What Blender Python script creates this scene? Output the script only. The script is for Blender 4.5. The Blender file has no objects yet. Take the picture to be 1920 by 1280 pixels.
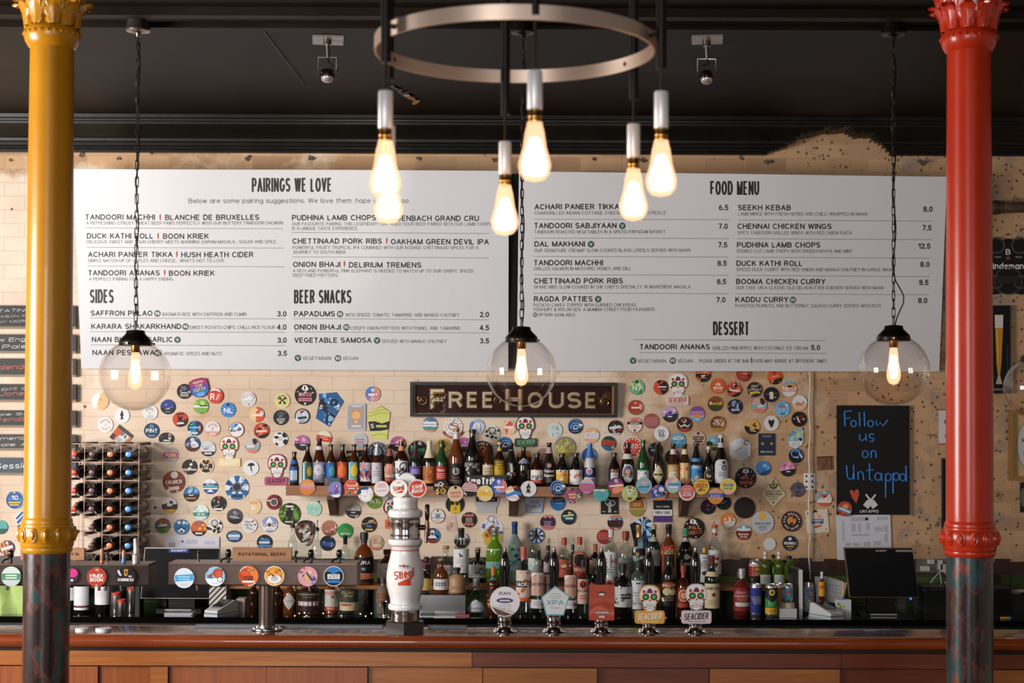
import bpy, bmesh, math, random
from math import pi, sin, cos, tan, radians, sqrt, atan2
from mathutils import Vector, Matrix

SC = bpy.context.scene
COL = SC.collection
# ---------------------------------------------------------------- camera
F = 3000.0                       # focal length in pixels of the 1920 wide frame
PY0 = 717.0                      # principal point row (lens shifted up)
EYE = 1.95
PITCH, ROLL = radians(1.2), radians(0.24)
cam_d = bpy.data.cameras.new('camera'); cam = bpy.data.objects.new('camera', cam_d); COL.objects.link(cam)
cam_d.sensor_width = 36.0; cam_d.lens = F/1920*36.0
cam_d.shift_y = (PY0-640.0)/1920.0
CM = Matrix.Rotation(radians(90)+PITCH, 4, 'X') @ Matrix.Rotation(ROLL, 4, 'Z')
cam.matrix_world = Matrix.Translation((0, 0, EYE)) @ CM
cam_d.clip_end = 60
cam_d.dof.use_dof = True; cam_d.dof.focus_distance = 8.5; cam_d.dof.aperture_fstop = 5.6
SC.camera = cam
# ---------------------------------------------------------------- world, light, exposure
SC.view_settings.view_transform = 'Standard'; SC.view_settings.look = 'None'
SC.view_settings.exposure = -0.3; SC.view_settings.gamma = 1.0; SC.view_settings.use_curve_mapping = False
SC.cycles.max_bounces = 8; SC.cycles.diffuse_bounces = 3; SC.cycles.glossy_bounces = 3
SC.cycles.transmission_bounces = 4; SC.cycles.transparent_max_bounces = 20
SC.cycles.caustics_reflective = False; SC.cycles.caustics_refractive = False
w = bpy.data.worlds.new('room_air'); SC.world = w; w.use_nodes = True
w.node_tree.nodes['Background'].inputs[0].default_value = (0.75, 0.82, 1.0, 1)
w.node_tree.nodes['Background'].inputs[1].default_value = 0.35
def area(name, loc, target, sx, sy, power, col):
    d = bpy.data.lights.new(name, 'AREA'); d.shape = 'RECTANGLE'; d.size = sx; d.size_y = sy
    d.energy = power; d.color = col
    o = bpy.data.objects.new(name, d); COL.objects.link(o); o.location = loc
    o.rotation_euler = (Vector(target)-Vector(loc)).to_track_quat('-Z', 'Y').to_euler()
    return o
area('daylight_left', (-4.75, 4.4, 2.1), (0, 9.0, 1.6), 1.9, 1.7, 410, (1, 0.97, 0.94))
area('daylight_rear_left', (-1.9, -2.9, 2.2), (-1.6, 9, 1.8), 1.9, 2.1, 215, (0.97, 0.98, 1))
area('daylight_rear_right', (1.9, -2.9, 2.2), (-0.3, 9, 1.6), 1.9, 2.1, 50, (0.97, 0.98, 1))
def spot(name, loc, target, power, ang, col, blend=0.5, r=0.03):
    d = bpy.data.lights.new(name, 'SPOT'); d.energy = power; d.spot_size = radians(ang); d.spot_blend = blend
    d.color = col; d.shadow_soft_size = r
    o = bpy.data.objects.new(name, d); COL.objects.link(o); o.location = loc
    o.rotation_euler = (Vector(target)-Vector(loc)).to_track_quat('-Z', 'Y').to_euler()
    return o

# ---------------------------------------------------------------- pixel to place
CR = CM.to_3x3()
def P(px, py, Y):
    r = CR @ Vector(((px-960.0)/F, -(py-PY0)/F, -1.0))
    t = Y/r.y
    return Vector((r.x*t, Y, EYE+r.z*t))
def S(Y): return Y/F                      # metres per pixel at depth Y

# ---------------------------------------------------------------- materials
MC = {}
def lin(h):
    h = h.lstrip('#')
    if len(h) == 3: h = ''.join(c*2 for c in h)
    def f(c):
        c /= 255.0
        return c/12.92 if c <= 0.04045 else ((c+0.055)/1.055)**2.4
    return tuple(f(int(h[i:i+2], 16)) for i in (0, 2, 4))+(1,)
def newmat(key):
    m = bpy.data.materials.new(key); m.use_nodes = True
    nt = m.node_tree; b = nt.nodes['Principled BSDF']
    return m, nt, b
def pm(h, rough=0.45, metal=0.0, coat=0.0, spec=0.5):
    k = (h, rough, metal, coat, spec)
    if k in MC: return MC[k]
    m, nt, b = newmat('paint_'+h)
    b.inputs['Base Color'].default_value = lin(h); b.inputs['Roughness'].default_value = rough
    b.inputs['Metallic'].default_value = metal; b.inputs['Coat Weight'].default_value = coat
    b.inputs['Specular IOR Level'].default_value = spec
    MC[k] = m; return m
def ink(h): return pm(h, 0.5, 0, 0, 0.22)
def emis(h, s):
    k = ('e', h, s)
    if k in MC: return MC[k]
    m, nt, b = newmat('glow_'+h)
    b.inputs['Base Color'].default_value = (0, 0, 0, 1)
    b.inputs['Emission Color'].default_value = lin(h); b.inputs['Emission Strength'].default_value = s
    MC[k] = m; return m
def glass(h, dense=0.0, rough=0.03, refl=1.0, edge=4.0):
    """thin tinted glass: clear part by transparency, surface by fresnel gloss, 'dense' = share that is solid colour"""
    k = ('g', h, dense, rough, refl, edge)
    if k in MC: return MC[k]
    m = bpy.data.materials.new('glass_'+h); m.use_nodes = True; nt = m.node_tree; N = nt.nodes; L = nt.links
    N.clear(); out = N.new('ShaderNodeOutputMaterial')
    tr = N.new('ShaderNodeBsdfTransparent'); tr.inputs[0].default_value = lin(h)
    gl = N.new('ShaderNodeBsdfGlossy'); gl.inputs['Roughness'].default_value = rough
    gl.inputs['Color'].default_value = (refl, refl, refl, 1)
    base = tr
    if dense > 0:
        df = N.new('ShaderNodeBsdfDiffuse'); df.inputs[0].default_value = lin(h)
        mx = N.new('ShaderNodeMixShader'); mx.inputs[0].default_value = dense
        L.new(tr.outputs[0], mx.inputs[1]); L.new(df.outputs[0], mx.inputs[2]); base = mx
    fr = N.new('ShaderNodeLayerWeight'); fr.inputs[0].default_value = 0.5
    pw = N.new('ShaderNodeMath'); pw.operation = 'POWER'; L.new(fr.outputs['Facing'], pw.inputs[0]); pw.inputs[1].default_value = edge
    ma = N.new('ShaderNodeMath'); ma.operation = 'MULTIPLY_ADD'; L.new(pw.outputs[0], ma.inputs[0]); ma.inputs[1].default_value = 0.7; ma.inputs[2].default_value = 0.045
    mix = N.new('ShaderNodeMixShader'); L.new(ma.outputs[0], mix.inputs[0])
    L.new(base.outputs[0], mix.inputs[1]); L.new(gl.outputs[0], mix.inputs[2])
    L.new(mix.outputs[0], out.inputs[0]); MC[k] = m; return m
def chrome(): return pm('d8d4d0', 0.1, 1.0)
def steel(): return pm('b8b4b2', 0.28, 1.0)
def nodes(m): return m.node_tree.nodes, m.node_tree.links
def ramp(nt, stops):
    r = nt.nodes.new('ShaderNodeValToRGB'); e = r.color_ramp.elements
    while len(e) < len(stops): e.new(0.5)
    for i, (p, c) in enumerate(stops): e[i].position = p; e[i].color = lin(c) if isinstance(c, str) else (c, c, c, 1)
    return r
def noise(nt, vec, scale, detail=4, rough=0.55, dist=0.0):
    n = nt.nodes.new('ShaderNodeTexNoise'); n.inputs['Scale'].default_value = scale; n.inputs['Detail'].default_value = detail
    n.inputs['Roughness'].default_value = rough; n.inputs['Distortion'].default_value = dist
    nt.links.new(vec, n.inputs['Vector']); return n
def mapv(nt, sc=(1, 1, 1), loc=(0, 0, 0), rot=(0, 0, 0)):
    t = nt.nodes.new('ShaderNodeTexCoord'); mp = nt.nodes.new('ShaderNodeMapping')
    mp.inputs['Scale'].default_value = sc; mp.inputs['Location'].default_value = loc; mp.inputs['Rotation'].default_value = rot
    nt.links.new(t.outputs['Object'], mp.inputs['Vector']); return mp.outputs[0]
def mixc(nt, fac, a, b):
    n = nt.nodes.new('ShaderNodeMix'); n.data_type = 'RGBA'
    for sock, v in ((n.inputs[0], fac), (n.inputs[6], a), (n.inputs[7], b)):
        if hasattr(v, 'links') or hasattr(v, 'is_linked'): nt.links.new(v, sock)
        elif isinstance(v, str): sock.default_value = lin(v)
        else: sock.default_value = v
    return n.outputs[2]
def math_(nt, op, a, b=0.0, clamp=False):
    n = nt.nodes.new('ShaderNodeMath'); n.operation = op; n.use_clamp = clamp
    for i, v in enumerate((a, b)):
        if hasattr(v, 'is_linked'): nt.links.new(v, n.inputs[i])
        else: n.inputs[i].default_value = v
    return n.outputs[0]
def bump(nt, b, h, strength=0.3, dist=0.01):
    n = nt.nodes.new('ShaderNodeBump'); n.inputs['Strength'].default_value = strength; n.inputs['Distance'].default_value = dist
    nt.links.new(h, n.inputs['Height']); nt.links.new(n.outputs[0], b.inputs['Normal'])
def wood(key, c1, c2, rough=0.35, sc=(1.2, 14, 14), coat=0.0, scale=3.0):
    k = ('w', key)
    if k in MC: return MC[k]
    m, nt, b = newmat('wood_'+key)
    v = mapv(nt, sc); n = noise(nt, v, scale, 6, 0.6, 0.6)
    r = ramp(nt, [(0.25, c1), (0.75, c2)]); nt.links.new(n.outputs[0], r.inputs[0])
    nt.links.new(r.outputs[0], b.inputs['Base Color']); b.inputs['Roughness'].default_value = rough
    b.inputs['Coat Weight'].default_value = coat
    bump(nt, b, n.outputs[0], 0.15, 0.004)
    MC[k] = m; return m
def mottled(key, stops, scale=8, rough=0.5, bstr=0.15, sc=(1, 1, 1), detail=5, metal=0.0, coat=0.0, bd=0.004, spec=0.5):
    k = ('mo', key)
    if k in MC: return MC[k]
    m, nt, b = newmat('surface_'+key)
    v = mapv(nt, sc); n = noise(nt, v, scale, detail, 0.6)
    r = ramp(nt, stops); nt.links.new(n.outputs[0], r.inputs[0]); nt.links.new(r.outputs[0], b.inputs['Base Color'])
    b.inputs['Roughness'].default_value = rough; b.inputs['Metallic'].default_value = metal; b.inputs['Coat Weight'].default_value = coat; b.inputs['Specular IOR Level'].default_value = spec
    if bstr: bump(nt, b, n.outputs[0], bstr, bd)
    MC[k] = m; return m

# ---------------------------------------------------------------- mesh builder
class MB:
    def __init__(s): s.v = []; s.f = []; s.mi = []; s.mats = []
    def M(s, m):
        if m not in s.mats: s.mats.append(m)
        return s.mats.index(m)
    def add(s, vs, fs, m):
        o = len(s.v); i = s.M(m)
        s.v += [tuple(v) for v in vs]
        for f in fs: s.f.append([a+o for a in f]); s.mi.append(i)
    def box(s, a, b, m):
        (x0, y0, z0), (x1, y1, z1) = a, b
        s.add([(x0,y0,z0),(x1,y0,z0),(x1,y1,z0),(x0,y1,z0),(x0,y0,z1),(x1,y0,z1),(x1,y1,z1),(x0,y1,z1)],
              [(0,3,2,1),(4,5,6,7),(0,1,5,4),(1,2,6,5),(2,3,7,6),(3,0,4,7)], m)
    def cbox(s, c, d, m, rot=None):
        x, y, z = d[0]/2, d[1]/2, d[2]/2
        vs = [Vector(p) for p in ((-x,-y,-z),(x,-y,-z),(x,y,-z),(-x,y,-z),(-x,-y,z),(x,-y,z),(x,y,z),(-x,y,z))]
        if rot: vs = [rot @ p for p in vs]
        s.add([p+Vector(c) for p in vs], [(0,3,2,1),(4,5,6,7),(0,1,5,4),(1,2,6,5),(2,3,7,6),(3,0,4,7)], m)
    def lathe(s, prof, m, seg=20, c=(0,0,0), axis='Z', sx=1.0, sy=1.0, a0=0.0):
        vs = []; fs = []; n = len(prof)
        for (r, h) in prof:
            for k in range(seg):
                a = a0+2*pi*k/seg; x, y = r*cos(a)*sx, r*sin(a)*sy
                p = (x, y, h) if axis == 'Z' else ((x, -h, y) if axis == 'Y' else (h, x, y))
                vs.append((p[0]+c[0], p[1]+c[1], p[2]+c[2]))
        for i in range(n-1):
            for k in range(seg):
                k2 = (k+1) % seg
                fs.append((i*seg+k, i*seg+k2, (i+1)*seg+k2, (i+1)*seg+k))
        if prof[0][0] > 1e-6: fs.append(tuple(range(seg))[::-1])
        if prof[-1][0] > 1e-6: fs.append(tuple((n-1)*seg+k for k in range(seg)))
        s.add(vs, fs, m)
    def cyl(s, a, b, r, m, seg=12, r2=None):
        a, b = Vector(a), Vector(b); d = (b-a).normalized()
        u = d.orthogonal().normalized(); w_ = d.cross(u); r2 = r if r2 is None else r2
        vs = [a+(u*cos(2*pi*k/seg)+w_*sin(2*pi*k/seg))*r for k in range(seg)]+[b+(u*cos(2*pi*k/seg)+w_*sin(2*pi*k/seg))*r2 for k in range(seg)]
        fs = [(k, (k+1) % seg, seg+(k+1) % seg, seg+k) for k in range(seg)]+[tuple(range(seg))[::-1], tuple(range(seg, 2*seg))]
        s.add(vs, fs, m)
    def tube(s, pts, r, m, seg=8, closed=False):
        pts = [Vector(p) for p in pts]; pts = [p for i, p in enumerate(pts) if i == 0 or (p-pts[i-1]).length > 1e-7]; n = len(pts); vs = []; prev = None
        for i, p in enumerate(pts):
            if closed: t = (pts[(i+1) % n]-pts[i-1]).normalized()
            else: t = (pts[min(i+1, n-1)]-pts[max(i-1, 0)]).normalized()
            u = t.orthogonal().normalized() if prev is None else (prev-t*prev.dot(t)).normalized()
            prev = u; w_ = t.cross(u)
            rr = r[i] if isinstance(r, (list, tuple)) else r
            vs += [p+(u*cos(2*pi*k/seg)+w_*sin(2*pi*k/seg))*rr for k in range(seg)]
        fs = []
        for i in range(n if closed else n-1):
            j = (i+1) % n
            fs += [(i*seg+k, i*seg+(k+1) % seg, j*seg+(k+1) % seg, j*seg+k) for k in range(seg)]
        if not closed: fs += [tuple(range(seg))[::-1], tuple((n-1)*seg+k for k in range(seg))]
        s.add(vs, fs, m)
    def prism(s, pts, y0, y1, m, side=None):
        """outline pts (x,z), CCW seen from the front, extruded from y0 (front) to y1 (back)"""
        n = len(pts)
        s.add([(p[0], y0, p[1]) for p in pts]+[(p[0], y1, p[1]) for p in pts], [tuple(range(n)), tuple(range(2*n-1, n-1, -1))], m)
        o = [(p[0], y0, p[1]) for p in pts]+[(p[0], y1, p[1]) for p in pts]
        s.add(o, [(k, n+k, n+(k+1) % n, (k+1) % n) for k in range(n)], side or m)
    def sphere(s, c, r, m, seg=14, rings=8, sc=(1, 1, 1)):
        prof = [(0, -1)]+[(sin(pi*i/rings), -cos(pi*i/rings)) for i in range(1, rings)]+[(0, 1)]
        vs = []; fs = []
        for (rr, h) in prof:
            for k in range(seg):
                a = 2*pi*k/seg; vs.append((c[0]+rr*cos(a)*r*sc[0], c[1]+rr*sin(a)*r*sc[1], c[2]+h*r*sc[2]))
        for i in range(rings):
            for k in range(seg):
                k2 = (k+1) % seg; fs.append((i*seg+k, i*seg+k2, (i+1)*seg+k2, (i+1)*seg+k))
        s.add(vs, fs, m)
    def build(s, name, parent=None, loc=(0, 0, 0), rot=None, smooth=True, ang=38):
        me = bpy.data.meshes.new(name); me.from_pydata(s.v, [], s.f)
        for m in s.mats: me.materials.append(m)
        me.polygons.foreach_set('material_index', s.mi)
        me.validate(); bm = bmesh.new(); bm.from_mesh(me)
        bmesh.ops.remove_doubles(bm, verts=bm.verts, dist=1e-6); bm.to_mesh(me); bm.free()
        if smooth:
            me.polygons.foreach_set('use_smooth', [True]*len(me.polygons)); me.set_sharp_from_angle(angle=radians(ang))
        me.update()
        o = bpy.data.objects.new(name, me); COL.objects.link(o)
        if parent is not None: o.parent = parent
        o.location = loc
        if rot is not None: o.rotation_euler = rot
        return o
def tag(o, label, cat, group=None, kind=None):
    o['label'] = label; o['category'] = cat
    if group: o['group'] = group
    if kind: o['kind'] = kind
    return o
def thing(name, label, cat, loc=(0, 0, 0), group=None, rot=None):
    o = bpy.data.objects.new(name, None); COL.objects.link(o); o.empty_display_size = 0.05
    o.location = loc
    if rot: o.rotation_euler = rot
    return tag(o, label, cat, group)
def struct(mb, name, label=None, loc=(0, 0, 0)):
    o = mb.build(name, loc=loc); o['kind'] = 'structure'
    if label: o['label'] = label
    return o

# ---------------------------------------------------------------- lettering
TC = {}
def _arc(cx, cy, rx, ry, a0, a1, n=6):
    return [(cx+rx*cos(radians(a0+(a1-a0)*i/n)), cy+ry*sin(radians(a0+(a1-a0)*i/n))) for i in range(n+1)]
def _glyphs():
    G = {}; A = _arc
    bowl = lambda y0, y1, w: [(0, y1), (w*0.5, y1)]+A(w*0.55, (y0+y1)/2, w*0.45, (y1-y0)/2, 90, -90, 7)+[(0, y0)]
    O = lambda w, y0=0.0, y1=1.0: A(w/2, (y0+y1)/2, w/2, (y1-y0)/2, 0, 360, 14)
    S_ = lambda w: A(w/2, .745, w/2, .255, 25, 270, 8)[:-1]+A(w/2, .255, w/2, .255, 90, -155, 8)
    G['A'] = .68, [[(0, 0), (.34, 1), (.68, 0)], [(.13, .36), (.55, .36)]]
    G['B'] = .62, [[(0, 0), (0, 1)], bowl(.53, 1, .56), bowl(0, .53, .62)]
    G['C'] = .68, [A(.36, .5, .36, .5, 40, 320, 12)]
    G['D'] = .66, [[(0, 0), (0, 1)], [(0, 1), (.28, 1)]+A(.28, .5, .38, .5, 90, -90, 9)+[(0, 0)]]
    G['E'] = .56, [[(.56, 1), (0, 1), (0, 0), (.56, 0)], [(0, .52), (.5, .52)]]
    G['F'] = .54, [[(.54, 1), (0, 1), (0, 0)], [(0, .5), (.48, .5)]]
    G['G'] = .72, [A(.36, .5, .36, .5, 42, 345, 12)+[(.72, .45), (.42, .45)]]
    G['H'] = .64, [[(0, 0), (0, 1)], [(.64, 0), (.64, 1)], [(0, .52), (.64, .52)]]
    G['I'] = .0, [[(0, 0), (0, 1)]]
    G['J'] = .46, [[(.46, 1), (.46, .25)]+A(.23, .25, .23, .25, 0, -170, 7)]
    G['K'] = .64, [[(0, 0), (0, 1)], [(.62, 1), (0, .36)], [(.22, .56), (.64, 0)]]
    G['L'] = .5, [[(0, 1), (0, 0), (.5, 0)]]
    G['M'] = .78, [[(0, 0), (0, 1), (.39, 0), (.78, 1), (.78, 0)]]
    G['N'] = .64, [[(0, 0), (0, 1), (.64, 0), (.64, 1)]]
    G['O'] = .74, [O(.74)]
    G['P'] = .6, [[(0, 0), (0, 1)], bowl(.45, 1, .6)]
    G['Q'] = .74, [O(.74), [(.45, .22), (.74, -.04)]]
    G['R'] = .63, [[(0, 0), (0, 1)], bowl(.48, 1, .6), [(.36, .48), (.63, 0)]]
    G['S'] = .6, [S_(.6)]
    G['T'] = .6, [[(0, 1), (.6, 1)], [(.3, 1), (.3, 0)]]
    G['U'] = .64, [[(0, 1), (0, .32)]+A(.32, .32, .32, .32, 180, 360, 8)+[(.64, 1)]]
    G['V'] = .64, [[(0, 1), (.32, 0), (.64, 1)]]
    G['W'] = .94, [[(0, 1), (.23, 0), (.47, 1), (.71, 0), (.94, 1)]]
    G['X'] = .62, [[(0, 0), (.62, 1)], [(0, 1), (.62, 0)]]
    G['Y'] = .62, [[(0, 1), (.31, .45), (.62, 1)], [(.31, .45), (.31, 0)]]
    G['Z'] = .58, [[(0, 1), (.58, 1), (0, 0), (.58, 0)]]
    G['0'] = .52, [O(.52)]; G['1'] = .3, [[(0, .78), (.3, 1), (.3, 0)]]
    G['2'] = .52, [A(.26, .72, .26, .28, 160, -30, 7)+[(0, 0), (.54, 0)]]
    G['3'] = .52, [A(.25, .76, .24, .24, 150, -90, 7)+A(.25, .27, .27, .27, 90, -150, 7)]
    G['4'] = .56, [[(.42, 0), (.42, 1), (0, .27), (.56, .27)]]
    G['5'] = .52, [[(.5, 1), (.1, 1), (.04, .5)]+A(.25, .32, .27, .32, 110, -150, 8)]
    G['6'] = .54, [O(.54, 0, .6), A(.42, .4, .42, .6, 180, 95, 5)]
    G['7'] = .52, [[(0, 1), (.52, 1), (.2, 0)]]
    G['8'] = .52, [O(.48, .54, 1), O(.52, 0, .54)]; G['9'] = .54, [O(.54, .4, 1), A(.12, .6, .42, .6, 0, -85, 5)]
    G['.'] = .0, [[(0, 0), (0, .03)]]; G[','] = .0, [[(0, .03), (-.06, -.16)]]; G["'"] = .0, [[(0, 1), (0, .78)]]
    G['-'] = .26, [[(0, .4), (.26, .4)]]; G['/'] = .32, [[(0, 0), (.32, 1)]]; G['!'] = .0, [[(0, 1), (0, .32)], [(-.07, .0), (.07, .0)]]
    G['&'] = .68, [[(.68, 0), (.12, .68)]+A(.29, .78, .19, .22, 200, -40, 7)+[(.1, .42)]+A(.26, .25, .26, .25, 150, 330, 6)+[(.66, .42)]]
    G['a'] = .5, [A(.25, .36, .25, .36, 0, 360, 10), [(.5, .72), (.5, 0)]]
    G['b'] = .5, [A(.25, .36, .25, .36, 0, 360, 10), [(0, 1.05), (0, 0)]]
    G['c'] = .46, [A(.25, .36, .25, .36, 45, 315, 9)]
    G['d'] = .5, [A(.25, .36, .25, .36, 0, 360, 10), [(.5, 1.05), (.5, 0)]]
    G['e'] = .5, [[(0, .38), (.5, .38)]+A(.25, .36, .25, .36, 5, 320, 9)]
    G['f'] = .3, [[(.3, 1.03), (.2, 1.03), (.13, .92), (.13, 0)], [(0, .68), (.3, .68)]]
    G['g'] = .5, [A(.25, .36, .25, .36, 0, 360, 10), [(.5, .72), (.5, -.05)]+A(.25, -.05, .25, .22, 0, -150, 5)]
    G['h'] = .46, [[(0, 1.05), (0, 0)], [(0, .45)]+A(.23, .47, .23, .25, 180, 0, 6)+[(.46, 0)]]
    G['i'] = .0, [[(0, 0), (0, .7)], [(-.07, .95), (.07, .95)]]; G['j'] = .12, [[(.12, .7), (.12, -.15), (0, -.27)], [(.05, .95), (.19, .95)]]
    G['k'] = .46, [[(0, 1.05), (0, 0)], [(.43, .7), (0, .28)], [(.15, .42), (.46, 0)]]
    G['l'] = .0, [[(0, 0), (0, 1.05)]]
    G['m'] = .74, [[(0, .72), (0, 0)], [(0, .47)]+A(.185, .49, .185, .23, 180, 0, 5)+[(.37, 0)], [(.37, .47)]+A(.555, .49, .185, .23, 180, 0, 5)+[(.74, 0)]]
    G['n'] = .46, [[(0, .72), (0, 0)], [(0, .45)]+A(.23, .47, .23, .25, 180, 0, 6)+[(.46, 0)]]
    G['o'] = .5, [A(.25, .36, .25, .36, 0, 360, 11)]
    G['p'] = .5, [A(.25, .36, .25, .36, 0, 360, 10), [(0, .72), (0, -.28)]]; G['q'] = .5, [A(.25, .36, .25, .36, 0, 360, 10), [(.5, .72), (.5, -.28)]]
    G['r'] = .3, [[(0, .72), (0, 0)], [(0, .42), (.08, .64), (.3, .7)]]
    G['s'] = .42, [A(.21, .535, .2, .185, 30, 270, 6)[:-1]+A(.21, .18, .22, .18, 90, -150, 6)]
    G['t'] = .3, [[(.13, .95), (.13, .1), (.2, 0), (.3, 0)], [(0, .7), (.3, .7)]]
    G['u'] = .46, [[(0, .72), (0, .25)]+A(.23, .25, .23, .25, 180, 360, 6)+[(.46, .72)], [(.46, .3), (.46, 0)]]
    G['v'] = .46, [[(0, .72), (.23, 0), (.46, .72)]]; G['w'] = .7, [[(0, .72), (.17, 0), (.35, .72), (.53, 0), (.7, .72)]]
    G['x'] = .44, [[(0, 0), (.44, .72)], [(0, .72), (.44, 0)]]; G['y'] = .46, [[(0, .72), (.24, .02)], [(.46, .72), (.16, -.28), (.02, -.28)]]
    G['z'] = .42, [[(0, .72), (.42, .72), (0, 0), (.42, 0)]]
    return G
GL = _glyphs()
def ribbon(pts, wt):
    """flat stroke of even width along a polyline, mitred"""
    closed = len(pts) > 3 and abs(pts[0][0]-pts[-1][0])+abs(pts[0][1]-pts[-1][1]) < 1e-6
    if closed: pts = pts[:-1]
    n = len(pts); vs = []
    for i in range(n):
        a = pts[i-1] if (i > 0 or closed) else None; b = pts[(i+1) % n] if (i < n-1 or closed) else None; p = pts[i]
        def nr(u, v):
            d = (v[0]-u[0], v[1]-u[1]); l = sqrt(d[0]**2+d[1]**2) or 1e-9; return (-d[1]/l, d[0]/l)
        if a is None: m = nr(p, b); k = 1
        elif b is None: m = nr(a, p); k = 1
        else:
            n0, n1 = nr(a, p), nr(p, b); m = (n0[0]+n1[0], n0[1]+n1[1]); l = sqrt(m[0]**2+m[1]**2) or 1e-9; m = (m[0]/l, m[1]/l)
            k = min(1.7, 1/max(0.3, m[0]*n0[0]+m[1]*n0[1]))
        h = wt/2*k; vs += [(p[0]+m[0]*h, p[1]+m[1]*h), (p[0]-m[0]*h, p[1]-m[1]*h)]
    fs = [[2*i, 2*i+1, (2*i+3) % (2*n), (2*i+2) % (2*n)] for i in range(n if closed else n-1)]
    return vs, fs
def strokes_of(pts, wt):
    """split a polyline where it turns sharply so every piece keeps its full width"""
    closed = len(pts) > 3 and abs(pts[0][0]-pts[-1][0])+abs(pts[0][1]-pts[-1][1]) < 1e-6
    if closed: return [pts]
    out = [[pts[0]]]
    for i in range(1, len(pts)):
        out[-1].append(pts[i])
        if i < len(pts)-1:
            a = (pts[i][0]-pts[i-1][0], pts[i][1]-pts[i-1][1]); b = (pts[i+1][0]-pts[i][0], pts[i+1][1]-pts[i][1])
            c = (a[0]*b[0]+a[1]*b[1])/((sqrt(a[0]**2+a[1]**2) or 1)*(sqrt(b[0]**2+b[1]**2) or 1))
            if c < -0.25: out.append([pts[i]])
    if len(out) > 1:            # let the pieces run a little into each other
        for q in out:
            for e, f in ((0, 1), (-1, -2)):
                d = (q[e][0]-q[f][0], q[e][1]-q[f][1]); l = sqrt(d[0]**2+d[1]**2) or 1
                q[e] = (q[e][0]+d[0]/l*wt*0.35, q[e][1]+d[1]/l*wt*0.35)
    return out
def wt_of(bold): return max(0.03, 0.115+bold*2.2)
def fit_xs(t, target, bold):
    """stretch that makes the text 'target' cap heights wide"""
    wt = wt_of(bold); n = len(t); u = sum(GL[c][0] if c in GL else 0.2 for c in t)+0.12*(n-1)
    return max(0.12, (target-wt-(n-1)*wt*0.95)/max(u, 0.2))
def text2d(t, bold=0.0, slant=0.0, xs=1.0):
    """stroke lettering, cap height 1, horizontal stretch xs; returns verts, faces, xmin, xmax"""
    k = (t, bold, slant, round(xs, 3))
    if k in TC: return TC[k]
    wt = wt_of(bold); vs = []; fs = []; hw = wt/2; x = hw; sk = 0
    for ch in t:
        if ch not in GL: x += 0.32*xs+wt*0.95; continue
        w_, strokes = GL[ch]
        x0 = x
        for st in strokes:
            pts = [(x0+q[0]*xs, hw+q[1]*(1-wt)) for q in st]
            if ch == '.': pts = [(x0-hw*1.15, hw), (x0+hw*1.15, hw)]
            elif len(st) == 2 and st[0][0] == st[1][0]:      # straight stems reach the full height
                pts = [(pts[0][0], pts[0][1]+hw*(1 if st[0][1] > st[1][1] else -1)), (pts[1][0], pts[1][1]-hw*(1 if st[0][1] > st[1][1] else -1))]
            for piece in strokes_of(pts, wt):
                v, f = ribbon(piece, wt); o = len(vs); sk = (sk+1) % 4
                vs += [(q[0], q[1], sk) for q in v]; fs += [[i+o for i in q] for q in f]
        x += (w_+0.12)*xs+wt*0.95
    if slant: vs = [(p+q*slant, q, r) for p, q, r in vs]
    out = []
    for f in fs:
        a = sum(vs[f[i]][0]*vs[f[(i+1) % len(f)]][1]-vs[f[(i+1) % len(f)]][0]*vs[f[i]][1] for i in range(len(f)))
        out.append(f if a >= 0 else f[::-1])
    px = [v[0] for v in vs] or [0.0]
    TC[k] = (vs, out, min(px), max(px)); return TC[k]

def clip_half(poly, nx, ny, d):
    out = []; n = len(poly)
    for i in range(n):
        a, b = poly[i], poly[(i+1) % n]
        da, db = a[0]*nx+a[1]*ny-d, b[0]*nx+b[1]*ny-d
        if da <= 0: out.append(a)
        if (da < 0 < db) or (db < 0 < da):
            t = da/(da-db); out.append((a[0]+(b[0]-a[0])*t, a[1]+(b[1]-a[1])*t))
    return out
def clip_conv(poly, conv):
    n = len(conv)
    for i in range(n):
        a, b = conv[i], conv[(i+1) % n]
        nx, ny = b[1]-a[1], a[0]-b[0]; l = sqrt(nx*nx+ny*ny) or 1
        poly = clip_half(poly, nx/l, ny/l, (a[0]*nx+a[1]*ny)/l)
        if len(poly) < 3: return []
    return poly
def circ(r=1.0, n=32, x=0.0, y=0.0, sy=None): return [(x+r*cos(2*pi*k/n), y+(sy or r)*sin(2*pi*k/n)) for k in range(n)]

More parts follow.
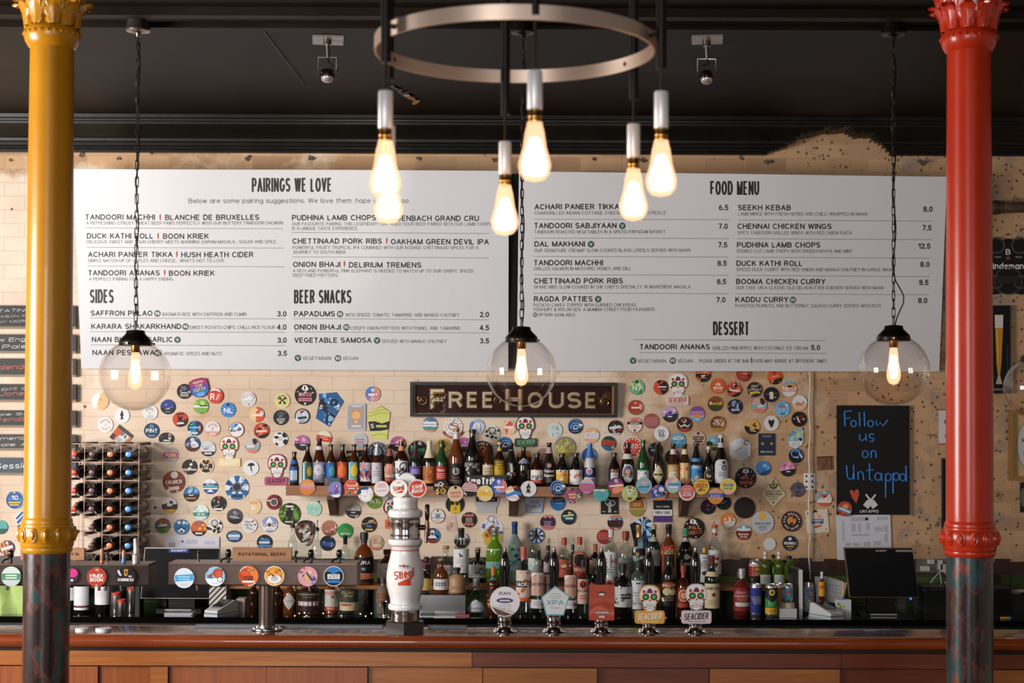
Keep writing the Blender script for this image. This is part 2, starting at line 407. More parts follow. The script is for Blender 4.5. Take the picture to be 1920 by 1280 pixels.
class Pr:
    """printed face: flat ink shapes in normalised coordinates (-1..1), stacked in thin layers, on a plane or round a cylinder"""
    def __init__(s, mb, su, sv, shape, mapf, cyl=False, asp=None):
        s.mb, s.su, s.sv, s.shape, s.map, s.cyl = mb, su, sv, shape, mapf, cyl
        s.layer = 0; s.k = sv/su if asp is None else asp      # circles: u radius = r*k so they stay round
    def put(s, vs, fs, m):
        n = s.layer*0.0001+0.0001
        s.mb.add([s.map(q[0]*s.su, q[1]*s.sv, n+(q[2]*0.00002 if len(q) > 2 else 0)) for q in vs], fs, m)
    def poly(s, pts, c, clip=True, nolayer=False):
        if not nolayer: s.layer += 1
        a = sum(pts[i][0]*pts[(i+1) % len(pts)][1]-pts[(i+1) % len(pts)][0]*pts[i][1] for i in range(len(pts)))
        if a < 0: pts = pts[::-1]
        if clip: pts = clip_conv(pts, s.shape)
        if len(pts) < 3: return
        m = ink(c)
        if s.cyl:
            u0 = min(p[0] for p in pts); u1 = max(p[0] for p in pts); n = max(1, int((u1-u0)/0.26)+1)
            for k in range(n):
                q = clip_half(clip_half(pts, -1, 0, -(u0+(u1-u0)*k/n)), 1, 0, u0+(u1-u0)*(k+1)/n)
                if len(q) > 2: s.put(q, [tuple(range(len(q)))], m)
        else: s.put(pts, [tuple(range(len(pts)))], m)
    def ring(s, pts, w, c):
        s.layer += 1; n = len(pts); q = [(p[0]*(1-w), p[1]*(1-w)) for p in pts]
        s.put(pts+q, [(k, (k+1) % n, n+(k+1) % n, n+k) for k in range(n)], ink(c))
    def text(s, t, y, h, c, w=None, x=0.0, rot=0.0, bold=0.02, slant=0.0, jit=0.0, align='c'):
        s.layer += 1; t = t.replace('_', ' ')
        fit = fit_xs(t, w/s.k/h, bold) if w else 1.0
        vs, fs, a, b = text2d(t, bold, slant, fit)
        if not vs: return
        sx = h*s.k
        off = {'c': (a+b)/2, 'l': a, 'r': b}[align]
        cr, sr = cos(radians(rot)), sin(radians(rot)); out = []
        for (p, q, r) in vs:
            u = (p-off)*sx; v = (q-0.5)*h
            if rot:
                u_, v_ = u/s.k, v; u, v = (u_*cr-v_*sr)*s.k, u_*sr+v_*cr
            out.append((u+x, v+y, r))
        s.put(out, fs, ink(c))
    def arc(s, t, r, h, c, a0=90, bottom=False, span=None, bold=0.02):
        s.layer += 1; t = t.replace('_', ' '); ws = []
        for ch in t:
            vs, fs, a, b = text2d(ch, bold); ws.append((b-a)*h+h*0.25 if vs else h*0.6)
        tot = sum(ws); da = (radians(span)/tot) if span else 1.0/r
        ang = -tot*da/2
        for ch, wd in zip(t, ws):
            vs, fs, a, b = text2d(ch, bold)
            th = ang+wd*da/2; ang += wd*da
            if not vs: continue
            phi = radians(a0)+th if bottom else radians(a0)-th
            rot = phi+pi/2 if bottom else phi-pi/2
            out = []
            for (p, q, z) in vs:
                x, y = (p-(a+b)/2)*h, (q-0.5)*h
                out.append(((r*cos(phi)+x*cos(rot)-y*sin(rot))*s.k, r*sin(phi)+x*sin(rot)+y*cos(rot), z))
            s.put(out, fs, ink(c))
    def spec(s, txt):
        for op in txt.split(';'):
            a = op.split()
            if not a: continue
            o = a[0]; g = lambda i, d=None: (float(a[i]) if len(a) > i else d)
            if o == 'R': s.ring(s.shape, g(2), a[1])
            elif o == 'I': s.poly([(p[0]*g(2), p[1]*g(2)) for p in s.shape], a[1])
            elif o == 'H': s.poly([(-2, g(1)), (2, g(1)), (2, g(2)), (-2, g(2))], a[3])
            elif o == 'V': s.poly([(g(1), -2), (g(2), -2), (g(2), 2), (g(1), 2)], a[3])
            elif o == 'D':
                t = radians(g(1)); n = (cos(t), sin(t)); q = (-n[1], n[0]); d = g(2)
                s.poly([(n[0]*d-q[0]*3, n[1]*d-q[1]*3), (n[0]*3-q[0]*3, n[1]*3-q[1]*3), (n[0]*3+q[0]*3, n[1]*3+q[1]*3), (n[0]*d+q[0]*3, n[1]*d+q[1]*3)], a[3])
            elif o == 'C': s.poly(circ(g(3)*s.k, 20, g(1), g(2), g(3)), a[4])
            elif o == 'E': s.poly(circ(g(3), 20, g(1), g(2), g(4)), a[5])
            elif o == 'O':
                s.layer += 1; n = 24; r, w_ = g(3), g(4); v0 = circ(r*s.k, n, g(1), g(2), r); v1 = circ((r-w_)*s.k, n, g(1), g(2), r-w_)
                s.put(v0+v1, [(k, (k+1) % n, n+(k+1) % n, n+k) for k in range(n)], ink(a[5]))
            elif o == 'B':
                x0, y0, x1, y1 = g(1), g(2), g(3), g(4); t = radians(g(6, 0)); cx, cy = (x0+x1)/2, (y0+y1)/2
                s.poly([(cx+(x-cx)*cos(t)-(y-cy)*sin(t), cy+(x-cx)*sin(t)+(y-cy)*cos(t)) for x, y in ((x0, y0), (x1, y0), (x1, y1), (x0, y1))], a[5])
            elif o == 'G': s.poly([tuple(float(q) for q in p.split(',')) for p in a[2:]], a[1])
            elif o in 'TN': s.text(a[1], g(2), g(3), a[4], g(5), g(6, 0.0), g(7, 0.0), bold=0.028 if o == 'T' else 0.0)
            elif o == 'J': s.text(a[1], g(2), g(3), a[4], g(5), g(6, 0.0), g(7, 0.0), slant=0.3)
            elif o == 'A': s.arc(a[1], g(2), g(3), a[4], g(5, 90), False, g(6))
            elif o == 'U': s.arc(a[1], g(2), g(3), a[4], g(5, -90), True, g(6))
            elif o == 'P':
                rnd = random.Random(int(a[3])); cols = a[1].split(','); r0, r1 = g(4, 0.15), g(5, 0.45)
                L0 = s.layer
                for i in range(int(a[2])):
                    s.layer = L0+1+i % 7; x, y = rnd.uniform(-0.9, 0.9), rnd.uniform(-0.9, 0.9); n = 7; r = rnd.uniform(r0, r1); ph = rnd.random()*6
                    st = rnd.uniform(0.5, 1.0); an = rnd.random()*3
                    pts = []
                    for k in range(n):
                        rr = r*rnd.uniform(0.65, 1.2); p, q = rr*cos(ph+k*2*pi/n), rr*st*sin(ph+k*2*pi/n)
                        pts.append((x+(p*cos(an)-q*sin(an))*s.k, y+p*sin(an)+q*cos(an)))
                    s.poly(pts, cols[i % len(cols)], nolayer=True)
                s.layer = L0+7
            elif o == 'S':
                n = int(a[2]); cx, cy = g(3, 0), g(4, 0)
                for k in range(n):
                    t = 2*pi*k/n; d = pi/n*0.5
                    s.poly([(cx, cy), (cx+2*cos(t-d), cy+2*sin(t-d)), (cx+2*cos(t+d), cy+2*sin(t+d))], a[1], nolayer=(k > 0))
            elif o == 'W':
                y, th, am, kk, ph = g(2), g(3), g(4), g(5), g(6); n = 14; xs = [-1+2*i/n for i in range(n+1)]
                top = [(x, y+am*sin(kk*x*3+ph)) for x in xs]
                for i in range(n):
                    s.poly([(top[i][0], top[i][1]-th), (top[i+1][0], top[i+1][1]-th), top[i+1], top[i]], a[1], nolayer=(i > 0))
            elif o == 'L':
                y, n, hw, st = g(2), int(a[3]), g(4, 0.5), g(5, 0.16); rnd = random.Random(n*7+int(y*50)); s.layer += 1
                for k in range(n):
                    f = hw*rnd.uniform(0.75, 1.0); yy = y-k*st
                    s.poly([(-f, yy-st*0.2), (f, yy-st*0.2), (f, yy+st*0.2), (-f, yy+st*0.2)], a[1], nolayer=True)

def plane_map(n0=0.0):
    return lambda u, v, n: (u, -(n0+n), v)
def cyl_map(r, z0=0.0, ry=None, yoff=0.0):
    return lambda u, v, n: ((r+n)*sin(u/r), -(r+n)*cos(u/r)*(1.0 if ry is None else ry/r)+yoff, z0+v)
# ================================================================ SETTING
WY = 9.0
def wall_mat():
    m, nt, b = newmat('painted_brick'); L = nt.links
    t = nt.nodes.new('ShaderNodeTexCoord'); sep = nt.nodes.new('ShaderNodeSeparateXYZ'); L.new(t.outputs['Object'], sep.inputs[0])
    X, Z = sep.outputs[0], sep.outputs[2]
    cmb = nt.nodes.new('ShaderNodeCombineXYZ')
    L.new(math_(nt, 'ADD', X, 20.03), cmb.inputs[0]); L.new(math_(nt, 'ADD', Z, -2.175+0.0775*40), cmb.inputs[1])
    v0 = t.outputs['Object']
    wob = noise(nt, v0, 14, 3); 
    off = nt.nodes.new('ShaderNodeVectorMath'); off.operation = 'MULTIPLY_ADD'
    L.new(wob.outputs['Color'], off.inputs[0]); off.inputs[1].default_value = (0.008, 0.008, 0); L.new(cmb.outputs[0], off.inputs[2])
    br = nt.nodes.new('ShaderNodeTexBrick'); L.new(off.outputs[0], br.inputs['Vector'])
    br.inputs['Scale'].default_value = 1.0; br.inputs['Brick Width'].default_value = 0.232; br.inputs['Row Height'].default_value = 0.0775
    br.inputs['Mortar Size'].default_value = 0.004; br.inputs['Mortar Smooth'].default_value = 0.3; br.offset = 0.5
    br.inputs['Color1'].default_value = (0.0, 0.0, 0.0, 1); br.inputs['Color2'].default_value = (1, 1, 1, 1); br.inputs['Mortar'].default_value = (0.5, 0.5, 0.5, 1)
    n1 = noise(nt, v0, 2.2, 5, 0.6)
    r1 = ramp(nt, [(0.3, 'dfc6ac'), (0.62, 'ecdac6')]); L.new(n1.outputs[0], r1.inputs[0])
    bare = ramp(nt, [(0.0, 'a07a5a'), (0.35, 'c49a70'), (0.7, 'cfa67c'), (1.0, 'b08760')]); L.new(br.outputs['Color'], bare.inputs[0])
    # worn share grows towards the right and the top strip of the wall
    gx = nt.nodes.new('ShaderNodeMapRange'); L.new(X, gx.inputs[0])
    gx.inputs[1].default_value = -0.1; gx.inputs[2].default_value = 2.3; gx.inputs[3].default_value = 0.0; gx.inputs[4].default_value = 0.44
    gz = nt.nodes.new('ShaderNodeMapRange'); L.new(Z, gz.inputs[0])
    gz.inputs[1].default_value = 3.2; gz.inputs[2].default_value = 3.36; gz.inputs[3].default_value = 0.0; gz.inputs[4].default_value = 0.34
    n2 = noise(nt, v0, 4.5, 7, 0.65, 0.5)
    wearv = math_(nt, 'ADD', n2.outputs[0], math_(nt, 'ADD', gx.outputs[0], gz.outputs[0]))
    wr = ramp(nt, [(0.62, 0.0), (0.8, 1.0)]); L.new(wearv, wr.inputs[0])
    c = mixc(nt, wr.outputs[0], r1.outputs[0], bare.outputs[0])
    # broad tan staining under the shelf and to the right
    n3 = noise(nt, v0, 1.3, 3, 0.5)
    st = ramp(nt, [(0.45, 0.0), (0.75, 0.55)]); L.new(math_(nt, 'ADD', n3.outputs[0], math_(nt, 'MULTIPLY', gx.outputs[0], 0.5)), st.inputs[0])
    c = mixc(nt, st.outputs[0], c, 'c39a74')
    # grey plaster remains
    n4 = noise(nt, v0, 6.0, 6, 0.7)
    gr = ramp(nt, [(0.7, 0.0), (0.8, 0.75)]); L.new(math_(nt, 'ADD', n4.outputs[0], math_(nt, 'MULTIPLY', gx.outputs[0], 0.42)), gr.inputs[0])
    c = mixc(nt, gr.outputs[0], c, '9a8778')
    # dark chips
    n5 = noise(nt, v0, 9.0, 9, 0.75)
    dk = ramp(nt, [(0.79, 0.0), (0.86, 0.8)]); L.new(math_(nt, 'ADD', n5.outputs[0], math_(nt, 'MULTIPLY', gx.outputs[0], 0.5)), dk.inputs[0])
    c = mixc(nt, dk.outputs[0], c, '4a382c')
    # old screw holes
    vo = nt.nodes.new('ShaderNodeTexVoronoi'); L.new(v0, vo.inputs['Vector']); vo.inputs['Scale'].default_value = 5.5
    ho = ramp(nt, [(0.035, 1.0), (0.055, 0.0)]); L.new(vo.outputs['Distance'], ho.inputs[0])
    c = mixc(nt, ho.outputs[0], c, '3a2a22')
    v2 = nt.nodes.new('ShaderNodeTexVoronoi'); L.new(off.outputs[0], v2.inputs['Vector']); v2.inputs['Scale'].default_value = 26
    pit = ramp(nt, [(0.16, 1.0), (0.24, 0.0)]); L.new(v2.outputs['Distance'], pit.inputs[0])
    pm_ = ramp(nt, [(0.74, 0.0), (0.86, 0.9)]); L.new(math_(nt, 'ADD', noise(nt, v0, 3.1, 4, 0.6).outputs[0], gx.outputs[0]), pm_.inputs[0])
    c = mixc(nt, math_(nt, 'MULTIPLY', pit.outputs[0], pm_.outputs[0]), c, '54402f')
    mo = math_(nt, 'MULTIPLY', br.outputs['Fac'], 0.22)
    c = mixc(nt, mo, c, 'a08468')
    L.new(c, b.inputs['Base Color']); b.inputs['Roughness'].default_value = 0.62
    h = math_(nt, 'SUBTRACT', math_(nt, 'MULTIPLY', n2.outputs[0], 0.5), math_(nt, 'ADD', br.outputs['Fac'], math_(nt, 'ADD', math_(nt, 'MULTIPLY', wr.outputs[0], 0.4), math_(nt, 'MULTIPLY', math_(nt, 'MULTIPLY', pit.outputs[0], pm_.outputs[0]), 0.8))))
    bump(nt, b, h, 0.28, 0.006)
    return m
mb = MB(); mb.box((-5.2, WY, 0), (5.2, WY+0.2, 3.8), wall_mat()); struct(mb, 'wall_back')
plaster = mottled('plaster', [(0.3, 'd0c6ba'), (0.7, 'dcd4ca')], 2.0, 0.8)
black = mottled('black_gloss_paint', [(0.3, '17110d'), (0.7, '221913')], 3.0, 0.5, 0.12, detail=8, spec=0.1)
mb = MB()
for a, b_ in (((-5.4, -3.4, 0), (-5.2, 3.3, 3.8)), ((-5.4, 5.5, 0), (-5.2, 9.2, 3.8)), ((-5.4, 3.3, 0), (-5.2, 5.5, 1.1)), ((-5.4, 3.3, 3.1), (-5.2, 5.5, 3.8))): mb.box(a, b_, plaster)
struct(mb, 'wall_left')
mb = MB(); mb.box((5.2, -3.4, 0), (5.4, 9.2, 3.8), plaster); struct(mb, 'wall_right')
mb = MB()
for a, b_ in (((-5.4, -3.6, 0), (5.4, -3.4, 1.0)), ((-5.4, -3.6, 3.3), (5.4, -3.4, 3.8)), ((-5.4, -3.6, 1.0), (-3.0, -3.4, 3.3)), ((-0.8, -3.6, 1.0), (0.8, -3.4, 3.3)), ((3.0, -3.6, 1.0), (5.4, -3.4, 3.3))): mb.box(a, b_, plaster)
struct(mb, 'wall_rear')
mb = MB(); mb.box((-5.4, -3.6, -0.1), (5.4, 9.2, 0), wood('floor', '4a3020', '6a4630', 0.5, (3, 0.6, 1))); struct(mb, 'floor')
mb = MB(); mb.box((-5.4, -3.6, 3.6), (5.4, 9.2, 3.8), black); struct(mb, 'ceiling')
wh = pm('cfcac4', 0.4)
def window(n, axis, c, w_, z0, z1):
    mb = MB()
    def bx(u0, u1, a, b_, t=0.03):
        if axis == 'Y': mb.box((u0, c-t, a), (u1, c+t, b_), wh)
        else: mb.box((c-t, u0, a), (c+t, u1, b_), wh)
    lo, hi = w_
    for u in (lo, hi-0.06, (lo+hi)/2-0.025): bx(u, u+0.06, z0, z1)
    for z in (z0, z1-0.06, (z0+z1)/2-0.02): bx(lo, hi, z, z+0.06)
    o = struct(mb, 'window_%d' % n)
    g = MB(); t = 0.004
    if axis == 'Y': g.box((lo, c-t, z0), (hi, c+t, z1), glass('f2f4f2'))
    else: g.box((c-t, lo, z0), (c+t, hi, z1), glass('f2f4f2'))
    g.build('pane', o)
window(1, 'X', -5.3, (3.3, 5.5), 1.1, 3.1); window(2, 'Y', -3.5, (-3.0, -0.8), 1.0, 3.3); window(3, 'Y', -3.5, (0.8, 3.0), 1.0, 3.3)

# cornice, broken away over the bare bricks right of the food menu
prof = [(8.965, 3.425), (8.96, 3.438), (8.948, 3.442), (8.948, 3.454), (8.938, 3.458), (8.932, 3.474), (8.915, 3.478), (8.912, 3.494), (8.90, 3.498),
        (8.87, 3.515), (8.82, 3.542), (8.80, 3.552), (8.79, 3.554), (8.788, 3.564), (8.776, 3.567), (8.774, 3.578), (8.755, 3.581), (8.75, 3.6)]
hole = [(1440, 284), (1455, 282), (1475, 274), (1490, 260), (1505, 258), (1520, 253), (1545, 246), (1590, 247), (1600, 256), (1622, 253), (1645, 262), (1658, 275), (1672, 284)]
def hole_z(x):
    for (x0, y0), (x1, y1) in zip(hole, hole[1:]):
        if x0 <= x <= x1: return P(x, y0+(y1-y0)*(x-x0)/(x1-x0), 8.93).z
    return 0
gloss = mottled('cornice_gloss', [(0.3, '131210'), (0.7, '1c1a17')], 9.0, 0.33, 0.25, detail=8, spec=0.16)
mb = MB()
xs = [-5.2]+[P(1440+i*7, 280, 8.93).x for i in range(34)]+[5.2]; rnd = random.Random(5)
for i in range(len(xs)-1):
    px = 1440+(i-1)*7+3.5; zc = (hole_z(px)+rnd.uniform(-0.006, 0.006)) if 0 < i < len(xs)-2 else 0
    pl = []
    for k, (y, z) in enumerate(prof):
        if z >= zc:
            if not pl and k:
                y0, z0 = prof[k-1]; t = (zc-z0)/(z-z0); pl.append((y0+(y-y0)*t, zc))
            pl.append((y, z))
    pl = [(9.0, pl[0][1])]+pl
    n = len(pl); x0, x1 = xs[i], xs[i+1]
    mb.add([(x0, y, z) for y, z in pl]+[(x1, y, z) for y, z in pl], [(k, k+1, n+k+1, n+k) for k in range(n-1)]+[tuple(range(n-1, -1, -1)), tuple(range(n, 2*n))], gloss)
struct(mb, 'trim_1')
# ceiling mouldings and joint strips
mb = MB()
for y, z in ((6.70, 0.03), (6.47, 0.035)):
    mb.box((-5.2, y-0.03, 3.6-z), (5.2, y+0.03, 3.6), black)
mb.cyl((-5.2, 6.58, 3.585), (5.2, 6.58, 3.585), 0.012, black, 8)
struct(mb, 'trim_2')
mb = MB()
a, b_ = P(490, 58, 6.78), P(572, 158, 7.96); a.z = b_.z = 3.597
mb.tube([a, b_], 0.004, pm('171412'), 6); struct(mb, 'trim_3')
mb = MB()   # a flake of paint hanging from the ceiling
for i, (x, y) in enumerate(((741, 148), (750, 158), (760, 170), (768, 180), (775, 195), (780, 203))):
    p = P(x, y, 8.0+i*0.07); p.z = 3.594-0.004*(i % 2)
    mb.cbox(p, (0.02+0.012*(i == 3), 0.09, 0.006), pm('9a7350' if i > 2 else '4a3a2e'), Matrix.Rotation(0.3*(i % 3)-0.3, 3, 'Z'))
struct(mb, 'trim_4')
# timber rail and green tiles behind the back counter
brown = mottled('brown_rail', [(0.3, '2e1a14'), (0.7, '44271d')], 5, 0.4)
mb = MB(); x = -5.2; rnd = random.Random(2)
while x < 5.2:
    x2 = min(5.2, x+rnd.uniform(0.03, 0.09)); mb.box((x, 8.985, 1.072), (x2, 9.0, 1.15+rnd.uniform(-0.008, 0.012)), brown); x = x2
struct(mb, 'trim_5')
def tile_mat():
    m, nt, b = newmat('green_tiles'); L = nt.links
    t = nt.nodes.new('ShaderNodeTexCoord'); sep = nt.nodes.new('ShaderNodeSeparateXYZ'); L.new(t.outputs['Object'], sep.inputs[0])
    cmb = nt.nodes.new('ShaderNodeCombineXYZ'); L.new(math_(nt, 'ADD', sep.outputs[0], 20), cmb.inputs[0]); L.new(sep.outputs[2], cmb.inputs[1])
    br = nt.nodes.new('ShaderNodeTexBrick'); L.new(cmb.outputs[0], br.inputs['Vector']); br.offset = 0.0
    br.inputs['Scale'].default_value = 1; br.inputs['Brick Width'].default_value = 0.152; br.inputs['Row Height'].default_value = 0.152; br.inputs['Mortar Size'].default_value = 0.003
    br.inputs['Color1'].default_value = lin('46542c'); br.inputs['Color2'].default_value = lin('556436'); br.inputs['Mortar'].default_value = lin('333c24')
    L.new(br.outputs['Color'], b.inputs['Base Color']); b.inputs['Roughness'].default_value = 0.2; return m
mb = MB(); mb.box((-5.2, 8.99, 0.4), (5.2, 9.0, 1.072), tile_mat()); struct(mb, 'trim_6')

# ---------------------------------------------------------------- bar counter
bar_red = wood('bar_top', '6e2d14', '8f431d', 0.24, (0.9, 16, 16), 0.5)
bar_or = wood('bar_orange', '86491f', 'a56730', 0.32, (0.9, 16, 16), 0.25)
bar_dk = wood('bar_dark_red', '592716', '74381d', 0.3, (0.9, 16, 16), 0.25)
bar_pn = wood('bar_panel', '773a19', '965126', 0.35, (14, 14, 0.9), 0.2)
BZ = P(960, 1193, 6.5).z
BX0, BX1 = -4.2, 4.2
bar = thing('bar_counter', 'long wooden bar counter with a rounded red brown top and panelled front', 'bar counter', (0, 6.6, 0))
mb = MB()
bn = [(6.78, BZ), (6.53, BZ), (6.512, BZ-0.004), (6.502, BZ-0.013), (6.498, BZ-0.027), (6.502, BZ-0.041), (6.512, BZ-0.05), (6.53, BZ-0.054), (6.78, BZ-0.054)]
n = len(bn)
mb.add([(BX0, y-6.6, z) for y, z in bn]+[(BX1, y-6.6, z) for y, z in bn], [(k, (k+1) % n, n+(k+1) % n, n+k) for k in range(1, n)]+[tuple(range(n))[::-1], tuple(range(n, 2*n))], bar_red)
mb.add([(BX0, .18, BZ), (BX0, -.07, BZ), (BX1, -.07, BZ), (BX1, .18, BZ)], [(0, 1, 2, 3)], wood('bar_surface', '351a10', '4a2415', .2, (.9, 16, 16), .5))
mb.build('counter_top', bar)
z1 = P(960, 1223, 6.54).z; z2 = P(960, 1250, 6.54).z
xj = P(885, 1236, 6.54).x
for x0, x1, m in ((BX0, xj-0.001, bar_or), (xj+0.001, P(1577, 1236, 6.54).x, bar_dk), (P(1577, 1236, 6.54).x+0.002, BX1, bar_dk)):
    mb = MB(); mb.box((x0, -0.06, z2), (x1, -0.03, z1), m); mb.build('frieze_board', bar)
mb = MB(); mb.box((BX0, -0.03, 0.02), (BX1, 0.1, BZ-0.054), pm('1d0f0a', 0.6)); mb.build('carcass', bar)
edges = [BX0]+[P(x, 1265, 6.555).x for x in (-200, 0, 185, 281, 316, 500, 690, 905, 1120, 1330, 1575, 1790, 2000)]+[BX1]
for i, (x0, x1) in enumerate(zip(edges, edges[1:])):
    mb = MB(); d = 0.012 if i % 2 else 0.0
    mb.box((x0+0.002, -0.052+d, 0.05), (x1-0.002, -0.031, z2-0.006), (bar_pn, bar_or, bar_pn)[i % 3] if i < 8 else (bar_or, bar_dk)[i % 2]); mb.build('front_panel', bar)
mb = MB(); mb.box((BX0, 0.18, 0.86), (BX1, 0.62, 0.9), pm('1a1816', 0.35)); mb.box((BX0, 0.58, 0.0), (BX1, 0.62, 0.86), pm('141210', 0.6)); mb.build('service_ledge', bar)
# long drip trays: pale steel line along the rear of the bar top
for x0, x1, nm in ((368, 718, 'left of the porcelain beer tower'), (803, 875, 'right of the porcelain beer tower')):
    a, b_ = P(x0, 1181, 6.76), P(x1, 1181, 6.76); mb = MB()
    mb.box((a.x, 6.735, BZ), (b_.x, 6.775, BZ+0.01), pm('6a6c72', .5, .7)); tag(mb.build('drip_tray'), 'narrow steel drip tray along the bar top %s' % nm, 'drip tray', 'drip trays on the bar')

# ---------------------------------------------------------------- back counter and plank shelf on it
CZ = P(960, 1159, 8.33).z
bc = thing('back_counter', 'black glossy back counter behind the bar carrying bottles and tills', 'counter', (0, 8.6, 0))
gl_black = pm('0b0a09', 0.08, 0.0, 0.3)
mb = MB(); mb.box((-4.6, -0.27, CZ-0.03), (4.6, 0.385, CZ), gl_black); mb.build('worktop', bc)
mb = MB(); mb.box((-4.6, -0.24, 0.0), (4.6, 0.385, CZ-0.03), pm('121110', 0.5)); mb.build('carcass', bc)
mb = MB(); a = P(150, 1172, 8.36); b_ = P(430, 1172, 8.36); mb.box((a.x, -0.25, a.z), (b_.x, -0.24, a.z+0.004), pm('8a5a3a', 0.4)); mb.build('edge_strip', bc)
TZ = CZ+0.125
mb = MB(); tx0, tx1 = P(-60, 1090, 8.72).x, P(1498, 1090, 8.72).x
ts = thing('plank_shelf', 'low plank shelf raised on the back counter along the wall', 'shelf', (0, 8.85, CZ), )
mb.box((tx0, -0.13, TZ-CZ-0.02), (tx1, 0.135, TZ-CZ), wood('plank', '8a5530', 'b97a48', 0.5)); mb.build('board', ts)
for x in (tx0+0.02, -1.9, -0.8, 0.3, 1.0, tx1-0.04):
    mb = MB(); mb.box((x, -0.1, 0), (x+0.02, 0.13, TZ-CZ-0.02), pm('2a1c14', 0.6)); mb.build('support', ts)

# ---------------------------------------------------------------- iron columns
def column(px, colr, label, dark, seed, pyc=600):
    Y = 5.5; c = P(px, pyc, Y); k = S(Y)
    zz = lambda y: P(960, y, Y).z
    t = thing('iron_column', label, 'column', (c.x, Y, 0), 'cast iron columns in front of the bar')
    paint = mottled('column_'+colr[0], [(0.3, colr[0]), (0.7, colr[1])], 3.5, 0.27, 0.12, coat=0.1, detail=3, bd=0.01, spec=.4)
    mb = MB(); mb.lathe([(0.0795, zz(978)), (0.0785, zz(700)), (0.076, zz(300)), (0.0735, zz(92))], paint, 48); mb.build('shaft', t)
    mb = MB(); mb.lathe([(0.12, 0), (0.12, 0.12), (0.1, 0.15), (0.085, 0.2), (0.078, 0.26), (0.0785, zz(1036))], dark, 48); mb.build('lower_shaft', t)
    mb = MB()
    mb.lathe([(0.079, zz(1039)), (0.083, zz(1037)), (0.086, zz(1033)), (0.085, zz(1029)), (0.088, zz(1027)), (0.0895, zz(1022)), (0.0895, zz(1019)), (0.093, zz(1016)), (0.095, zz(1005)), (0.094, zz(995)),
              (0.09, zz(990)), (0.088, zz(988)), (0.088, zz(985)), (0.085, zz(983)), (0.0855, zz(979)), (0.083, zz(975)), (0.0785, zz(972))], paint, 48)
    for i in range(14):
        a = 2*pi*i/14+seed; q = 0.0945
        for s_ in (-1, 1):
            pts = [(q*cos(a+s_*0.135*(1-abs(u)**2.2)*0.9), q*sin(a+s_*0.135*(1-abs(u)**2.2)*0.9), zz(1004)+u*0.022) for u in (-1, -0.7, -0.3, 0.3, 0.7, 1)]
            mb.tube(pts, 0.0035, paint, 6)
        mb.sphere((0.0945*cos(a), 0.0945*sin(a), zz(1004)), 0.012, paint, 8, 6, (0.8, 0.8, 1.5))
    mb.build('collar', t)
    mb = MB()
    mb.lathe([(0.0735, zz(96)), (0.08, zz(93)), (0.09, zz(84)), (0.0955, zz(74)), (0.0955, zz(66)), (0.09, zz(60)), (0.082, zz(56))], paint, 48)
    for i in range(26):
        a = 2*pi*i/26; mb.sphere((0.0935*cos(a), 0.0935*sin(a), zz(70)), 0.007, paint, 6, 4)
    mb.build('neck_ring', t)
    mb = MB()
    mb.lathe([(0.078, zz(60)), (0.084, zz(30)), (0.09, zz(0)), (0.105, zz(-60)), (0.13, 3.58), (0.16, 3.585), (0.16, 3.6)], paint, 36)
    rnd = random.Random(seed*10)
    for row, (z0, z1, r0, r1, n, o) in enumerate(((zz(58), zz(2), 0.082, 0.105, 10, 0), (zz(30), zz(-52), 0.09, 0.135, 10, 0.5), (zz(0), 3.57, 0.1, 0.17, 10, 0))):
        for i in range(n):
            a = 2*pi*(i+o)/n; vs = []; fs = []; R_, C_ = 8, 7
            for r in range(R_+1):
                u = r/R_; curl = 1.0 if u < 0.75 else 1.0
                rad = r0+(r1-r0)*(u**1.6)+0.022*max(0, (u-0.7)/0.3)**1.5
                z = z0+(z1-z0)*(u if u < 0.9 else 0.9-(u-0.9)*0.8)
                hw = 0.036*sin(pi*(0.12+0.8*u))**0.8*(1+0.18*sin(u*18))
                for q in range(C_+1):
                    v = -1+2*q/C_; bulge = 0.014*(1-v*v)+0.005*abs(cos(v*4.7))-0.002
                    vs.append(((rad+bulge)*cos(a)-hw*v*sin(a), (rad+bulge)*sin(a)+hw*v*cos(a), z-0.012*abs(v)*(u > .6)))
            for r in range(R_):
                for q in range(C_): fs.append((r*(C_+1)+q, r*(C_+1)+q+1, (r+1)*(C_+1)+q+1, (r+1)*(C_+1)+q))
            mb.add(vs, fs, paint)
    mb.build('leaf_capital', t)
def chipped(key, seed):
    m, nt, b = newmat('chipped_'+key); L = nt.links
    v = mapv(nt, (1, 1, 0.45), (seed, 0, 0)); n = noise(nt, v, 9, 6, 0.6)
    r = ramp(nt, [(0.0, '1c1210'), (0.46, '261613'), (0.5, '5e2c22'), (0.52, '1c3434'), (0.6, '26464a'), (0.615, '6b3127'), (0.66, '7a3a2c'), (0.7, '9a8668')])
    r.color_ramp.interpolation = 'LINEAR'
    L.new(n.outputs[0], r.inputs[0]); L.new(r.outputs[0], b.inputs['Base Color']); b.inputs['Roughness'].default_value = 0.24; b.inputs['Coat Weight'].default_value = 0.5
    bump(nt, b, n.outputs[0], 0.35, 0.006); return m
column(92.5, ('b0740e', 'be8216'), 'cast iron column with glossy mustard yellow paint and chipped dark foot', chipped('left', 1.3), 0.0)
column(1817.5, ('b62a10', 'c23618'), 'cast iron column with glossy red paint and chipped dark foot', chipped('right', 4.1), 0.1)

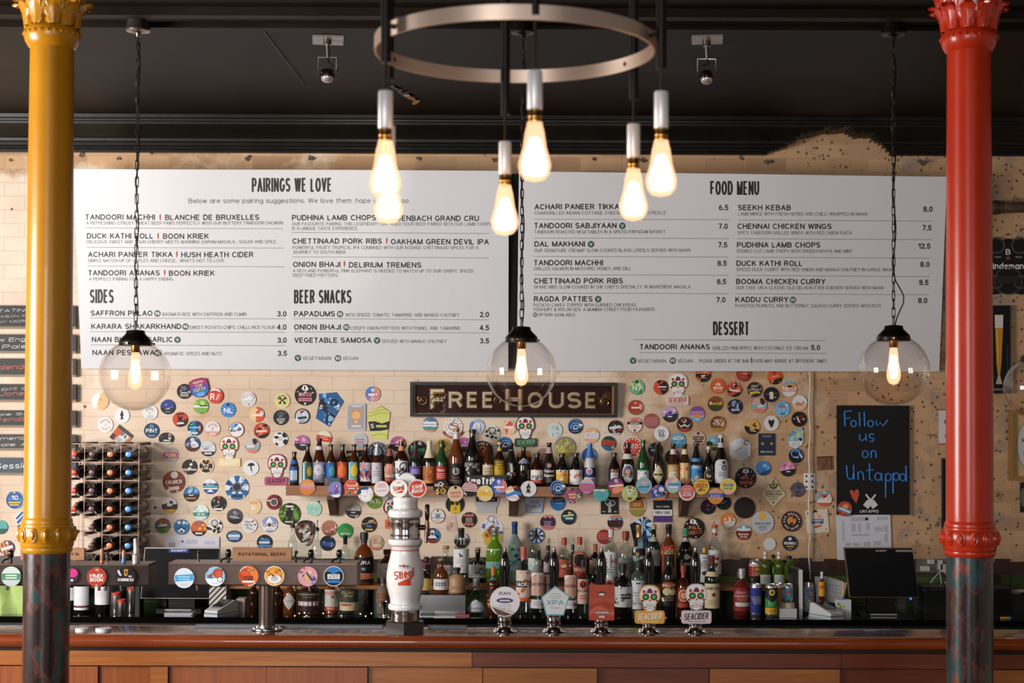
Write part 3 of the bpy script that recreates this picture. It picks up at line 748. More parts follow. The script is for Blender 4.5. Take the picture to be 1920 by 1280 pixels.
# chipped fixings left in the wall strip above the menus
mb = MB(); rnd = random.Random(12)
for x, y, r in ((153, 290, 8), (223, 297, 6), (284, 286, 6), (465, 297, 9), (585, 296, 9), (640, 281, 5), (787, 297, 7), (930, 300, 9), (1115, 298, 7), (1205, 300, 8), (1390, 296, 7), (1442, 303, 9), (1730, 305, 10), (20, 300, 5)):
    k = S(9); c = P(x, y, 9); n = 9; pts = []
    for i in range(n):
        q = r*rnd.uniform(.45, 1.1)*k; pts.append((c.x+q*1.2*cos(2*pi*i/n), c.z+q*.75*sin(2*pi*i/n)))
    mb.prism(pts, 8.9985, 9.0, mottled('old_fixing', [(.4, '3a2c24'), (.6, '7a6452')], 60, .7))
struct(mb, 'trim_7')
# ================================================================ LIGHTS OF THE ROOM
dkm = pm('1c1613', 0.35, 0.6)
bronze = pm('3a2a20', 0.4, 0.7)
brass = pm('b98545', 0.25, 1.0)
hot = emis('ffe4c4', 44.0)
bulbglass = glass('ffe9d0', 0.0, 0.02)
def lit_glass(col, st, share):
    m = bpy.data.materials.new('lit_bulb_glass'); m.use_nodes = True; nt = m.node_tree; N = nt.nodes; L = nt.links; N.clear()
    out = N.new('ShaderNodeOutputMaterial'); tr = N.new('ShaderNodeBsdfTransparent'); tr.inputs[0].default_value = lin('ffe4c4')
    em = N.new('ShaderNodeEmission'); em.inputs[0].default_value = lin(col); em.inputs[1].default_value = st
    mx = N.new('ShaderNodeMixShader'); mx.inputs[0].default_value = share
    L.new(tr.outputs[0], mx.inputs[1]); L.new(em.outputs[0], mx.inputs[2]); L.new(mx.outputs[0], out.inputs[0]); return m
lit = lit_glass('ffc6a0', 2.6, 0.5)
def bulb_profile(L, R, top):
    """pear shaped filament lamp hanging down from z=top"""
    return [(0.014, top), (0.015, top-0.06*L), (0.018, top-0.16*L), (R*0.72, top-0.42*L), (R*0.97, top-0.66*L), (R, top-0.74*L), (R*0.9, top-0.86*L), (R*0.6, top-0.96*L), (0.0, top-L)]
# ---- globe pendants on chains
def link_pts(L, W):
    pts = []
    for k in range(12):
        a = 2*pi*k/12; pts.append((W*cos(a), 0, L*(0.5 if sin(a) > 0 else -0.5)+W*sin(a) if abs(sin(a)) > 1e-6 else 0))
    return pts
globe_m = glass('fdf8f4', 0.0, 0.015, 1.0, 2.8)
def pendant(px, py, Y, rpx, label, chain_top_px=None, cord='tight', plate=True):
    k = S(Y); c = P(px, py, Y); r = rpx*k
    t = thing('globe_pendant', label, 'pendant light', (c.x, Y, c.z), 'globe pendant lamps above the bar')
    zc = 3.6-c.z                       # ceiling above the globe centre
    mb = MB(); pr = []
    for i in range(27):
        a = radians(24)+(pi-radians(24))*i/26; pr.append((max(0.0, r*sin(a)), r*cos(a)))
    mb.lathe(pr[:-1]+[(0, -r)], globe_m, 40); mb.v = mb.v; g = mb.build('glass_globe', t)
    # fitter cap over the opening
    rc = r*0.46; zt = r*cos(radians(24))
    mb = MB(); mb.lathe([(rc, zt-0.012), (rc*1.02, zt), (rc, zt+0.006), (rc*0.96, zt+0.012), (rc*0.72, zt+0.028), (rc*0.6, zt+0.036), (rc*0.55, zt+0.05), (0.012, zt+0.054)], dkm, 24)
    for i in range(3):
        a = 2*pi*i/3+0.3; mb.cyl((rc*0.98*cos(a), rc*0.98*sin(a), zt-0.004), ((rc+0.012)*cos(a), (rc+0.012)*sin(a), zt-0.004), 0.004, brass, 8)
    mb.build('fitter_cap', t)
    mb = MB(); mb.lathe([(0.018, zt+0.01), (0.018, zt-0.035), (0.015, zt-0.04)], brass, 16); mb.build('lampholder', t)
    b0 = zt-0.036; L = r*1.08; mb = MB(); mb.lathe(bulb_profile(L, 0.029, b0), lit, 18); bu = mb.build('bulb', t)
    mb = MB(); mb.lathe([(0.0, b0-0.22*L), (0.012, b0-0.22*L), (0.0195, b0-0.5*L), (0.014, b0-0.8*L), (0.0, b0-0.84*L)], hot, 10); mb.build('filament', bu)
    # chain
    z0 = zt+0.052; top = zc-0.075; n = int((top-z0)/0.0345); st = (top-z0)/n; mb = MB()
    rnd = random.Random(int(px))
    for i in range(n):
        a = (0.35 if i % 2 else 0.35+pi/2)+rnd.uniform(-0.25, 0.25); zz = z0+(i+0.5)*st
        pts = [(x*cos(a), x*sin(a), z+zz) for x, y, z in link_pts(0.030, 0.0068)]
        mb.tube(pts, 0.0021, bronze, 5, True)
    mb.build('chain', t)
    mb = MB(); pts = []
    for i in range(40):
        u = i/39; z = z0+(top-z0)*u
        x = 0.006*sin(u*23)+0.003
        if cord == 'loose': x += 0.036*math.exp(-((u-0.095)/0.05)**2)
        pts.append((x, -0.006*cos(u*23)-0.003, z))
    mb.tube(pts, 0.0026, dkm, 6); mb.build('cord', t)
    mb = MB(); ro = 0.052
    mb.lathe([(0.008, zc-0.085), (0.014, zc-0.072), (0.03, zc-0.066), (ro*0.93, zc-0.064), (ro, zc-0.058), (ro*0.95, zc-0.045), (ro*0.9, zc-0.03), (ro*0.9, zc)], pm('8a7a70', 0.25, 0.9) if plate else dkm, 28)
    mb.build('ceiling_rose', t)
pendant(253.5, 703, 6.6, 66.5, 'clear globe pendant lamp on a chain beside the yellow column')
pendant(977.5, 696, 6.6, 66, 'clear globe pendant lamp hanging in front of the gilded black framed sign', plate=False)
pendant(1675.5, 694, 6.6, 66.5, 'clear globe pendant lamp with loose cord hanging beside the red column', cord='loose', plate=False)
pendant(1941, 727, 7.6, 58, 'clear globe pendant lamp at the right edge behind the red column', plate=False)

# ---- bare swivel lamps on square plates
def swivel(px, label, tilt):
    Y = 6.97; k = S(Y); c = P(px, 70, Y); t = thing('swivel_lamp', label, 'ceiling spotlight', (c.x, Y, 3.6), 'swivel lamps on the ceiling')
    mb = MB(); mb.cbox((0, 0.02*tilt, -0.004), (0.135, 0.16, 0.007), pm('a99c98', 0.35, 0.5), Matrix.Rotation(0.12*tilt, 3, 'Z')); mb.build('mounting_plate', t)
    mb = MB(); mb.cyl((0, 0, -0.008), (0, 0, -0.03), 0.018, pm('6a5a52', 0.3, 0.8)); mb.cyl((0, 0, -0.03), (0.003, 0, -0.085), 0.009, steel()); mb.build('stem', t)
    mb = MB(); w_ = 0.04; z0, z1 = -0.085, -0.152
    mb.tube([(-w_, 0, z1), (-w_, 0, z0), (w_, 0, z0), (w_, 0, z1)], 0.0022, steel(), 6)
    for s_ in (-1, 1): mb.cyl((s_*(w_+0.008), 0, z1+0.004), (s_*(w_-0.012), 0, z1+0.004), 0.005, brass, 8)
    mb.build('yoke', t)
    mb = MB(); pts = [(0.003, -0.004, -0.085), (0.008, -0.02, -0.11), (0.03*tilt, -0.03, -0.125), (0.012*tilt, -0.02, -0.14), (0, 0, -0.15)]
    mb.tube(pts, 0.0028, dkm, 6); mb.build('wire', t)
    mb = MB(); mb.lathe([(0.012, -0.135), (0.02, -0.14), (0.026, -0.15), (0.028, -0.168), (0.026, -0.172)], pm('3c322c', 0.3, 0.8), 20)
    for i in range(6):
        a = 2*pi*i/6; mb.tube([(0.02*cos(a), 0.02*sin(a), -0.138), (0.031*cos(a), 0.031*sin(a), -0.15), (0.03*cos(a), 0.03*sin(a), -0.172)], 0.0022, dkm, 5)
    mb.build('lamp_body', t)
    mb = MB(); mb.lathe([(0.027, -0.168), (0.027, -0.176), (0.023, -0.187), (0.014, -0.194), (0, -0.197)], pm('cfc2ba', 0.12, 0.6), 20); mb.build('lens', t)
    return c.x
for px, lab, s_ in ((614, 'bare swivel spotlight on a square plate left of the ring chandelier', 1), (1325, 'bare swivel spotlight on a square plate right of the ring chandelier', -1)):
    x = swivel(px, lab, s_)
spot('swivel_glow', (P(614, 70, 6.97).x, 6.99, 3.37), (-1.55, 9, 3.3), 26, 60, (1, 0.84, 0.62), 0.35, 0.015)
spot('swivel_glow', (P(1325, 70, 6.97).x, 6.99, 3.37), (0.6, 9, 2.9), 8, 66, (1, 0.84, 0.62), 0.8, 0.015)

# ---- ring chandelier
CY = 3.3; cx = P(965, 82, CY).x; RZ = P(965, 88, CY).z; RR = 262*S(CY)
ch = thing('ring_chandelier', 'round metal ring chandelier with six hanging filament bulbs', 'chandelier', (cx, CY, RZ))
copper = pm('e6ccb8', 0.36, 0.85)
mb = MB(); h = 0.0145; n = 72
vs = []; fs = []
for i in range(n):
    a = 2*pi*i/n
    for (r, z) in ((RR+0.002, -h), (RR+0.002, h), (RR-0.002, h), (RR-0.002, -h)): vs.append((r*cos(a), r*sin(a), z))
for i in range(n):
    j = (i+1) % n
    for q in range(4): fs.append((i*4+q, j*4+q, j*4+(q+1) % 4, i*4+(q+1) % 4))
mb.add(vs, fs, copper); mb.build('ring_band', ch)
ctop = 3.6-RZ
bulbs = [(723, 171, 3.12, 118, 0), (1003, 133, 3.02, 30, 1), (1240, 172, 3.19, 130, 2), (1188, 233, 3.47, 186, 3), (947, 266, 3.58, 215, 4), (729, 236, 3.43, 150, 5)]
for px, py, Y, pend, i in bulbs:
    q = P(px, py, Y); q = q-Vector((cx, CY, RZ)); k = S(Y)
    ze = P(px, pend, Y).z-RZ
    mb = MB(); mb.cyl((q.x, q.y, ctop), (q.x, q.y, max(ze, q.z+0.045)), 0.0105, dkm, 14); arm = mb.build('drop_rod', ch)
    mb = MB(); mb.cyl((q.x, q.y, max(ze, q.z+0.045)), (q.x, q.y, q.z), 0.0028, bronze, 8); mb.build('flex', arm)
    mb = MB(); a = atan2(q.y, q.x); d = Vector((cos(a), sin(a), 0)); mb.cyl(d*(RR-0.003), Vector((q.x, q.y, 0)), 0.005, dkm, 8); mb.build('clamp_screw', arm)
    mb = MB(); mb.lathe([(0.006, q.z+0.002), (0.0135, q.z), (0.0145, q.z-0.003), (0.0145, q.z-0.072), (0.0135, q.z-0.074)], pm('dedad8', 0.38, 0.35), 20, (q.x, q.y, 0)); hd = mb.build('lampholder', ch)
    mb = MB(); mb.lathe([(0.013, q.z-0.072), (0.0125, q.z-0.085), (0.0135, q.z-0.087), (0.0125, q.z-0.09), (0.0135, q.z-0.093), (0.012, q.z-0.1)], brass, 16, (q.x, q.y, 0)); mb.build('screw_cap', hd)
    top = q.z-0.098; L = 0.113; R_ = 0.031
    mb = MB(); mb.lathe(bulb_profile(L, R_, top), lit, 24, (q.x, q.y, 0)); bl = mb.build('bulb', ch)
    mb = MB(); mb.lathe([(0.0, top-0.24*L), (0.009, top-0.27*L), (0.0175, top-0.5*L), (0.0235, top-0.72*L), (0.02, top-0.86*L), (0.0, top-0.9*L)], hot, 14, (q.x, q.y, 0)); mb.build('filament', bl)
mb = MB(); mb.lathe([(RR+0.03, ctop), (RR+0.03, ctop-0.02), (0.0, ctop-0.02)], dkm, 48); mb.build('ceiling_plate', ch)

# ================================================================ MENU BOARDS AND SIGNS
def outline_obj(pts, th, m, side=None):
    mb = MB(); mb.prism(pts, -th, 0.0, m, side); return mb
def board_prep(px, py, w, h, Y):
    c = P(px, py, Y); k = S(Y); return c, k
def menu(label, name_pts, Ytop, Ybot, items, side):
    """hanging sheet: corners tl,tr,br,bl in px; tilted so that its top leans into the room"""
    tl, tr, br, bl = [P(p[0], p[1], Ytop if i < 2 else Ybot) for i, p in enumerate(name_pts)]
    c = (tl+tr+br+bl)/4
    # bilinear sheet with a slight billow
    def at(u, v, n=0.0):
        p = (bl*(1-u)+br*u)*(1-v)+(tl*(1-u)+tr*u)*v
        bow = 0.012*sin(pi*u*2.3+side)*v
        ex = (br-bl).normalized(); ey = (tl-bl).normalized(); nn = ex.cross(ey).normalized()
        return p-c+nn*(n+bow)
    paper = pm('dad9dc', 0.4)
    mb = MB(); NU = 24; vs = []; fs = []
    for back in (0, 1):
        for i in range(NU+1):
            for v in (0, 0.5, 1): vs.append(at(i/NU, v, -0.004 if back else 0.0))
    o = 3*(NU+1)
    for i in range(NU):
        for j in range(2):
            a = i*3+j; fs.append((a, a+3, a+4, a+1)); fs.append((o+a, o+a+1, o+a+4, o+a+3))
        fs.append((i*3, o+i*3, o+i*3+3, i*3+3)); fs.append((i*3+2, i*3+5, o+i*3+5, o+i*3+2))
    fs.append((0, 1, o+1, o)); fs.append((1, 2, o+2, o+1)); a = NU*3; fs.append((a, o+a, o+a+1, a+1)); fs.append((a+1, o+a+1, o+a+2, a+2))
    mb.add(vs, fs, paper)
    x0, x1 = name_pts[0][0], name_pts[1][0]
    def uv(px, py):            # invert the quad numerically
        u, v = (px-x0)/(x1-x0), (name_pts[3][1]-py)/(name_pts[3][1]-name_pts[0][1])
        TLx, TRx, BRx, BLx = [p[0] for p in name_pts]; TLy, TRy, BRy, BLy = [p[1] for p in name_pts]
        for _ in range(12):
            X = (BLx*(1-u)+BRx*u)*(1-v)+(TLx*(1-u)+TRx*u)*v; Yy = (BLy*(1-u)+BRy*u)*(1-v)+(TLy*(1-u)+TRy*u)*v
            u += (px-X)/(x1-x0); v -= (py-Yy)/(name_pts[3][1]-name_pts[0][1])
        return u, v
    ht = bt = rt = st = mb
    blk = pm('1e1817', 0.5); gry = pm('55504f', 0.5); grn = pm('2f5a3c', 0.5); red = pm('b8402c', 0.5); linec = pm('8f888a', 0.5); whi = pm('f0f0ee', 0.5)
    def txt(m, s, x, y, h, mat, w_=None, align='l', bold=0.0, n=0.0006):
        vs, fs, a, b_ = text2d(s, bold, 0.0, fit_xs(s, w_/h, bold) if w_ else 0.92)
        sx = h
        off = {'l': a, 'c': (a+b_)/2, 'r': b_}[align]
        m.add([at(*uv(x+(p-off)*sx, y-(q-0.5)*h), n+r*0.00003) for p, q, r in vs], fs, mat)
    def quad(m, xa, ya, xb, yb, mat, n=0.0005):
        N_ = 12; vs = []; 
        for i in range(N_+1):
            x = xa+(xb-xa)*i/N_; y = ya+(yb-ya)*i/N_
            vs += [at(*uv(x, y-0.55), n), at(*uv(x, y+0.55), n)]
        m.add(vs, [(2*i+1, 2*i+3, 2*i+2, 2*i) for i in range(N_)], mat)
    for it in items:
        k = it[0]
        if k == 'h': txt(ht, it[1], it[2], it[3], it[4], blk, it[5], 'c', 0.012)
        elif k == 's': txt(bt, it[1], it[2], it[3], it[4], gry, it[5], 'l', 0.004)
        elif k == 'd': txt(ht, it[1], it[2], it[3], 10.3, blk, it[4], 'l', 0.032)
        elif k == 'p': txt(ht, it[1], it[2], it[3], 10.2, blk, None, 'r', 0.032)
        elif k == 'l': quad(rt, it[1], it[2], it[3], it[4], linec)
        elif k in ('V', 'G'):
            x, y = it[1], it[2]; r = 6.2 if len(it) < 4 else it[3]
            st.add([at(*uv(x+r*cos(2*pi*i/20), y-r*sin(2*pi*i/20)), 0.0005) for i in range(20)], [tuple(range(20))], grn)
            txt(st, 'V' if k == 'V' else 'VG', x, y, r*1.05, whi, r*(0.95 if k == 'V' else 1.35), 'c', 0.03, 0.0009)
        elif k == 'c':     # chilli pepper mark between the pairings
            x, y = it[1], it[2]
            st.add([at(*uv(x+a, y+b_), 0.0005) for a, b_ in ((-1.6, -3.5), (-1.2, 2), (0, 6.5), (1.3, 2), (1.7, -3.5), (0, -5))], [tuple(range(6))], red)
            st.add([at(*uv(x+a, y+b_), 0.0006) for a, b_ in ((-1.2, -4), (1.2, -4), (0.5, -7), (-0.2, -7))], [tuple(range(4))], grn)
    return tag(mb.build('menu_board', None, c, smooth=False), label, 'menu board', 'white menu boards above the bar')
h_ = 26
menu('white menu board headed Pairings We Love behind the left globe lamp', ((137, 316.5), (954, 320), (953, 695.5), (152.5, 690.5)), 8.72, 8.95, [
 ('h', 'PAIRINGS WE LOVE', 546, 346, h_, 150), ('s', 'Below are some pairing suggestions. We love them, hope you will too', 354, 375, 9, 412),
 ('d', 'TANDOORI MACHHI', 161, 405, 131), ('c', 301, 406), ('d', 'BLANCHE DE BRUXELLES', 310, 405.5, 176), ('s', 'A REFRESHING CITRUSY WHEAT BEER PAIRS PERFECTLY WITH OUR BUTTERY TANDOORI SALMON.', 162, 416, 6.2, 369), ('l', 161, 425, 531, 427),
 ('d', 'DUCK KATHI ROLL', 163, 440, 125), ('c', 297, 441), ('d', 'BOON KRIEK', 306, 440.5, 86), ('s', 'DELICIOUS SWEET AND SOUR CHERRY MEETS WARMING GARAM MASALA... SUGAR AND SPICE.', 163, 451, 6.2, 356), ('l', 163, 461, 532, 463),
 ('d', 'ACHARI PANEER TIKKA', 165, 474.5, 159), ('c', 332, 475), ('d', 'HUSH HEATH CIDER', 340, 475, 135), ('s', 'SIMPLE MATCH-UP OF APPLES AND CHEESE... WHAT\'S NOT TO LOVE?', 165, 486, 6.2, 258), ('l', 164, 496, 533, 498),
 ('d', 'TANDOORI ANANAS', 166, 509, 135), ('c', 309, 509.5), ('d', 'BOON KRIEK', 317, 509.5, 86), ('s', 'A PERFECT PAIRING FOR A HAPPY ENDING.', 167, 520.5, 6.2, 159),
 ('h', 'SIDES', 191, 553, h_, 45), ('h', 'BEER SNACKS', 605, 554, h_, 108),
 ('d', 'SAFFRON PULAO', 170, 585, 116), ('G', 295.5, 585.5), ('s', 'BASMATI RICE WITH SAFFRON AND CUMIN', 305, 587, 6.6, 157), ('p', '3.0', 537, 586.5), ('l', 169, 594, 535, 596),
 ('d', 'KARARA SHAKARKHAND', 171, 610, 169), ('G', 348, 610.5), ('s', 'SWEET POTATO CHIPS, CHILLI, RICE FLOUR', 355, 612, 6.6, 161), ('p', '4.0', 537, 611.5), ('l', 169, 620, 535, 621.5),
 ('d', 'NAAN BUTTER/GARLIC', 172, 635, 152), ('V', 333, 635.5), ('p', '3.0', 537.5, 636.5), ('l', 170, 645.5, 535, 647),
 ('d', 'NAAN PESHAWARI', 173, 660, 130), ('G', 295.5, 661), ('s', 'AROMATIC SPICES AND NUTS', 307, 662, 6.6, 109), ('p', '3.5', 538, 661.5),
 ('d', 'PUDHINA LAMB CHOPS', 547, 406.5, 158), ('c', 713.5, 407), ('d', 'RODENBACH GRAND CRU', 723, 407.5, 175), ('s', 'OUR FAVOURITE PAIRING. THIS LEGENDARY OAK-AGED SOUR BEER PAIRED WITH OUR LAMB CHOPS', 547, 418, 6.2, 374), ('s', 'IS A UNIQUE TASTE EXPERIENCE.', 547, 426.5, 6.2, 124), ('l', 547, 434, 917, 435.5),
 ('d', 'CHETTINAAD PORK RIBS', 548, 450, 168), ('c', 725, 450), ('d', 'OAKHAM GREEN DEVIL IPA', 732.5, 451, 184), ('s', 'POWERFUL FRUITY TROPICAL IPA COMBINED WITH OUR INTENSE CHETTINAAD SPICES FOR A', 548, 462, 6.2, 349), ('s', 'JOURNEY TO SOUTH INDIA.', 548, 470.5, 6.2, 101), ('l', 548, 479.5, 917, 481),
 ('d', 'ONION BHAJI', 549, 493.5, 89), ('c', 645.5, 493.5), ('d', 'DELIRIUM TREMENS', 654, 494.5, 136), ('s', 'A RICH AND POWERFUL PINK ELEPHANT IS NEEDED TO MATCH UP TO OUR CRISPY, SPICED,', 549, 505.5, 6.2, 340), ('s', 'DEEP FRIED FRITTERS.', 549, 514, 6.2, 85),
 ('d', 'PAPADUMS', 551, 586.5, 77), ('G', 637.5, 587), ('s', 'WITH SPICED TOMATO, TAMARIND, AND MANGO CHUTNEY', 647, 588.5, 6.6, 214), ('p', '2.0', 917, 587.5), ('l', 550, 595.5, 917, 597.5),
 ('d', 'ONION BHAJI', 551, 611.5, 88), ('G', 649.5, 612), ('s', 'CRISPY ONION FRITTERS WITH FENNEL AND TAMARIND', 658, 613.5, 6.6, 205), ('p', '4.5', 917, 612.5), ('l', 551, 620.5, 917, 622.5),
 ('d', 'VEGETABLE SAMOSA', 551.5, 636.5, 145), ('V', 707, 637), ('s', 'SERVED WITH MANGO CHUTNEY', 716, 638.5, 6.6, 121), ('p', '3.5', 917, 637.5),
 ('V', 558.5, 670.5), ('s', 'VEGETARIAN', 567.5, 671, 6.8, 53), ('G', 633.5, 671), ('s', 'VEGAN', 642.5, 671, 6.8, 29)], 0.3)
menu('white menu board headed Food Menu behind the right globe lamp', ((973, 321), (1775, 331), (1761, 696.5), (969, 695)), 8.72, 8.95, [
 ('h', 'FOOD MENU', 1378, 352, h_, 92), ('h', 'DESSERT', 1370, 614, h_, 68),
 ('d', 'ACHARI PANEER TIKKA', 1002, 386, 159), ('s', 'CHARGRILLED INDIAN COTTAGE CHEESE IN A MANGO PICKLE', 1002, 397.5, 6.4, 247), ('p', '6.5', 1366, 388), ('l', 1001, 409, 1369, 410.5),
 ('d', 'TANDOORI SABJIYAAN', 1002, 421, 155), ('V', 1167, 421.5), ('s', 'TANDOORI ROASTED VEGETABLES IN A SPICED PAPADUM BASKET', 1002, 432.5, 6.4, 246), ('p', '7.0', 1365, 422.5), ('l', 1001, 444, 1368, 445.5),
 ('d', 'DAL MAKHANI', 1002, 455, 95), ('V', 1108, 455.5), ('s', 'OUR SIGNATURE CREAMY SLOW-COOKED BLACK LENTILS SERVED WITH NAAN', 1001.5, 467, 6.4, 293), ('p', '7.5', 1364, 457), ('l', 1001, 478, 1367, 480),
 ('d', 'TANDOORI MACHHI', 1001.5, 490, 130), ('s', 'GRILLED SALMON IN MUSTARD, HONEY, AND DILL', 1001, 501, 6.4, 182), ('p', '8.5', 1363, 491.5), ('l', 1001, 512.5, 1366, 514),
 ('d', 'CHETTINAAD PORK RIBS', 1001, 524, 167), ('s', 'SPARE RIBS SLOW-COOKED IN THE CHEF\'S SPECIALTY 14-INGREDIENT MASALA', 1001, 535.5, 6.4, 294), ('p', '8.5', 1362, 526), ('l', 1000, 547, 1366, 548.5),
 ('d', 'RAGDA PATTIES', 1001, 558, 110), ('V', 1121.5, 558.5), ('s', 'POTATO CAKES TOPPED WITH CURRIED CHICKPEAS,', 1000, 569.5, 6.4, 194), ('s', 'YOGHURT & NYLON SEV, A MUMBAI STREET FOOD FAVOURITE', 1000, 578, 6.4, 228), ('G', 1003.5, 588, 4.2), ('s', 'OPTION AVAILABLE', 1009, 588, 6.4, 70), ('p', '7.0', 1360.5, 560),
 ('d', 'SEEKH KEBAB', 1384, 388, 99), ('s', 'LAMB MINCE WITH FRESH HERBS AND CHILLI, WRAPPED IN NAAN', 1384, 399.5, 6.4, 241), ('p', '8.0', 1748, 390.5), ('l', 1384, 411, 1747, 412.5),
 ('d', 'CHENNAI CHICKEN WINGS', 1383, 422.5, 176), ('s', 'SPICY TANDOORI GRILLED WINGS WITH RED ONION RAITA', 1383, 434.5, 6.4, 214), ('p', '7.5', 1746, 425), ('l', 1382, 445.5, 1747, 447),
 ('d', 'PUDHINA LAMB CHOPS', 1382, 457, 156), ('s', 'DOUBLE-CUT LAMB CHOPS WITH GREEN PAPAYA AND MINT', 1382, 468.5, 6.4, 216), ('p', '12.5', 1744, 459), ('l', 1381, 480, 1744, 481.5),
 ('d', 'DUCK KATHI ROLL', 1381, 491.5, 124), ('s', 'SPICED DUCK CONFIT WITH RED ONION AND MANGO CHUTNEY IN GARLIC NAAN', 1381, 503, 6.4, 294), ('p', '8.0', 1742.5, 493), ('l', 1380, 514, 1743, 516),
 ('d', 'BOOMA CHICKEN CURRY', 1380.5, 525.5, 167), ('s', 'OUR TAKE ON A CLASSIC OLD DELHI BUTTER CHICKEN SERVED WITH NAAN', 1380, 537, 6.4, 276), ('p', '8.5', 1740.5, 527), ('l', 1379, 548.5, 1741, 550),
 ('d', 'KADDU CURRY', 1379, 559.5, 99), ('G', 1487, 560), ('s', 'ROASTED PEANUTS AND BUTTERNUT SQUASH CURRY SERVED WITH ROTI', 1379, 571, 6.4, 272), ('p', '8.0', 1738.5, 561),
 ('l', 1188, 635.5, 1549, 637), ('d', 'TANDOORI ANANAS', 1200, 649, 132), ('s', 'GRILLED PINEAPPLE WITH COCONUT ICE CREAM', 1336, 651.5, 7, 179), ('p', '5.0', 1538, 650.5), ('l', 1200, 660, 1549, 661.5),
 ('V', 1187, 675.5), ('s', 'VEGETARIAN', 1195.5, 676, 6.8, 53), ('G', 1261.5, 675.5), ('s', 'VEGAN', 1270.5, 676, 6.8, 28), ('s', 'PLEASE ORDER AT THE BAR', 1311, 676, 7, 94), ('c', 1409, 676), ('s', 'FOOD MAY ARRIVE AT DIFFERENT TIMES', 1412, 676, 7, 138)], 1.5)
# dark batten seen in the gap between the two boards
mb = MB(); a, b_ = P(930, 322, 8.97), P(990, 700, 8.97)
mb.box((a.x, 8.962, P(960, 690, 8.97).z), (b_.x, 8.995, P(960, 326, 8.97).z), pm('1a1613', 0.6)); tag(mb.build('backing_batten'), 'dark vertical batten on the wall in the gap between the two menu boards', 'batten')

# ---- generic flat items with printed faces
def flat(name, label, cat, px, py, w_, h__, Y, base, spec, group=None, rot=0, th=0.004, shape=None, edge=None, frame=None, tilt=0, build=True, gloss=None):
    """card, sign or board: w,h in px; shape in normalised coords"""
    c = P(px, py, Y); k = S(Y); su, sv = w_*k/2, h__*k/2
    sh = shape or [(-1, -1), (1, -1), (1, 1), (-1, 1)]
    mb = MB(); mb.prism([(x*su, z*sv) for x, z in sh], -th, 0, gloss or ink(base), ink(edge or base))
    pr = Pr(mb, su, sv, sh, plane_map(th), asp=sv/su); pr.spec(spec)
    rt = (Matrix.Rotation(radians(-rot), 4, 'Y') @ Matrix.Rotation(radians(tilt), 4, 'X')).to_euler()
    if frame is None:
        o = mb.build(name, None, c, rt, smooth=False); return tag(o, label, cat, group) if label else o
    t = thing(name, label, cat, c, group, rt)
    mb.build('panel', t, smooth=False)
    fc, fw, fd = frame; f = MB(); a, b_ = su+fw*k, sv+fw*k
    m = pm(fc, 0.35) if isinstance(fc, str) else fc
    for (x0, z0, x1, z1) in ((-a, -b_, a, -sv), (-a, sv, a, b_), (-a, -sv, -su, sv), (su, -sv, a, sv)): f.box((x0, -fd, z0), (x1, 0.0, z1), m)
    f.build('frame', t); return t
# gilded black framed sign
t = flat('pub_sign', 'dark red gilded sign in a black frame under the gap between the menu boards', 'sign', 963, 748.5, 376, 54, 8.985, '3a1714', 'R c59a5c 0.02', frame=('191512', 5.5, 0.03), tilt=5)
def gild(ch, x0, w_, h__, y=750):
    c = P(963, 748.5, 8.985); k = S(8.985); mb = MB()
    for bold, cc, n in ((0.05, 'a87c45', 0.0046), (0.012, 'e9dcc0', 0.0052), (-0.028, 'b9a080', 0.0056)):
        xs_ = (w_/h__-0.2)/max(0.3, GL[ch][0]); vs, fs, a, b_ = text2d(ch, bold, 0, xs_); a0 = text2d(ch, 0.05, 0, xs_)[2]
        s_ = h__; mb.add([((x0+(p-a0)*s_-963)*k, -n-r*0.00004, (748.5-(y-(q-0.5)*h__))*k) for p, q, r in vs], fs, pm(cc, 0.3, 0.75))
    return mb
mb = MB()
for ch, x0, w_, h__, y in (('F', 806, 31, 40, 749), ('R', 841, 27, 31, 749.5), ('E', 875, 22, 31, 749.5), ('E', 904, 22, 31, 749.5), ('H', 947, 32, 40, 749), ('O', 989, 29, 31, 749.5), ('U', 1028, 29, 31, 749.5), ('S', 1063, 27, 31, 749.5), ('E', 1097, 22, 31, 749.5)):
    g = gild(ch, x0, w_, h__, y); o = len(mb.v); mb.v += g.v
    for f, i in zip(g.f, g.mi): mb.f.append([q+o for q in f]); mb.mi.append(mb.M(g.mats[i]))
mb.build('gilded_lettering', t, smooth=False)
mb = MB(); k = S(8.985); gold = pm('b08a50', 0.3, 0.7)
def scroll(x, y, r, s_, turns=1.6, ph=0.0):
    pts = []
    for i in range(26):
        u = i/25; a = ph+s_*u*turns*2*pi; rr = r*(1-0.8*u); pts.append(((x+rr*cos(a)-963)*k, -0.006, (748.5-(y-rr*sin(a)))*k))
    mb.tube(pts, 0.9*k, gold, 5)
for x, y, r, s_, ph in ((793, 750, 10, 1, 2.6), (786, 747, 5, -1, 0), (815, 751, 12, -1, 2.2), (830, 744, 8, 1, 0), (934, 751, 9, 1, 0.5), (954, 753, 7, -1, 2), (1135, 753, 11, 1, 0.5), (1138, 740, 8, -1, 4), (1127, 752, 7, -1, 2.5)): scroll(x, y, r, s_, 1.5, ph)
mb.build('gilded_scrolls', t)
mb = MB(); mb.box((-188*k, -0.0095, -27*k), (188*k, -0.008, 27*k), glass('f4f4f4', 0, 0.01)); mb.build('glazing', t)
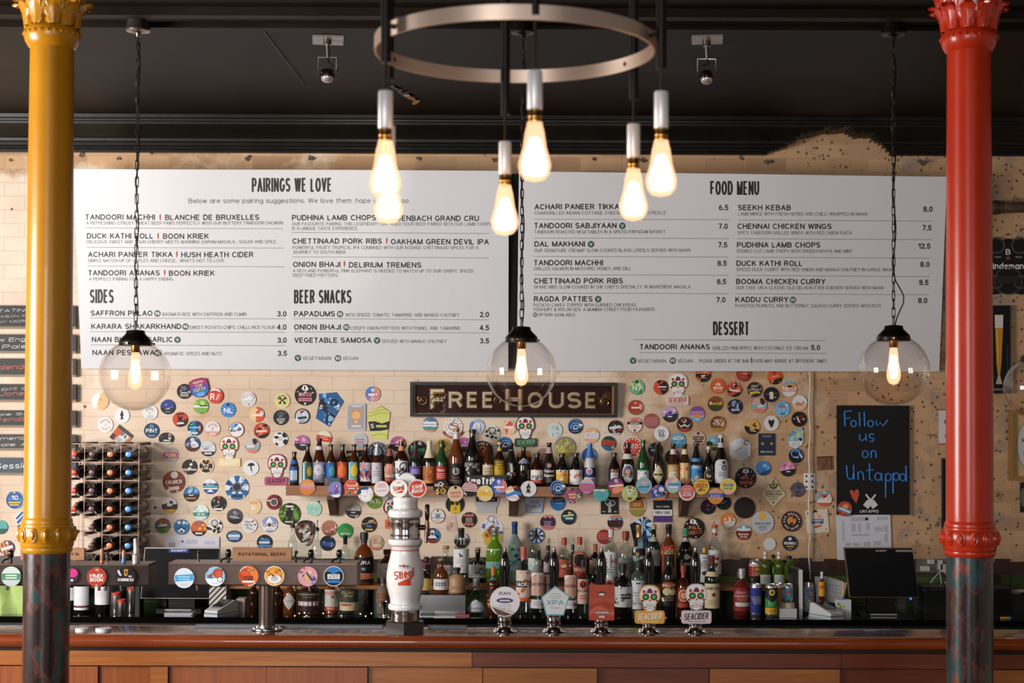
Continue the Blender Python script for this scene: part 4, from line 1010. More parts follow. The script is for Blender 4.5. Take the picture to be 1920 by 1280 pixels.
# ================================================================ BADGES ON THE WALL AND THE SHELF EDGE
CI = circ(1.0, 32)
GW, GS = 'beer badges on the brick wall', 'beer badges along the shelf edge'
def badge(x, y, r, base, spec, label, dY=0.0, Y=8.998, grp=GW, shape=None, rot=0, w=None, h=None, edge='2a2422', name='beer_badge', cat='beer badge', th=0.004):
    return flat(name, label, cat, x, y, w or 2*r, h or 2*r, Y-dY, base, spec, grp, rot, th, shape or CI, edge)
def rows(txt, Y, grp):
    for ln in txt.strip().split('\n'):
        a, base, spec, label = ln.split('|'); q = a.split()
        badge(float(q[0]), float(q[1]), float(q[2]), base, spec, label, float(q[3]) if len(q) > 3 else 0.0, Y, grp, rot=float(q[4]) if len(q) > 4 else 0)
WALL = '''
346 733.5 14.2|2a2524|C 0 .4 .3 4a6aa0;C -.3 .5 .2 9a5a40;P c8ccd8,5a7ab0 4 3 .08 .2;L e8e4de -.15 3 .6 .22|black badge with a small blue figure, leftmost of the cluster below the menu
404 742 14.2 .005|cf4636|G f2ece4 -.8,.62 -.3,.98 .5,.85 .7,.5 0,.75;T R -.1 .85 f4efe8 .6 -.38;B .2 -.6 .3 .3 f0d8c8 -20;B .42 -.5 .5 .3 f0d8c8 -20|red badge with a big white letter R and thin glass
377 761.5 14.2|7fae45|P b9d878,4f8a3a,a8c860,6a9ad0 9 5 .15 .4;B -.95 -.15 .95 .15 e8ecd8;B -.2 -.02 .9 .16 2f3a2a|lime green badge with a white and dark band
428 768 14|2f72bb|S 5a9ada 14;C 0 .68 .2 2a2a34;T NL -.08 .72 f2efe8 1.25|bright blue badge reading NL
315 762.5 14|3a3f7c|P 5a6ad8,8a4a9a,2f8ad0,20243a 9 8 .15 .4;D -90 .12 2b2626;L e8e4e0 -0.20 2 0.35 0.11;B -.35 -.72 .35 -.6 4a9ac8|neon blue and purple badge with a dark lower half
338 786 14.2|cc4430|D -60 .35 332624;X 0;C 0 .05 .3 2a2020;B -.5 .02 .5 .16 2a2020 45;B -.5 .02 .5 .16 2a2020 -45;B -.5 .6 .5 .8 2f2422 8;B -.4 -.62 .5 -.42 f0e6e0 8|red badge crossed by a black X shape
281.5 773 14.3|e2dfdb|A MOSAIC .5 .3 8a8a8a 90 130;C 0 -.1 .12 b8a860;L 9a9a9a -.45 3 .5 .2|white badge with grey lettering under the left globe lamp
229 779 14.2|e9e4e2|G 2f2424 -.3,-.55 -.1,-.2 -.25,.1 -.1,.5 0,.75 .12,.5 .22,.1 .1,-.2 .32,-.55 .1,-.4 0,-.6 -.1,-.4|white badge with a black tree figure left of the globe lamp base
188 752 16|f2d9bd|D 0 -.25 f0bb86;D 160 .25 f4f0ea;C .1 .2 .15 e8906a;C -.05 -.3 .2 eeb07a|faded cream and orange badge near the yellow column
198 796 14.2|ece5e1|R f6f2f0 .1;A WHATEVER .62 .26 c05a5a 90 150;U TASTE_IT .62 .26 c05a5a -90 130;E 0 0 .08 .25 d8a890|white badge with red arched lettering above the wine rack
284.5 807 14.3|24405e|O 0 .55 .22 .07 b8c4d0;T PINT 0 .5 f0ece4 1.5;B -.45 -.72 .45 -.6 8a9ab0|navy badge reading PINT
366 802.5 14|2a3550|P 2f7ac0,3aa0c8,50b870,c8682f,20283a 11 12 .15 .42;B -.75 -.02 .75 .2 6ac0e8;P e8e4f0 2 4 .1 .2;B -.4 -.75 .4 -.55 e8d8e0|neon blue badge with an orange and green rim
399 803.5 14|e6dfdc|H -1 -.35 d89a8c;A WHATEVER .62 .26 c87070 90 140;E 0 .02 .08 .25 d08a80;L f2ece8 -.6 2 .45 .2|white badge with arched red lettering and a pink base
361 832 14.4|2d4a7c|H -1 -.5 5a2f24;P 4a7ab0,1e2f50 6 3 .2 .4;C 0 .55 .28 c8ccd4;C -.65 -.1 .2 d88a5a;C .2 -.05 .45 e4e0e0;C .5 -.15 .28 e4e0e0;L 7a3a30 -.08 2 .5 .16|navy badge with white clouds over a brown base
390 841 14.3|cfd2d6|P b8bcc4,a88a8a,e8e8ea 8 6 .1 .3;H -1 -.38 2e3440;B -.45 -.72 .5 -.5 e2d0cc|pale grey badge with a dark lower edge
320 853 14.5|c6b0ae|H -.35 .35 b85450;T PUSH 0 .5 e8d4ce 1.3;R d2c6c4 .08|faded pinkish badge with a red block beside the wine rack
355.5 875 14.2|3a2c2a|P d8d4d4,b84a3a,e8e4e4,5a3a34 9 4 .12 .34;H -.45 -.25 d8d4d0|dark brown badge with red and white speckles
386.5 873.5 14.4|e9e4dc|I 262220 .86;C -.5 .42 .2 e0993c;C .5 .45 .2 e0993c;C -.55 -.4 .2 e0993c;C .55 -.4 .2 e0993c;C 0 .72 .14 d8a890;T IPA .12 .34 f0ece4 .8;T V8 -.25 .34 f0ece4 .5|black badge with orange dots inside a white rim
326 903 21|8a4230|P c86a4a,e2cabb,5a2a20,b85a40 26 9 .06 .2;C .05 .62 .32 d8cfc6;B -.85 -.28 .85 .22 6a2c22 6;T CRUNCH -.02 .36 f0dfd0 1.45 0 6;B -.45 -.72 .5 -.42 e0cfc4 6|large rust red badge reading CRUNCH
358.5 926 14.4|3f74a8|P 7ab0d8,a8cce0,2f5a8a 8 2 .12 .4;H -.3 -.02 3a2f30;H -1 -.3 3a2f30;B -.3 -.2 .3 -.08 e8e4e4;B -.7 -.62 .65 -.45 d88a4a|sky blue badge with a dark band and orange line
394.5 912 14|f0f0f0|H .0 1 e8eef2;H .12 .45 2f3f7a;H -.2 .1 5aa8b0;H -1 -.35 3a4a8a;G f4f4f4 -.5,-.7 0,-.35 .5,-.7;G d8e0e8 -.3,.5 0,.95 .3,.5;T RELAY .28 .22 f4f4f4 1.1|white badge with navy and teal bands
444.5 914 22.3|3a6496|S dfe4ea 6;P 6a94c0,24406a,a8c0d8 14 6 .1 .3;C 0 .02 .42 6a6f78;C 0 .05 .3 2f343c;G 3a6aa0 -.45,-.95 .45,-.95 .6,-.5 -.6,-.5;B -.4 -.78 .4 -.6 24384c|large blue and white rayed badge with a dark centre
318 947 14.4|3a3331|H .15 1 e2dedb;C 0 .35 .5 e2dedb;P 3a3432,2f2a28 3 5 .14 .3;H -1 -.5 d89a2f;B -.6 -.25 .6 -.12 7a5a3a|white and dark badge with a mustard base beside the wine rack
410 943.5 14.3|2b2726|P d8d4d0,a8a29c 18 21 .06 .16;C .05 .8 .18 c04a3a;B -.55 -.85 .55 -.62 ece8e4|black badge filled with scribbled white lettering
377 960 14.6|dfe8e4|P b8d4d0,f2f4f0,8ac0b0 7 3 .15 .4;H -.5 -.02 3f8a78;T THE_PILE -.26 .26 e4f0ea 1.1;H -1 -.55 cfe0dc|white badge with a sea green band
440 967.5 14.5|57504f|P 7a7474,3f3938 6 4 .2 .4;G 9a9696 -.25,.5 0,.78 .25,.5 0,.22;H -1 -.35 2a2524;B -.6 -.2 .6 -.02 b8b2b0 -10|smoky grey badge with a pale diamond
305 985 14.2|7a5a3a|H .2 1 8a4a38;H -.1 .35 3a6a9a;H -1 -.35 6a8a4a;B -.6 -.08 .6 .14 e8dcc0 8;P c8a84a,5a7a5a 4 8 .15 .3|badge striped in brown, blue and olive left of the diamond patterned one
340.5 987.5 14.5|3f78aa|P b8d4e4,24446a,7ab0d0 5 2 .1 .2;G dfe8f0 -.6,.6 -.3,.3 0,.6 .3,.3 .6,.6 .3,.8 0,.55 -.3,.8;G 1f3f66 -.8,.1 -.4,-.2 0,.2 .4,-.2 .8,.1 .4,-.45 0,-.05 -.4,-.45;G cfe0ea -.5,-.5 0,-.1 .5,-.5 0,-.9;C 0 -.6 .18 24446a|blue badge with a zigzag diamond pattern
372.5 990 14.5|d86a34|P e8a03c,c84a2f,3a5a9a,e8c04a 12 7 .15 .4;C 0 .6 .28 7a7a80;H -1 -.4 332a28;B -.75 -.42 .75 -.22 c84a3a;B -.4 -.75 .5 -.55 e8e2dc|flame orange badge with a dark foot
402.5 986 14.5|e4e0da|P 2a2624,2a2624,c8c0a0 14 15 .12 .34;O 0 .4 .45 .1 2a2624;C 0 .4 .33 f0ece8;O 0 .4 .22 .06 55504c|black and white camouflage badge above the left till
466 748 14|d6d2d4|R ece8e6 .1;P a8a4b8,b85a50,8a8aa0,f0ecec 10 6 .1 .3;B -.65 -.12 .65 .2 f0ecec 6;C .1 -.7 .1 a84a40|white rimmed badge with grey and red artwork
481.5 777 14.3|d9583c|D 180 .1 eec888;C -.05 .6 .2 f0c8b0;G c8ccd8 .35,.3 .8,.6 .95,.1 .6,-.3;B -.6 -.22 .7 .1 f0e0d8 4|badge half cream and half orange red
529.5 751 14.2|dcd68a|R e8e4a8 .08;A BREWERY .66 .26 3a3626 90 150;B -.5 .0 .5 .14 2a2622 40;B -.5 .0 .5 .14 2a2622 -40;C -.3 -.3 .16 2a2622;C .35 .3 .16 2a2622;C .3 -.3 .16 2a2622;C -.3 .3 .16 2a2622;|pale yellow badge with crossed black hammers
572.5 740 20|2a2423|P e8e4e2 9 6 .05 .14;C 0 .66 .24 2a2423;P f2eeec 1 3 .1 .2;G f0ecea -.35,.55 -.2,.88 .1,.9 .3,.6 .25,.4 -.2,.42;B -.12 .5 .02 .8 2a2423;T PORTER .02 .38 d88a98 1.2;B -.62 -.6 .62 -.28 d88a98;T SESSION -.44 .18 3a2a2c 1;C 0 -.82 .1 e8e4e2|large black badge reading PORTER in pink
526.7 782.5 14.3|2b2a2c|C 0 .4 .45 4a5058;P 8a4a44,5a6a80 4 6 .1 .25;L e4e0dc -.2 2 .65 .24;B -.25 -.75 .25 -.6 e4e0dc|black badge with a dim dome picture right of the orange red ones
566.7 780 14.3|1f1d22|I c6cdd8 .86;B -.25 .35 .28 .75 b8402c;P e4e8ee 4 4 .15 .3;B -.55 -.35 .6 -.05 2a3040 6;L 5a6a80 -.5 2 .4 .2|silver blue badge inside a thick black rim
699 738.7 14.2|4f7ec4|V .2 1 e89a78;P c86a9a,8aa8e0,e8b0a0 7 12 .2 .45;C 0 .55 .25 c8d0e8;B -.6 -.2 .65 .08 f0e8ea;B .3 -.5 .45 .9 e88a68|blue and coral badge beneath the left menu board
443.5 805.5 14.3|ede8e4|R a8403c .08;P 6a94c8,4a78b8,8ab0d8 6 13 .2 .4;T PALE_ALE -.05 .3 3a3440 1.4 0 12;|white badge reading PALE ALE with a red rim
490.5 807 14.6|c2452e|D -70 .55 2c2422;B -.9 .1 .9 .5 2c2422 35;P e8784a,8a2a20 5 4 .15 .35;C -.1 .6 .22 d87a60;B -.7 -.2 .7 .08 e8c8b8 4|orange red badge slashed with black below the cream one
525.5 823 14.4|e6e3e2|G 2c2829 -.9,.3 -.5,.0 -.1,.2 -.4,.45;C .6 .55 .35 2c2829;C .7 -.35 .34 2c2829;G 2c2829 -.5,-.4 -.2,-.7 -.35,-.9 -.7,-.6;E -.1 .75 .3 .12 2c2829;L c86a60 .15 2 .3 .22|white badge with black cow hide spots
473 835 14.4|cfc0be|D 0 .1 b8a8a8;G 3a2a2a .0,.85 .45,.9 .75,.5 .4,.1 .1,.3;H -.4 .0 7ab0b8;B -.7 -.25 .3 .0 e8e4e0;H -1 -.45 d88478|grey and pink badge with a teal stripe above the mushroom badge
566.5 830 14.5|b06a98|P e0a8c8,8a4a78,f0c8d8,6a3a5a 12 5 .12 .34;H -1 -.1 2f2829;B -.2 -.35 .5 -.2 e8e0e4|pink and black badge behind the leftmost beer bottles
607.5 821.7 14.4|e0dcc0|P 8ab068,d85a48,c0d0a0 10 9 .06 .14;B -1 -.4 1 .35 cf4538 -10;L e8a898 .15 2 .6 .25|cream badge with confetti and a wide red band
470.5 876.7 14.5|e6e6e6|G 2d2828 -.5,.2 -.2,.6 .3,.65 .55,.3 .1,.25 .15,-.3 .3,-.7 0,-.3 -.1,.25|white badge with a black mushroom drawing
675 825 14|b8bac0|R d0d2d6 .1;T Suprema .1 .24 b83c38 1.3;T EASY -.3 .34 c23f3a 1|silver badge with red lettering behind the row of bottles
707.5 846.7 18.5|2a2a30|R 5a88b0 .08;R 2a2a30 .02;A GUN_BREWERY .74 .26 e6e2de 90 230;C 0 0 .45 8ab8d8;P 2a2a30 4 6 .1 .2;G 2a2a30 -.4,-.4 0,-.1 .4,-.4 .2,-.5 0,-.3 -.2,-.5|black ringed badge with a pale blue centre behind the bottles
746 832 14.5|b0608f|P e0a8c8,8a4a78,f0c8d8 12 6 .12 .34;H -1 -.08 2f2829;B -.3 -.3 .4 -.16 e8e0e4|pink and black badge behind the orange capped bottle
476 949 14.2|e9c89a|R e8dcc0 .06;L c8643a 0.57 2 0.65 0.15;G f2e8d8 -.3,-.4 -.3,.2 .3,.2 .25,-.4;C .05 .0 .2 dfd0b8;|cream badge with an orange title right of the blue rayed one
514 941 14.2|7e2f27|P 4a1f1a,9a4034 7 3 .2 .4;O 0 0 .52 .14 cfc4c0;C 0 0 .36 2c2828;O 0 0 .2 .05 b8b4b0;B -.9 .1 -.5 .3 d8d0cc|dark red badge with a round target motif
505.5 982.5 14.6|e8e6ec|D 90 .15 8a9ad0;G f0f0f4 -.5,.2 0,.95 .5,.2;T GOD -.08 .44 221e1e 1.7;C 0 -.08 .16 6a3a2a;D -90 .35 e8e8ee;L a8b0c8 -.5 2 .45 .2;D -90 .8 6a8ac8|white and lavender badge reading GOD
468 984.5 14.5|e0dedd|T TAKE .45 .26 3a3030 .8 -.3 -8;T THE .05 .26 3a3030 .6 -.4 -8;T PILL -.4 .26 3a3030 1 .1 -8;B .2 .4 .6 .6 c84a40 30;B -.05 -.05 .4 .12 4a9ad0 -30;C .7 .1 .12 5a4a50|white badge with scattered words and two capsules
496 1016.5 14.5|272629|C -.25 .1 .45 3a6aa0;C .3 .15 .4 3f74b0;P 8ab0d8,c04a40 5 7 .1 .25;B -.7 -.12 .7 .12 d8dce4;H -.55 -.3 5a8ac0|black badge with a blue swirl above the carved wooden sign
543 963 20.6|3e5a26|P 6a8a3a,4a6a2a,2a3a1c,7a9a48 26 4 .12 .34;V -.18 .22 2a2e22;G 25221f -.32,.3 .35,.35 .28,-.25 -.3,-.3;P e0dcd4 2 5 .06 .12;B -.35 .6 .35 .76 e2e0d8;H -1 -.62 26231f;B -.4 -.78 .3 -.66 d8d4cc|large moss green badge behind the tall clear bottle
589 953.5 14.2|a9d4c0|G c8e8d8 -.6,.8 -.4,.5 -.2,.8 0,.5 .2,.8 .4,.5 .6,.8 .4,.95 0,.98 -.4,.95;H .2 .3 8ac0a8;L 7ab09a 0 2 .6 .22;P c0e4e8,90c4c8 6 4 .08 .16|mint green badge under the left end of the shelf
617.5 989.7 14.5|b0765e|P d8a890,7a4a3c,c86a5a,e8c8b0,5a7a6a 20 8 .1 .26;D -90 .6 8a4a3c|salmon brown patterned badge between the clear bottles
647.5 995 14.2|2f9a4e|D 50 .45 238042;G e8a84a -.25,.0 0,.35 .25,.0 0,-.1;C 0 .08 .12 3a2a1a;T BEER -.38 .28 f0ece0 1.2|bright green badge with a small orange flame
614 1018 14.2|232430|B -.6 -.4 .7 .2 2f5a9a -12;P 4a7ac0,1f2030 5 3 .15 .35;C .55 -.35 .14 c86a30|black badge with a blue van shape behind the till rail
662.5 957 14.2|26221f|D 90 -.05 b8aaa0;P e0d4cc,7a6a64,4a403c 16 10 .08 .24;H -.2 -.02 26221f;B -.3 -.3 .3 -.18 d8d4ce;B -.5 -.7 .5 -.55 8a8078|half black badge with a rocky grey picture
702 939.5 14.2|6a8a3c|P 8ab04a,5a7a34 6 3 .2 .4;T N7 0 .6 e0e4c8 1;P c85a4a 1 5 .1 .2|olive green badge reading N7 half hidden by the shelf edge badges
692 983 14.4|24211f|W c8843c .3 .14 .12 1 .3;W 8a4a34 .15 .12 .12 1 .3;C .1 .4 .2 3a9ad0;C .5 .5 .18 d8843a;B -.35 -.35 .35 -.12 4a7ab8;P d8b84a,2f6a9a 4 5 .08 .18;B -.5 -.75 .5 -.55 d8b03c|black badge with a rainbow stripe left of the porcelain beer tower
705 1017 14.2|d9b098|P e8c8b0,c88a70 5 4 .2 .4;E .72 0 .14 .6 7aa05a;E -.72 0 .12 .5 7aa05a;L 9a5a4a .5 4 .35 .2;H -1 -.6 c8785a|peach badge framed by green cactus shapes
783 843.5 18|242222|P e8e4e2 7 3 .05 .12;G f0ecea -.0,.6 .1,.9 .35,.9 .45,.55 .2,.5;T CUCUMBER .0 .36 5ac08a 1.5;B -.55 -.55 .6 -.25 4a9a72;T SAISON -.4 .18 1f2422 1;C -.6 .35 .14 5ac05a|large black badge with green lettering behind the foil topped bottles
830 835.5 14.2|d7a94a|R e0bc68 .06;A GUN_BREWERY .66 .24 4a3418 90 200;C 0 0 .4 3a2c18;P d7a94a 3 7 .1 .2;|mustard badge behind the green glass bottle
869 834 14.4|b866a0|P e8b0d8,8a4a84,f0c8e0 11 15 .12 .34;H -1 -.15 2f2829;B -.6 -.2 .3 -.05 e8e0e4|pink and black badge right of the cork topped bottle
904 846 20|27221f|R 8a3a28 .05;A GUN_BREWERY .74 .22 e6e0d8 90 200;U BITTER .74 .2 e6e0d8 -90 100;C 0 0 .5 d8703a;P 27221f 6 6 .08 .18|black ringed badge with an orange centre behind the tallest bottles
946 833 14.2|24406e|O 0 .0 .9 .1 6a9ad0;O .1 -.05 .65 .1 8ab8e0;O .2 -.1 .4 .1 c8dcf0;H -1 -.2 28282e;B -.35 -.35 .3 -.2 d8dce4|blue wave badge behind the yellow capped bottle
806 796 14.2|5a7a9a|P d89a6a,4a6aa8,8a6aa8,e0b080 9 12 .15 .4;B -.9 .1 .9 .4 e8eaee;B -.95 -.25 .95 .02 e2e6ea;H -.65 -.35 4a9a9a;H -1 -.7 d8a060|badge painted with a blue and orange sunset under the gilded sign
894.5 800 14.2|c5cbdc|B -.55 -.8 .6 .5 e6e8ee;D 150 .55 6a7ab8;B -.1 -.6 .0 .4 a8b0c8;B .4 -.6 .5 .4 5a6a90;D 80 .55 a8b4d8|pale blue and white badge behind the tallest dark bottle
923 811.7 14.4|e0dccf|P 2a2624,2a2624,a89a70 14 16 .12 .34;O 0 .35 .45 .1 2a2624;C 0 .35 .34 f0ece8;O 0 .35 .22 .06 8aa0a0|black and white camouflage badge under the gilded sign
954 801 14|eec9a0|P e07a6a,f0d8b0,d8605a 7 8 .2 .4;B -.5 -.15 .7 .15 f2e8e4 -6;G d8584e -.3,.3 .1,.9 .6,.5 .4,.2|cream and coral badge left of the dark skull plaque
983 857 13.6|2b2422|H .05 1 e08a3c;C 0 .5 .3 e8a050;B -.4 -.3 .4 -.15 c8b8a8|orange and black badge behind the diamond necked bottle
1018 853 13|c49a8c|P a86a5c,d8b8a8,8a5048 12 9 .1 .3;T UM .4 .3 e8dcd4 .6 .4|faded brown pink badge behind the stubby bottles
1194 726 14.2|7cb87c|P b8dca0,4a9a6a,e0d878,5aa0a8 10 5 .15 .4;C 0 .72 .2 2a3a30;T N7 -.05 .72 f2f2e8 1.15;C .55 -.4 .1 2a3a30|light green badge reading N7 beneath the food menu
1191.7 763.7 14.2|b4412c|H -1 -.5 9a5a40;C 0 .6 .22 d88a78;G e0a898 .5,.6 .95,.3 .8,-.4 .45,-.1;B -.55 -.14 .55 .1 ecdcd4|brick red badge right of the gilded sign
1239 726 13.8|262120|G d85038 -1,.3 -.6,.8 -.2,.4 -.3,.0 .2,-.9 -.4,-.95 -.9,-.5;G d85038 -.2,.5 .2,1 .35,.8 0,.4;B -.35 -.02 .75 .16 e8e2de;B -.3 -.4 .7 -.18 8a5a50|black badge with red flame streaks
1318.5 702 14.2|262120|D 90 .1 d8703a;P e8a04a,b84a2a 6 4 .15 .3;B -.3 -.2 .3 -.08 e4e0dc;B -.4 -.55 .5 -.4 8a6a58|black and orange badge half hidden under the food menu
1221 789 14.2|b3706a|R a8625c .1;D 90 .55 a05a56;D -90 .6 a05a56|plain dusty pink badge
1256 777 14.4|c1a5d8|P f0e4f4,8a5ab8,d8c0e8,5a3a7a 11 6 .12 .34;D -75 .05 302a33;B -.3 -.35 .3 -.18 dcd8e0|lilac and black badge left of the sunset badge
1306.7 775.5 14.2|7e4f98|H -.25 .3 a878b8;H -.6 -.25 e8a888;H -1 -.35 6ab0d8;C 0 -.35 .4 ee8a3c;H -1 -.55 6ab0d8;B -.75 .18 .75 .34 d8907a;B -.25 -.8 .25 -.66 c8e4f0|sunset badge in purple, orange and pale blue
1190 796.7 14.6|ecddd6|R cf6a5c .08;G d8705c -.8,.3 -.3,.85 .3,.85 .8,.3;B -.95 .08 .95 .42 2a2424;T BREWING .25 .2 f0ece8 1.2;L d89a8c -.12 2 .6 .18;G 3a2a26 -.15,-.55 .15,-.55 .08,-.85 -.08,-.85|white badge with a black band and red border
1154 801.7 14.3|282422|P e0dcd8,b8b2ac,8a3a30,4a5a4a 16 12 .08 .22;B -.8 -.12 .7 .22 e4e0dc 8;C .55 -.25 .2 b83a2a;H -1 -.7 c8c2bc|black badge with white brush lettering and a red dot
1040 806 14.3|cfdad8|P b4c4c4,e4ecec,9ab0b4,dce6e6 11 9 .12 .34;C -.2 .3 .25 bac8c8|pale moon coloured badge below the gilded sign
1078.5 799 14.2|2a4780|O -.1 .0 .9 .12 6a9ad0;O 0 -.1 .62 .1 9ac0e4;O .05 -.15 .35 .1 d8e4f0;G e8eef4 .4,.3 1,.3 .9,.0 .5,.1;D -85 .3 2a2a30;B -.25 -.42 .3 -.26 d8dce4;B -.5 -.72 .5 -.55 4a78b8|blue wave badge left of the white banded badge
1108.7 816 14.5|e0b48c|P f0d8b8,d89a6a,e8c8a0 8 4 .15 .3;B -1 -.45 1 .4 dcd6d6;P f0e4d0,c8986a 4 5 .1 .2|tan badge with a broad blank white band
1059 838 20.2|c3b96c|H .25 1 8a8a78;P d8cc80,a8a068 6 4 .15 .3;A CAMPUS .62 .3 d8cc70 90 120;H -.3 .25 9a9478;T PLATEAU -.02 .48 e2d458 1.8;H -1 -.45 c0a840;P d8c048,a89030 6 7 .1 .25|large mustard and grey badge reading PLATEAU
1141 831 13.8|27453f|D -90 .4 2f7ab0;B -.85 -.35 .85 .45 c04f3a -8;T RUM .2 .36 8a3026 1.3 0 -8;T BOAT -.2 .3 8a3026 1 0 -8;C .55 -.55 .18 e0d88a|dark green badge with red lettering over blue water
1185.5 838 20|f0ece6|I cb4136 .9;O 0 0 .86 .02 e8a898;C 0 .74 .07 f4efe8;C .3 .68 .07 f4efe8;C .55 .5 .07 f4efe8;C .7 .25 .07 f4efe8;C .74 -.05 .07 f4efe8;C .66 -.35 .07 f4efe8;C .46 -.58 .07 f4efe8;C -.3 .68 .07 f4efe8;C -.55 .5 .07 f4efe8;C -.7 .25 .07 f4efe8;C -.74 -.05 .07 f4efe8;T RED .1 .42 f0e4dc .9 .1;L e89a8c -.25 3 .4 .16|large red badge ringed with white dots behind the bottles
1240.5 812.5 14.2|e7e4e6|T OG .3 .42 2a2624 .85 -.05;T 56 -.2 .52 2a2624 .8 0;L b8b4b4 -.62 2 .3 .2|white badge reading OG 56
1283 795.5 14.2|33201d|C 0 .5 .3 c8b0a8;P b8a49c,7a2a24 6 7 .1 .25;G d8ccc4 -.9,.2 -.4,-.2 0,.1 .4,-.2 .9,.2 .5,-.4 0,-.2 -.5,-.4;D -90 .55 b0403a;R 5a2a24 .06|dark red badge with a pale winged figure
1271 825.5 14.2|64aad4|G e8dcc0 -.8,.2 -.4,.5 0,.6 .5,.5 .8,.25 .3,.1 -.4,.1;T ICE .35 .24 3a5a78 .6;H -.15 -.05 4a8ab8;P 8ac4e0,4a90c0 5 4 .15 .3|sky blue badge with a cream cloud
1309 821.5 13.2|cbb0a0|C 0 .7 .2 3a2c28;B -.75 -.2 .75 .3 3a2826;T RUBRIC .05 .28 d0a898 1.3;B -.55 -.6 .6 -.3 5a3a34;B -.4 -.85 .2 -.65 a05048|pale badge with brown plaque lettering above the blue necked bottle
1228.5 843.5 13.6|2a2a30|P b84a3c,4a4a58,8a8a98,6a2a2a 9 5 .15 .35;B -.6 -.15 .4 .12 b0b0ba|charcoal badge with red corners behind the diamond label bottle
1261 857 14|2a2326|P 6a2a4a,3a2a3a 4 5 .2 .4;E .6 .1 .35 .6 b04a90;E -.1 .5 .2 .3 4a3038|black badge with a magenta side behind the white necked bottle
1105 853 14|2e5ca6|E .6 0 .5 .9 5a94cc;P 1f3f78,8ab4dc 5 8 .15 .3;C -.1 .6 .22 c8d8e8|royal blue badge behind the speckled blue and white bottle
1046 943 14|1f2a36|D -90 -.15 2f6ea8;P 4a8ac0,1f4a78 5 6 .12 .3;B -.5 .35 .6 .5 5a6a78;B -.3 -.1 .5 .05 6aa8d0|dark blue badge tucked under the shelf edge
1066 969 14.2|22404e|H .3 1 1c2a38;P 4a9aa0,2f6a78 4 5 .2 .4;B -.75 .1 .7 .32 d8c878 6;C .1 .55 .18 d8b048;B -.4 -.3 .6 -.05 b8dce0;H -1 -.55 2a221e|teal badge with gold lettering under the shelf
1026.7 979 14.2|3a2640|H .35 1 d88a84;G 3a2640 -.9,.5 -.6,.75 -.3,.5 0,.8 .3,.5 .6,.75 .9,.5 .9,.35 -.9,.35;H -1 -.45 d07a7c;H -.7 -.6 b05a60;L b8a0c0 .1 3 .55 .22|dark purple badge with pink scalloped rims
1153 979 14.2|3a2422|H .35 1 d88070;H .3 .6 6aa8cc;B -.8 .25 -.6 .6 d8e4ec;B .0 .25 .2 .55 d8e4ec;H -1 -.6 b04a4a;P 8a3a32,5a2a26 6 5 .1 .3;B -.05 -.9 .4 -.75 e4dcdc|brown red badge with a pale blue skyline
1132.5 1006 13.8|a8342b|B -.7 .4 .7 .5 d8968a;B -.8 .15 .8 .25 d8968a;B -.8 -.1 .8 0 d8968a;B -.7 -.35 .7 -.25 d8968a;V -.5 -.42 a8342b;V -.2 -.12 a8342b;V .1 .18 a8342b;V .4 .48 a8342b;D -90 .5 9a3a32|red badge with a grid of pale dashes
1327.5 950 14|232026|H .0 1 4a1f40;P a84a8a,6a2a5a,8a7a88 7 6 .12 .3;H -1 -.1 211f22;B -.3 -.4 .3 -.28 8a8488|black and plum badge under the right bracket
1356.7 941.5 14|1f1f22|B -.4 -.05 .5 .05 b8b8bc 25;P 3a3a42,121214 4 4 .2 .4|plain black badge beneath the yellow and pink shelf badge
1301.7 990 19.6|252221|P ece8e4 8 5 .05 .12;G f0ece8 -.45,.5 -.35,.85 -.1,.92 .15,.75 .2,.45 -.1,.4;B -.2 .5 -.1 .85 252221;T PALE .08 .36 e8845c 1 0 4;B -.7 -.55 .75 -.22 d8684e 6;T FIVE_HOPS -.38 .18 2a2220 1.2 0 6;C .15 -.82 .08 e4e0dc|large black badge reading PALE in orange
1394.5 701 14.2|a8402f|P 7a2a20,c05a40,5a2a24 14 5 .12 .3;B -.2 .0 .4 .12 d8c8bc|brick red badge half hidden under the food menu
1452.5 706.5 14.2|d8602c|D -70 .35 26211f;P e88a3a,a83a20 6 7 .15 .35;B -.65 -.1 .75 .25 e04a2a 14;T HOPE .05 .2 f0d8c8 1 0 14|orange badge with a black foot under the food menu edge
1346 723.7 14.2|d2582c|A SUPINE .3 .34 f2e8dc 90 120;T WOOD -.25 .4 f2e8dc 1.2;A BEST .78 .16 e8b088 90 90;U BITTER .75 .18 f0d8c0 -90 100|orange badge with white stacked lettering
1376 730 14.2|c24a3a|B -1 .1 1 .55 251f20 45;D -60 .6 251f20;P e88a5a,d86a5a 5 3 .15 .4;C 0 .65 .18 e0a090;B -.6 -.25 .6 -.02 f0d8cc -8|coral red badge slashed with black under the food menu
1414.7 730 14.2|3a302e|B -1 .2 1 .45 c8b0a0 30;B -1 -.5 1 -.25 c8a898 30;B -.65 .25 .65 .7 2a2422;L e4dcd4 0.54 2 0.55 0.14;B -.75 -.2 .75 .15 3a4a48;T HOPS -.02 .24 e0d8d0 1.2;B -.65 -.5 .75 -.3 e0b83a;B -.3 -.85 .3 -.65 2a2422|badge of brown diagonal stripes with a yellow line
1446 739.5 14.2|201e24|C 0 .1 .3 d8c080;C 0 .18 .2 f0dca0;G d8d4d4 -.2,-.6 .25,-.6 .3,-.1 -.25,-.1;B -.8 0 -.3 .12 4a6ab8;B .3 .1 .8 .2 6a5ab0;C .55 -.35 .1 d8c060;|black badge with a small astronaut figure
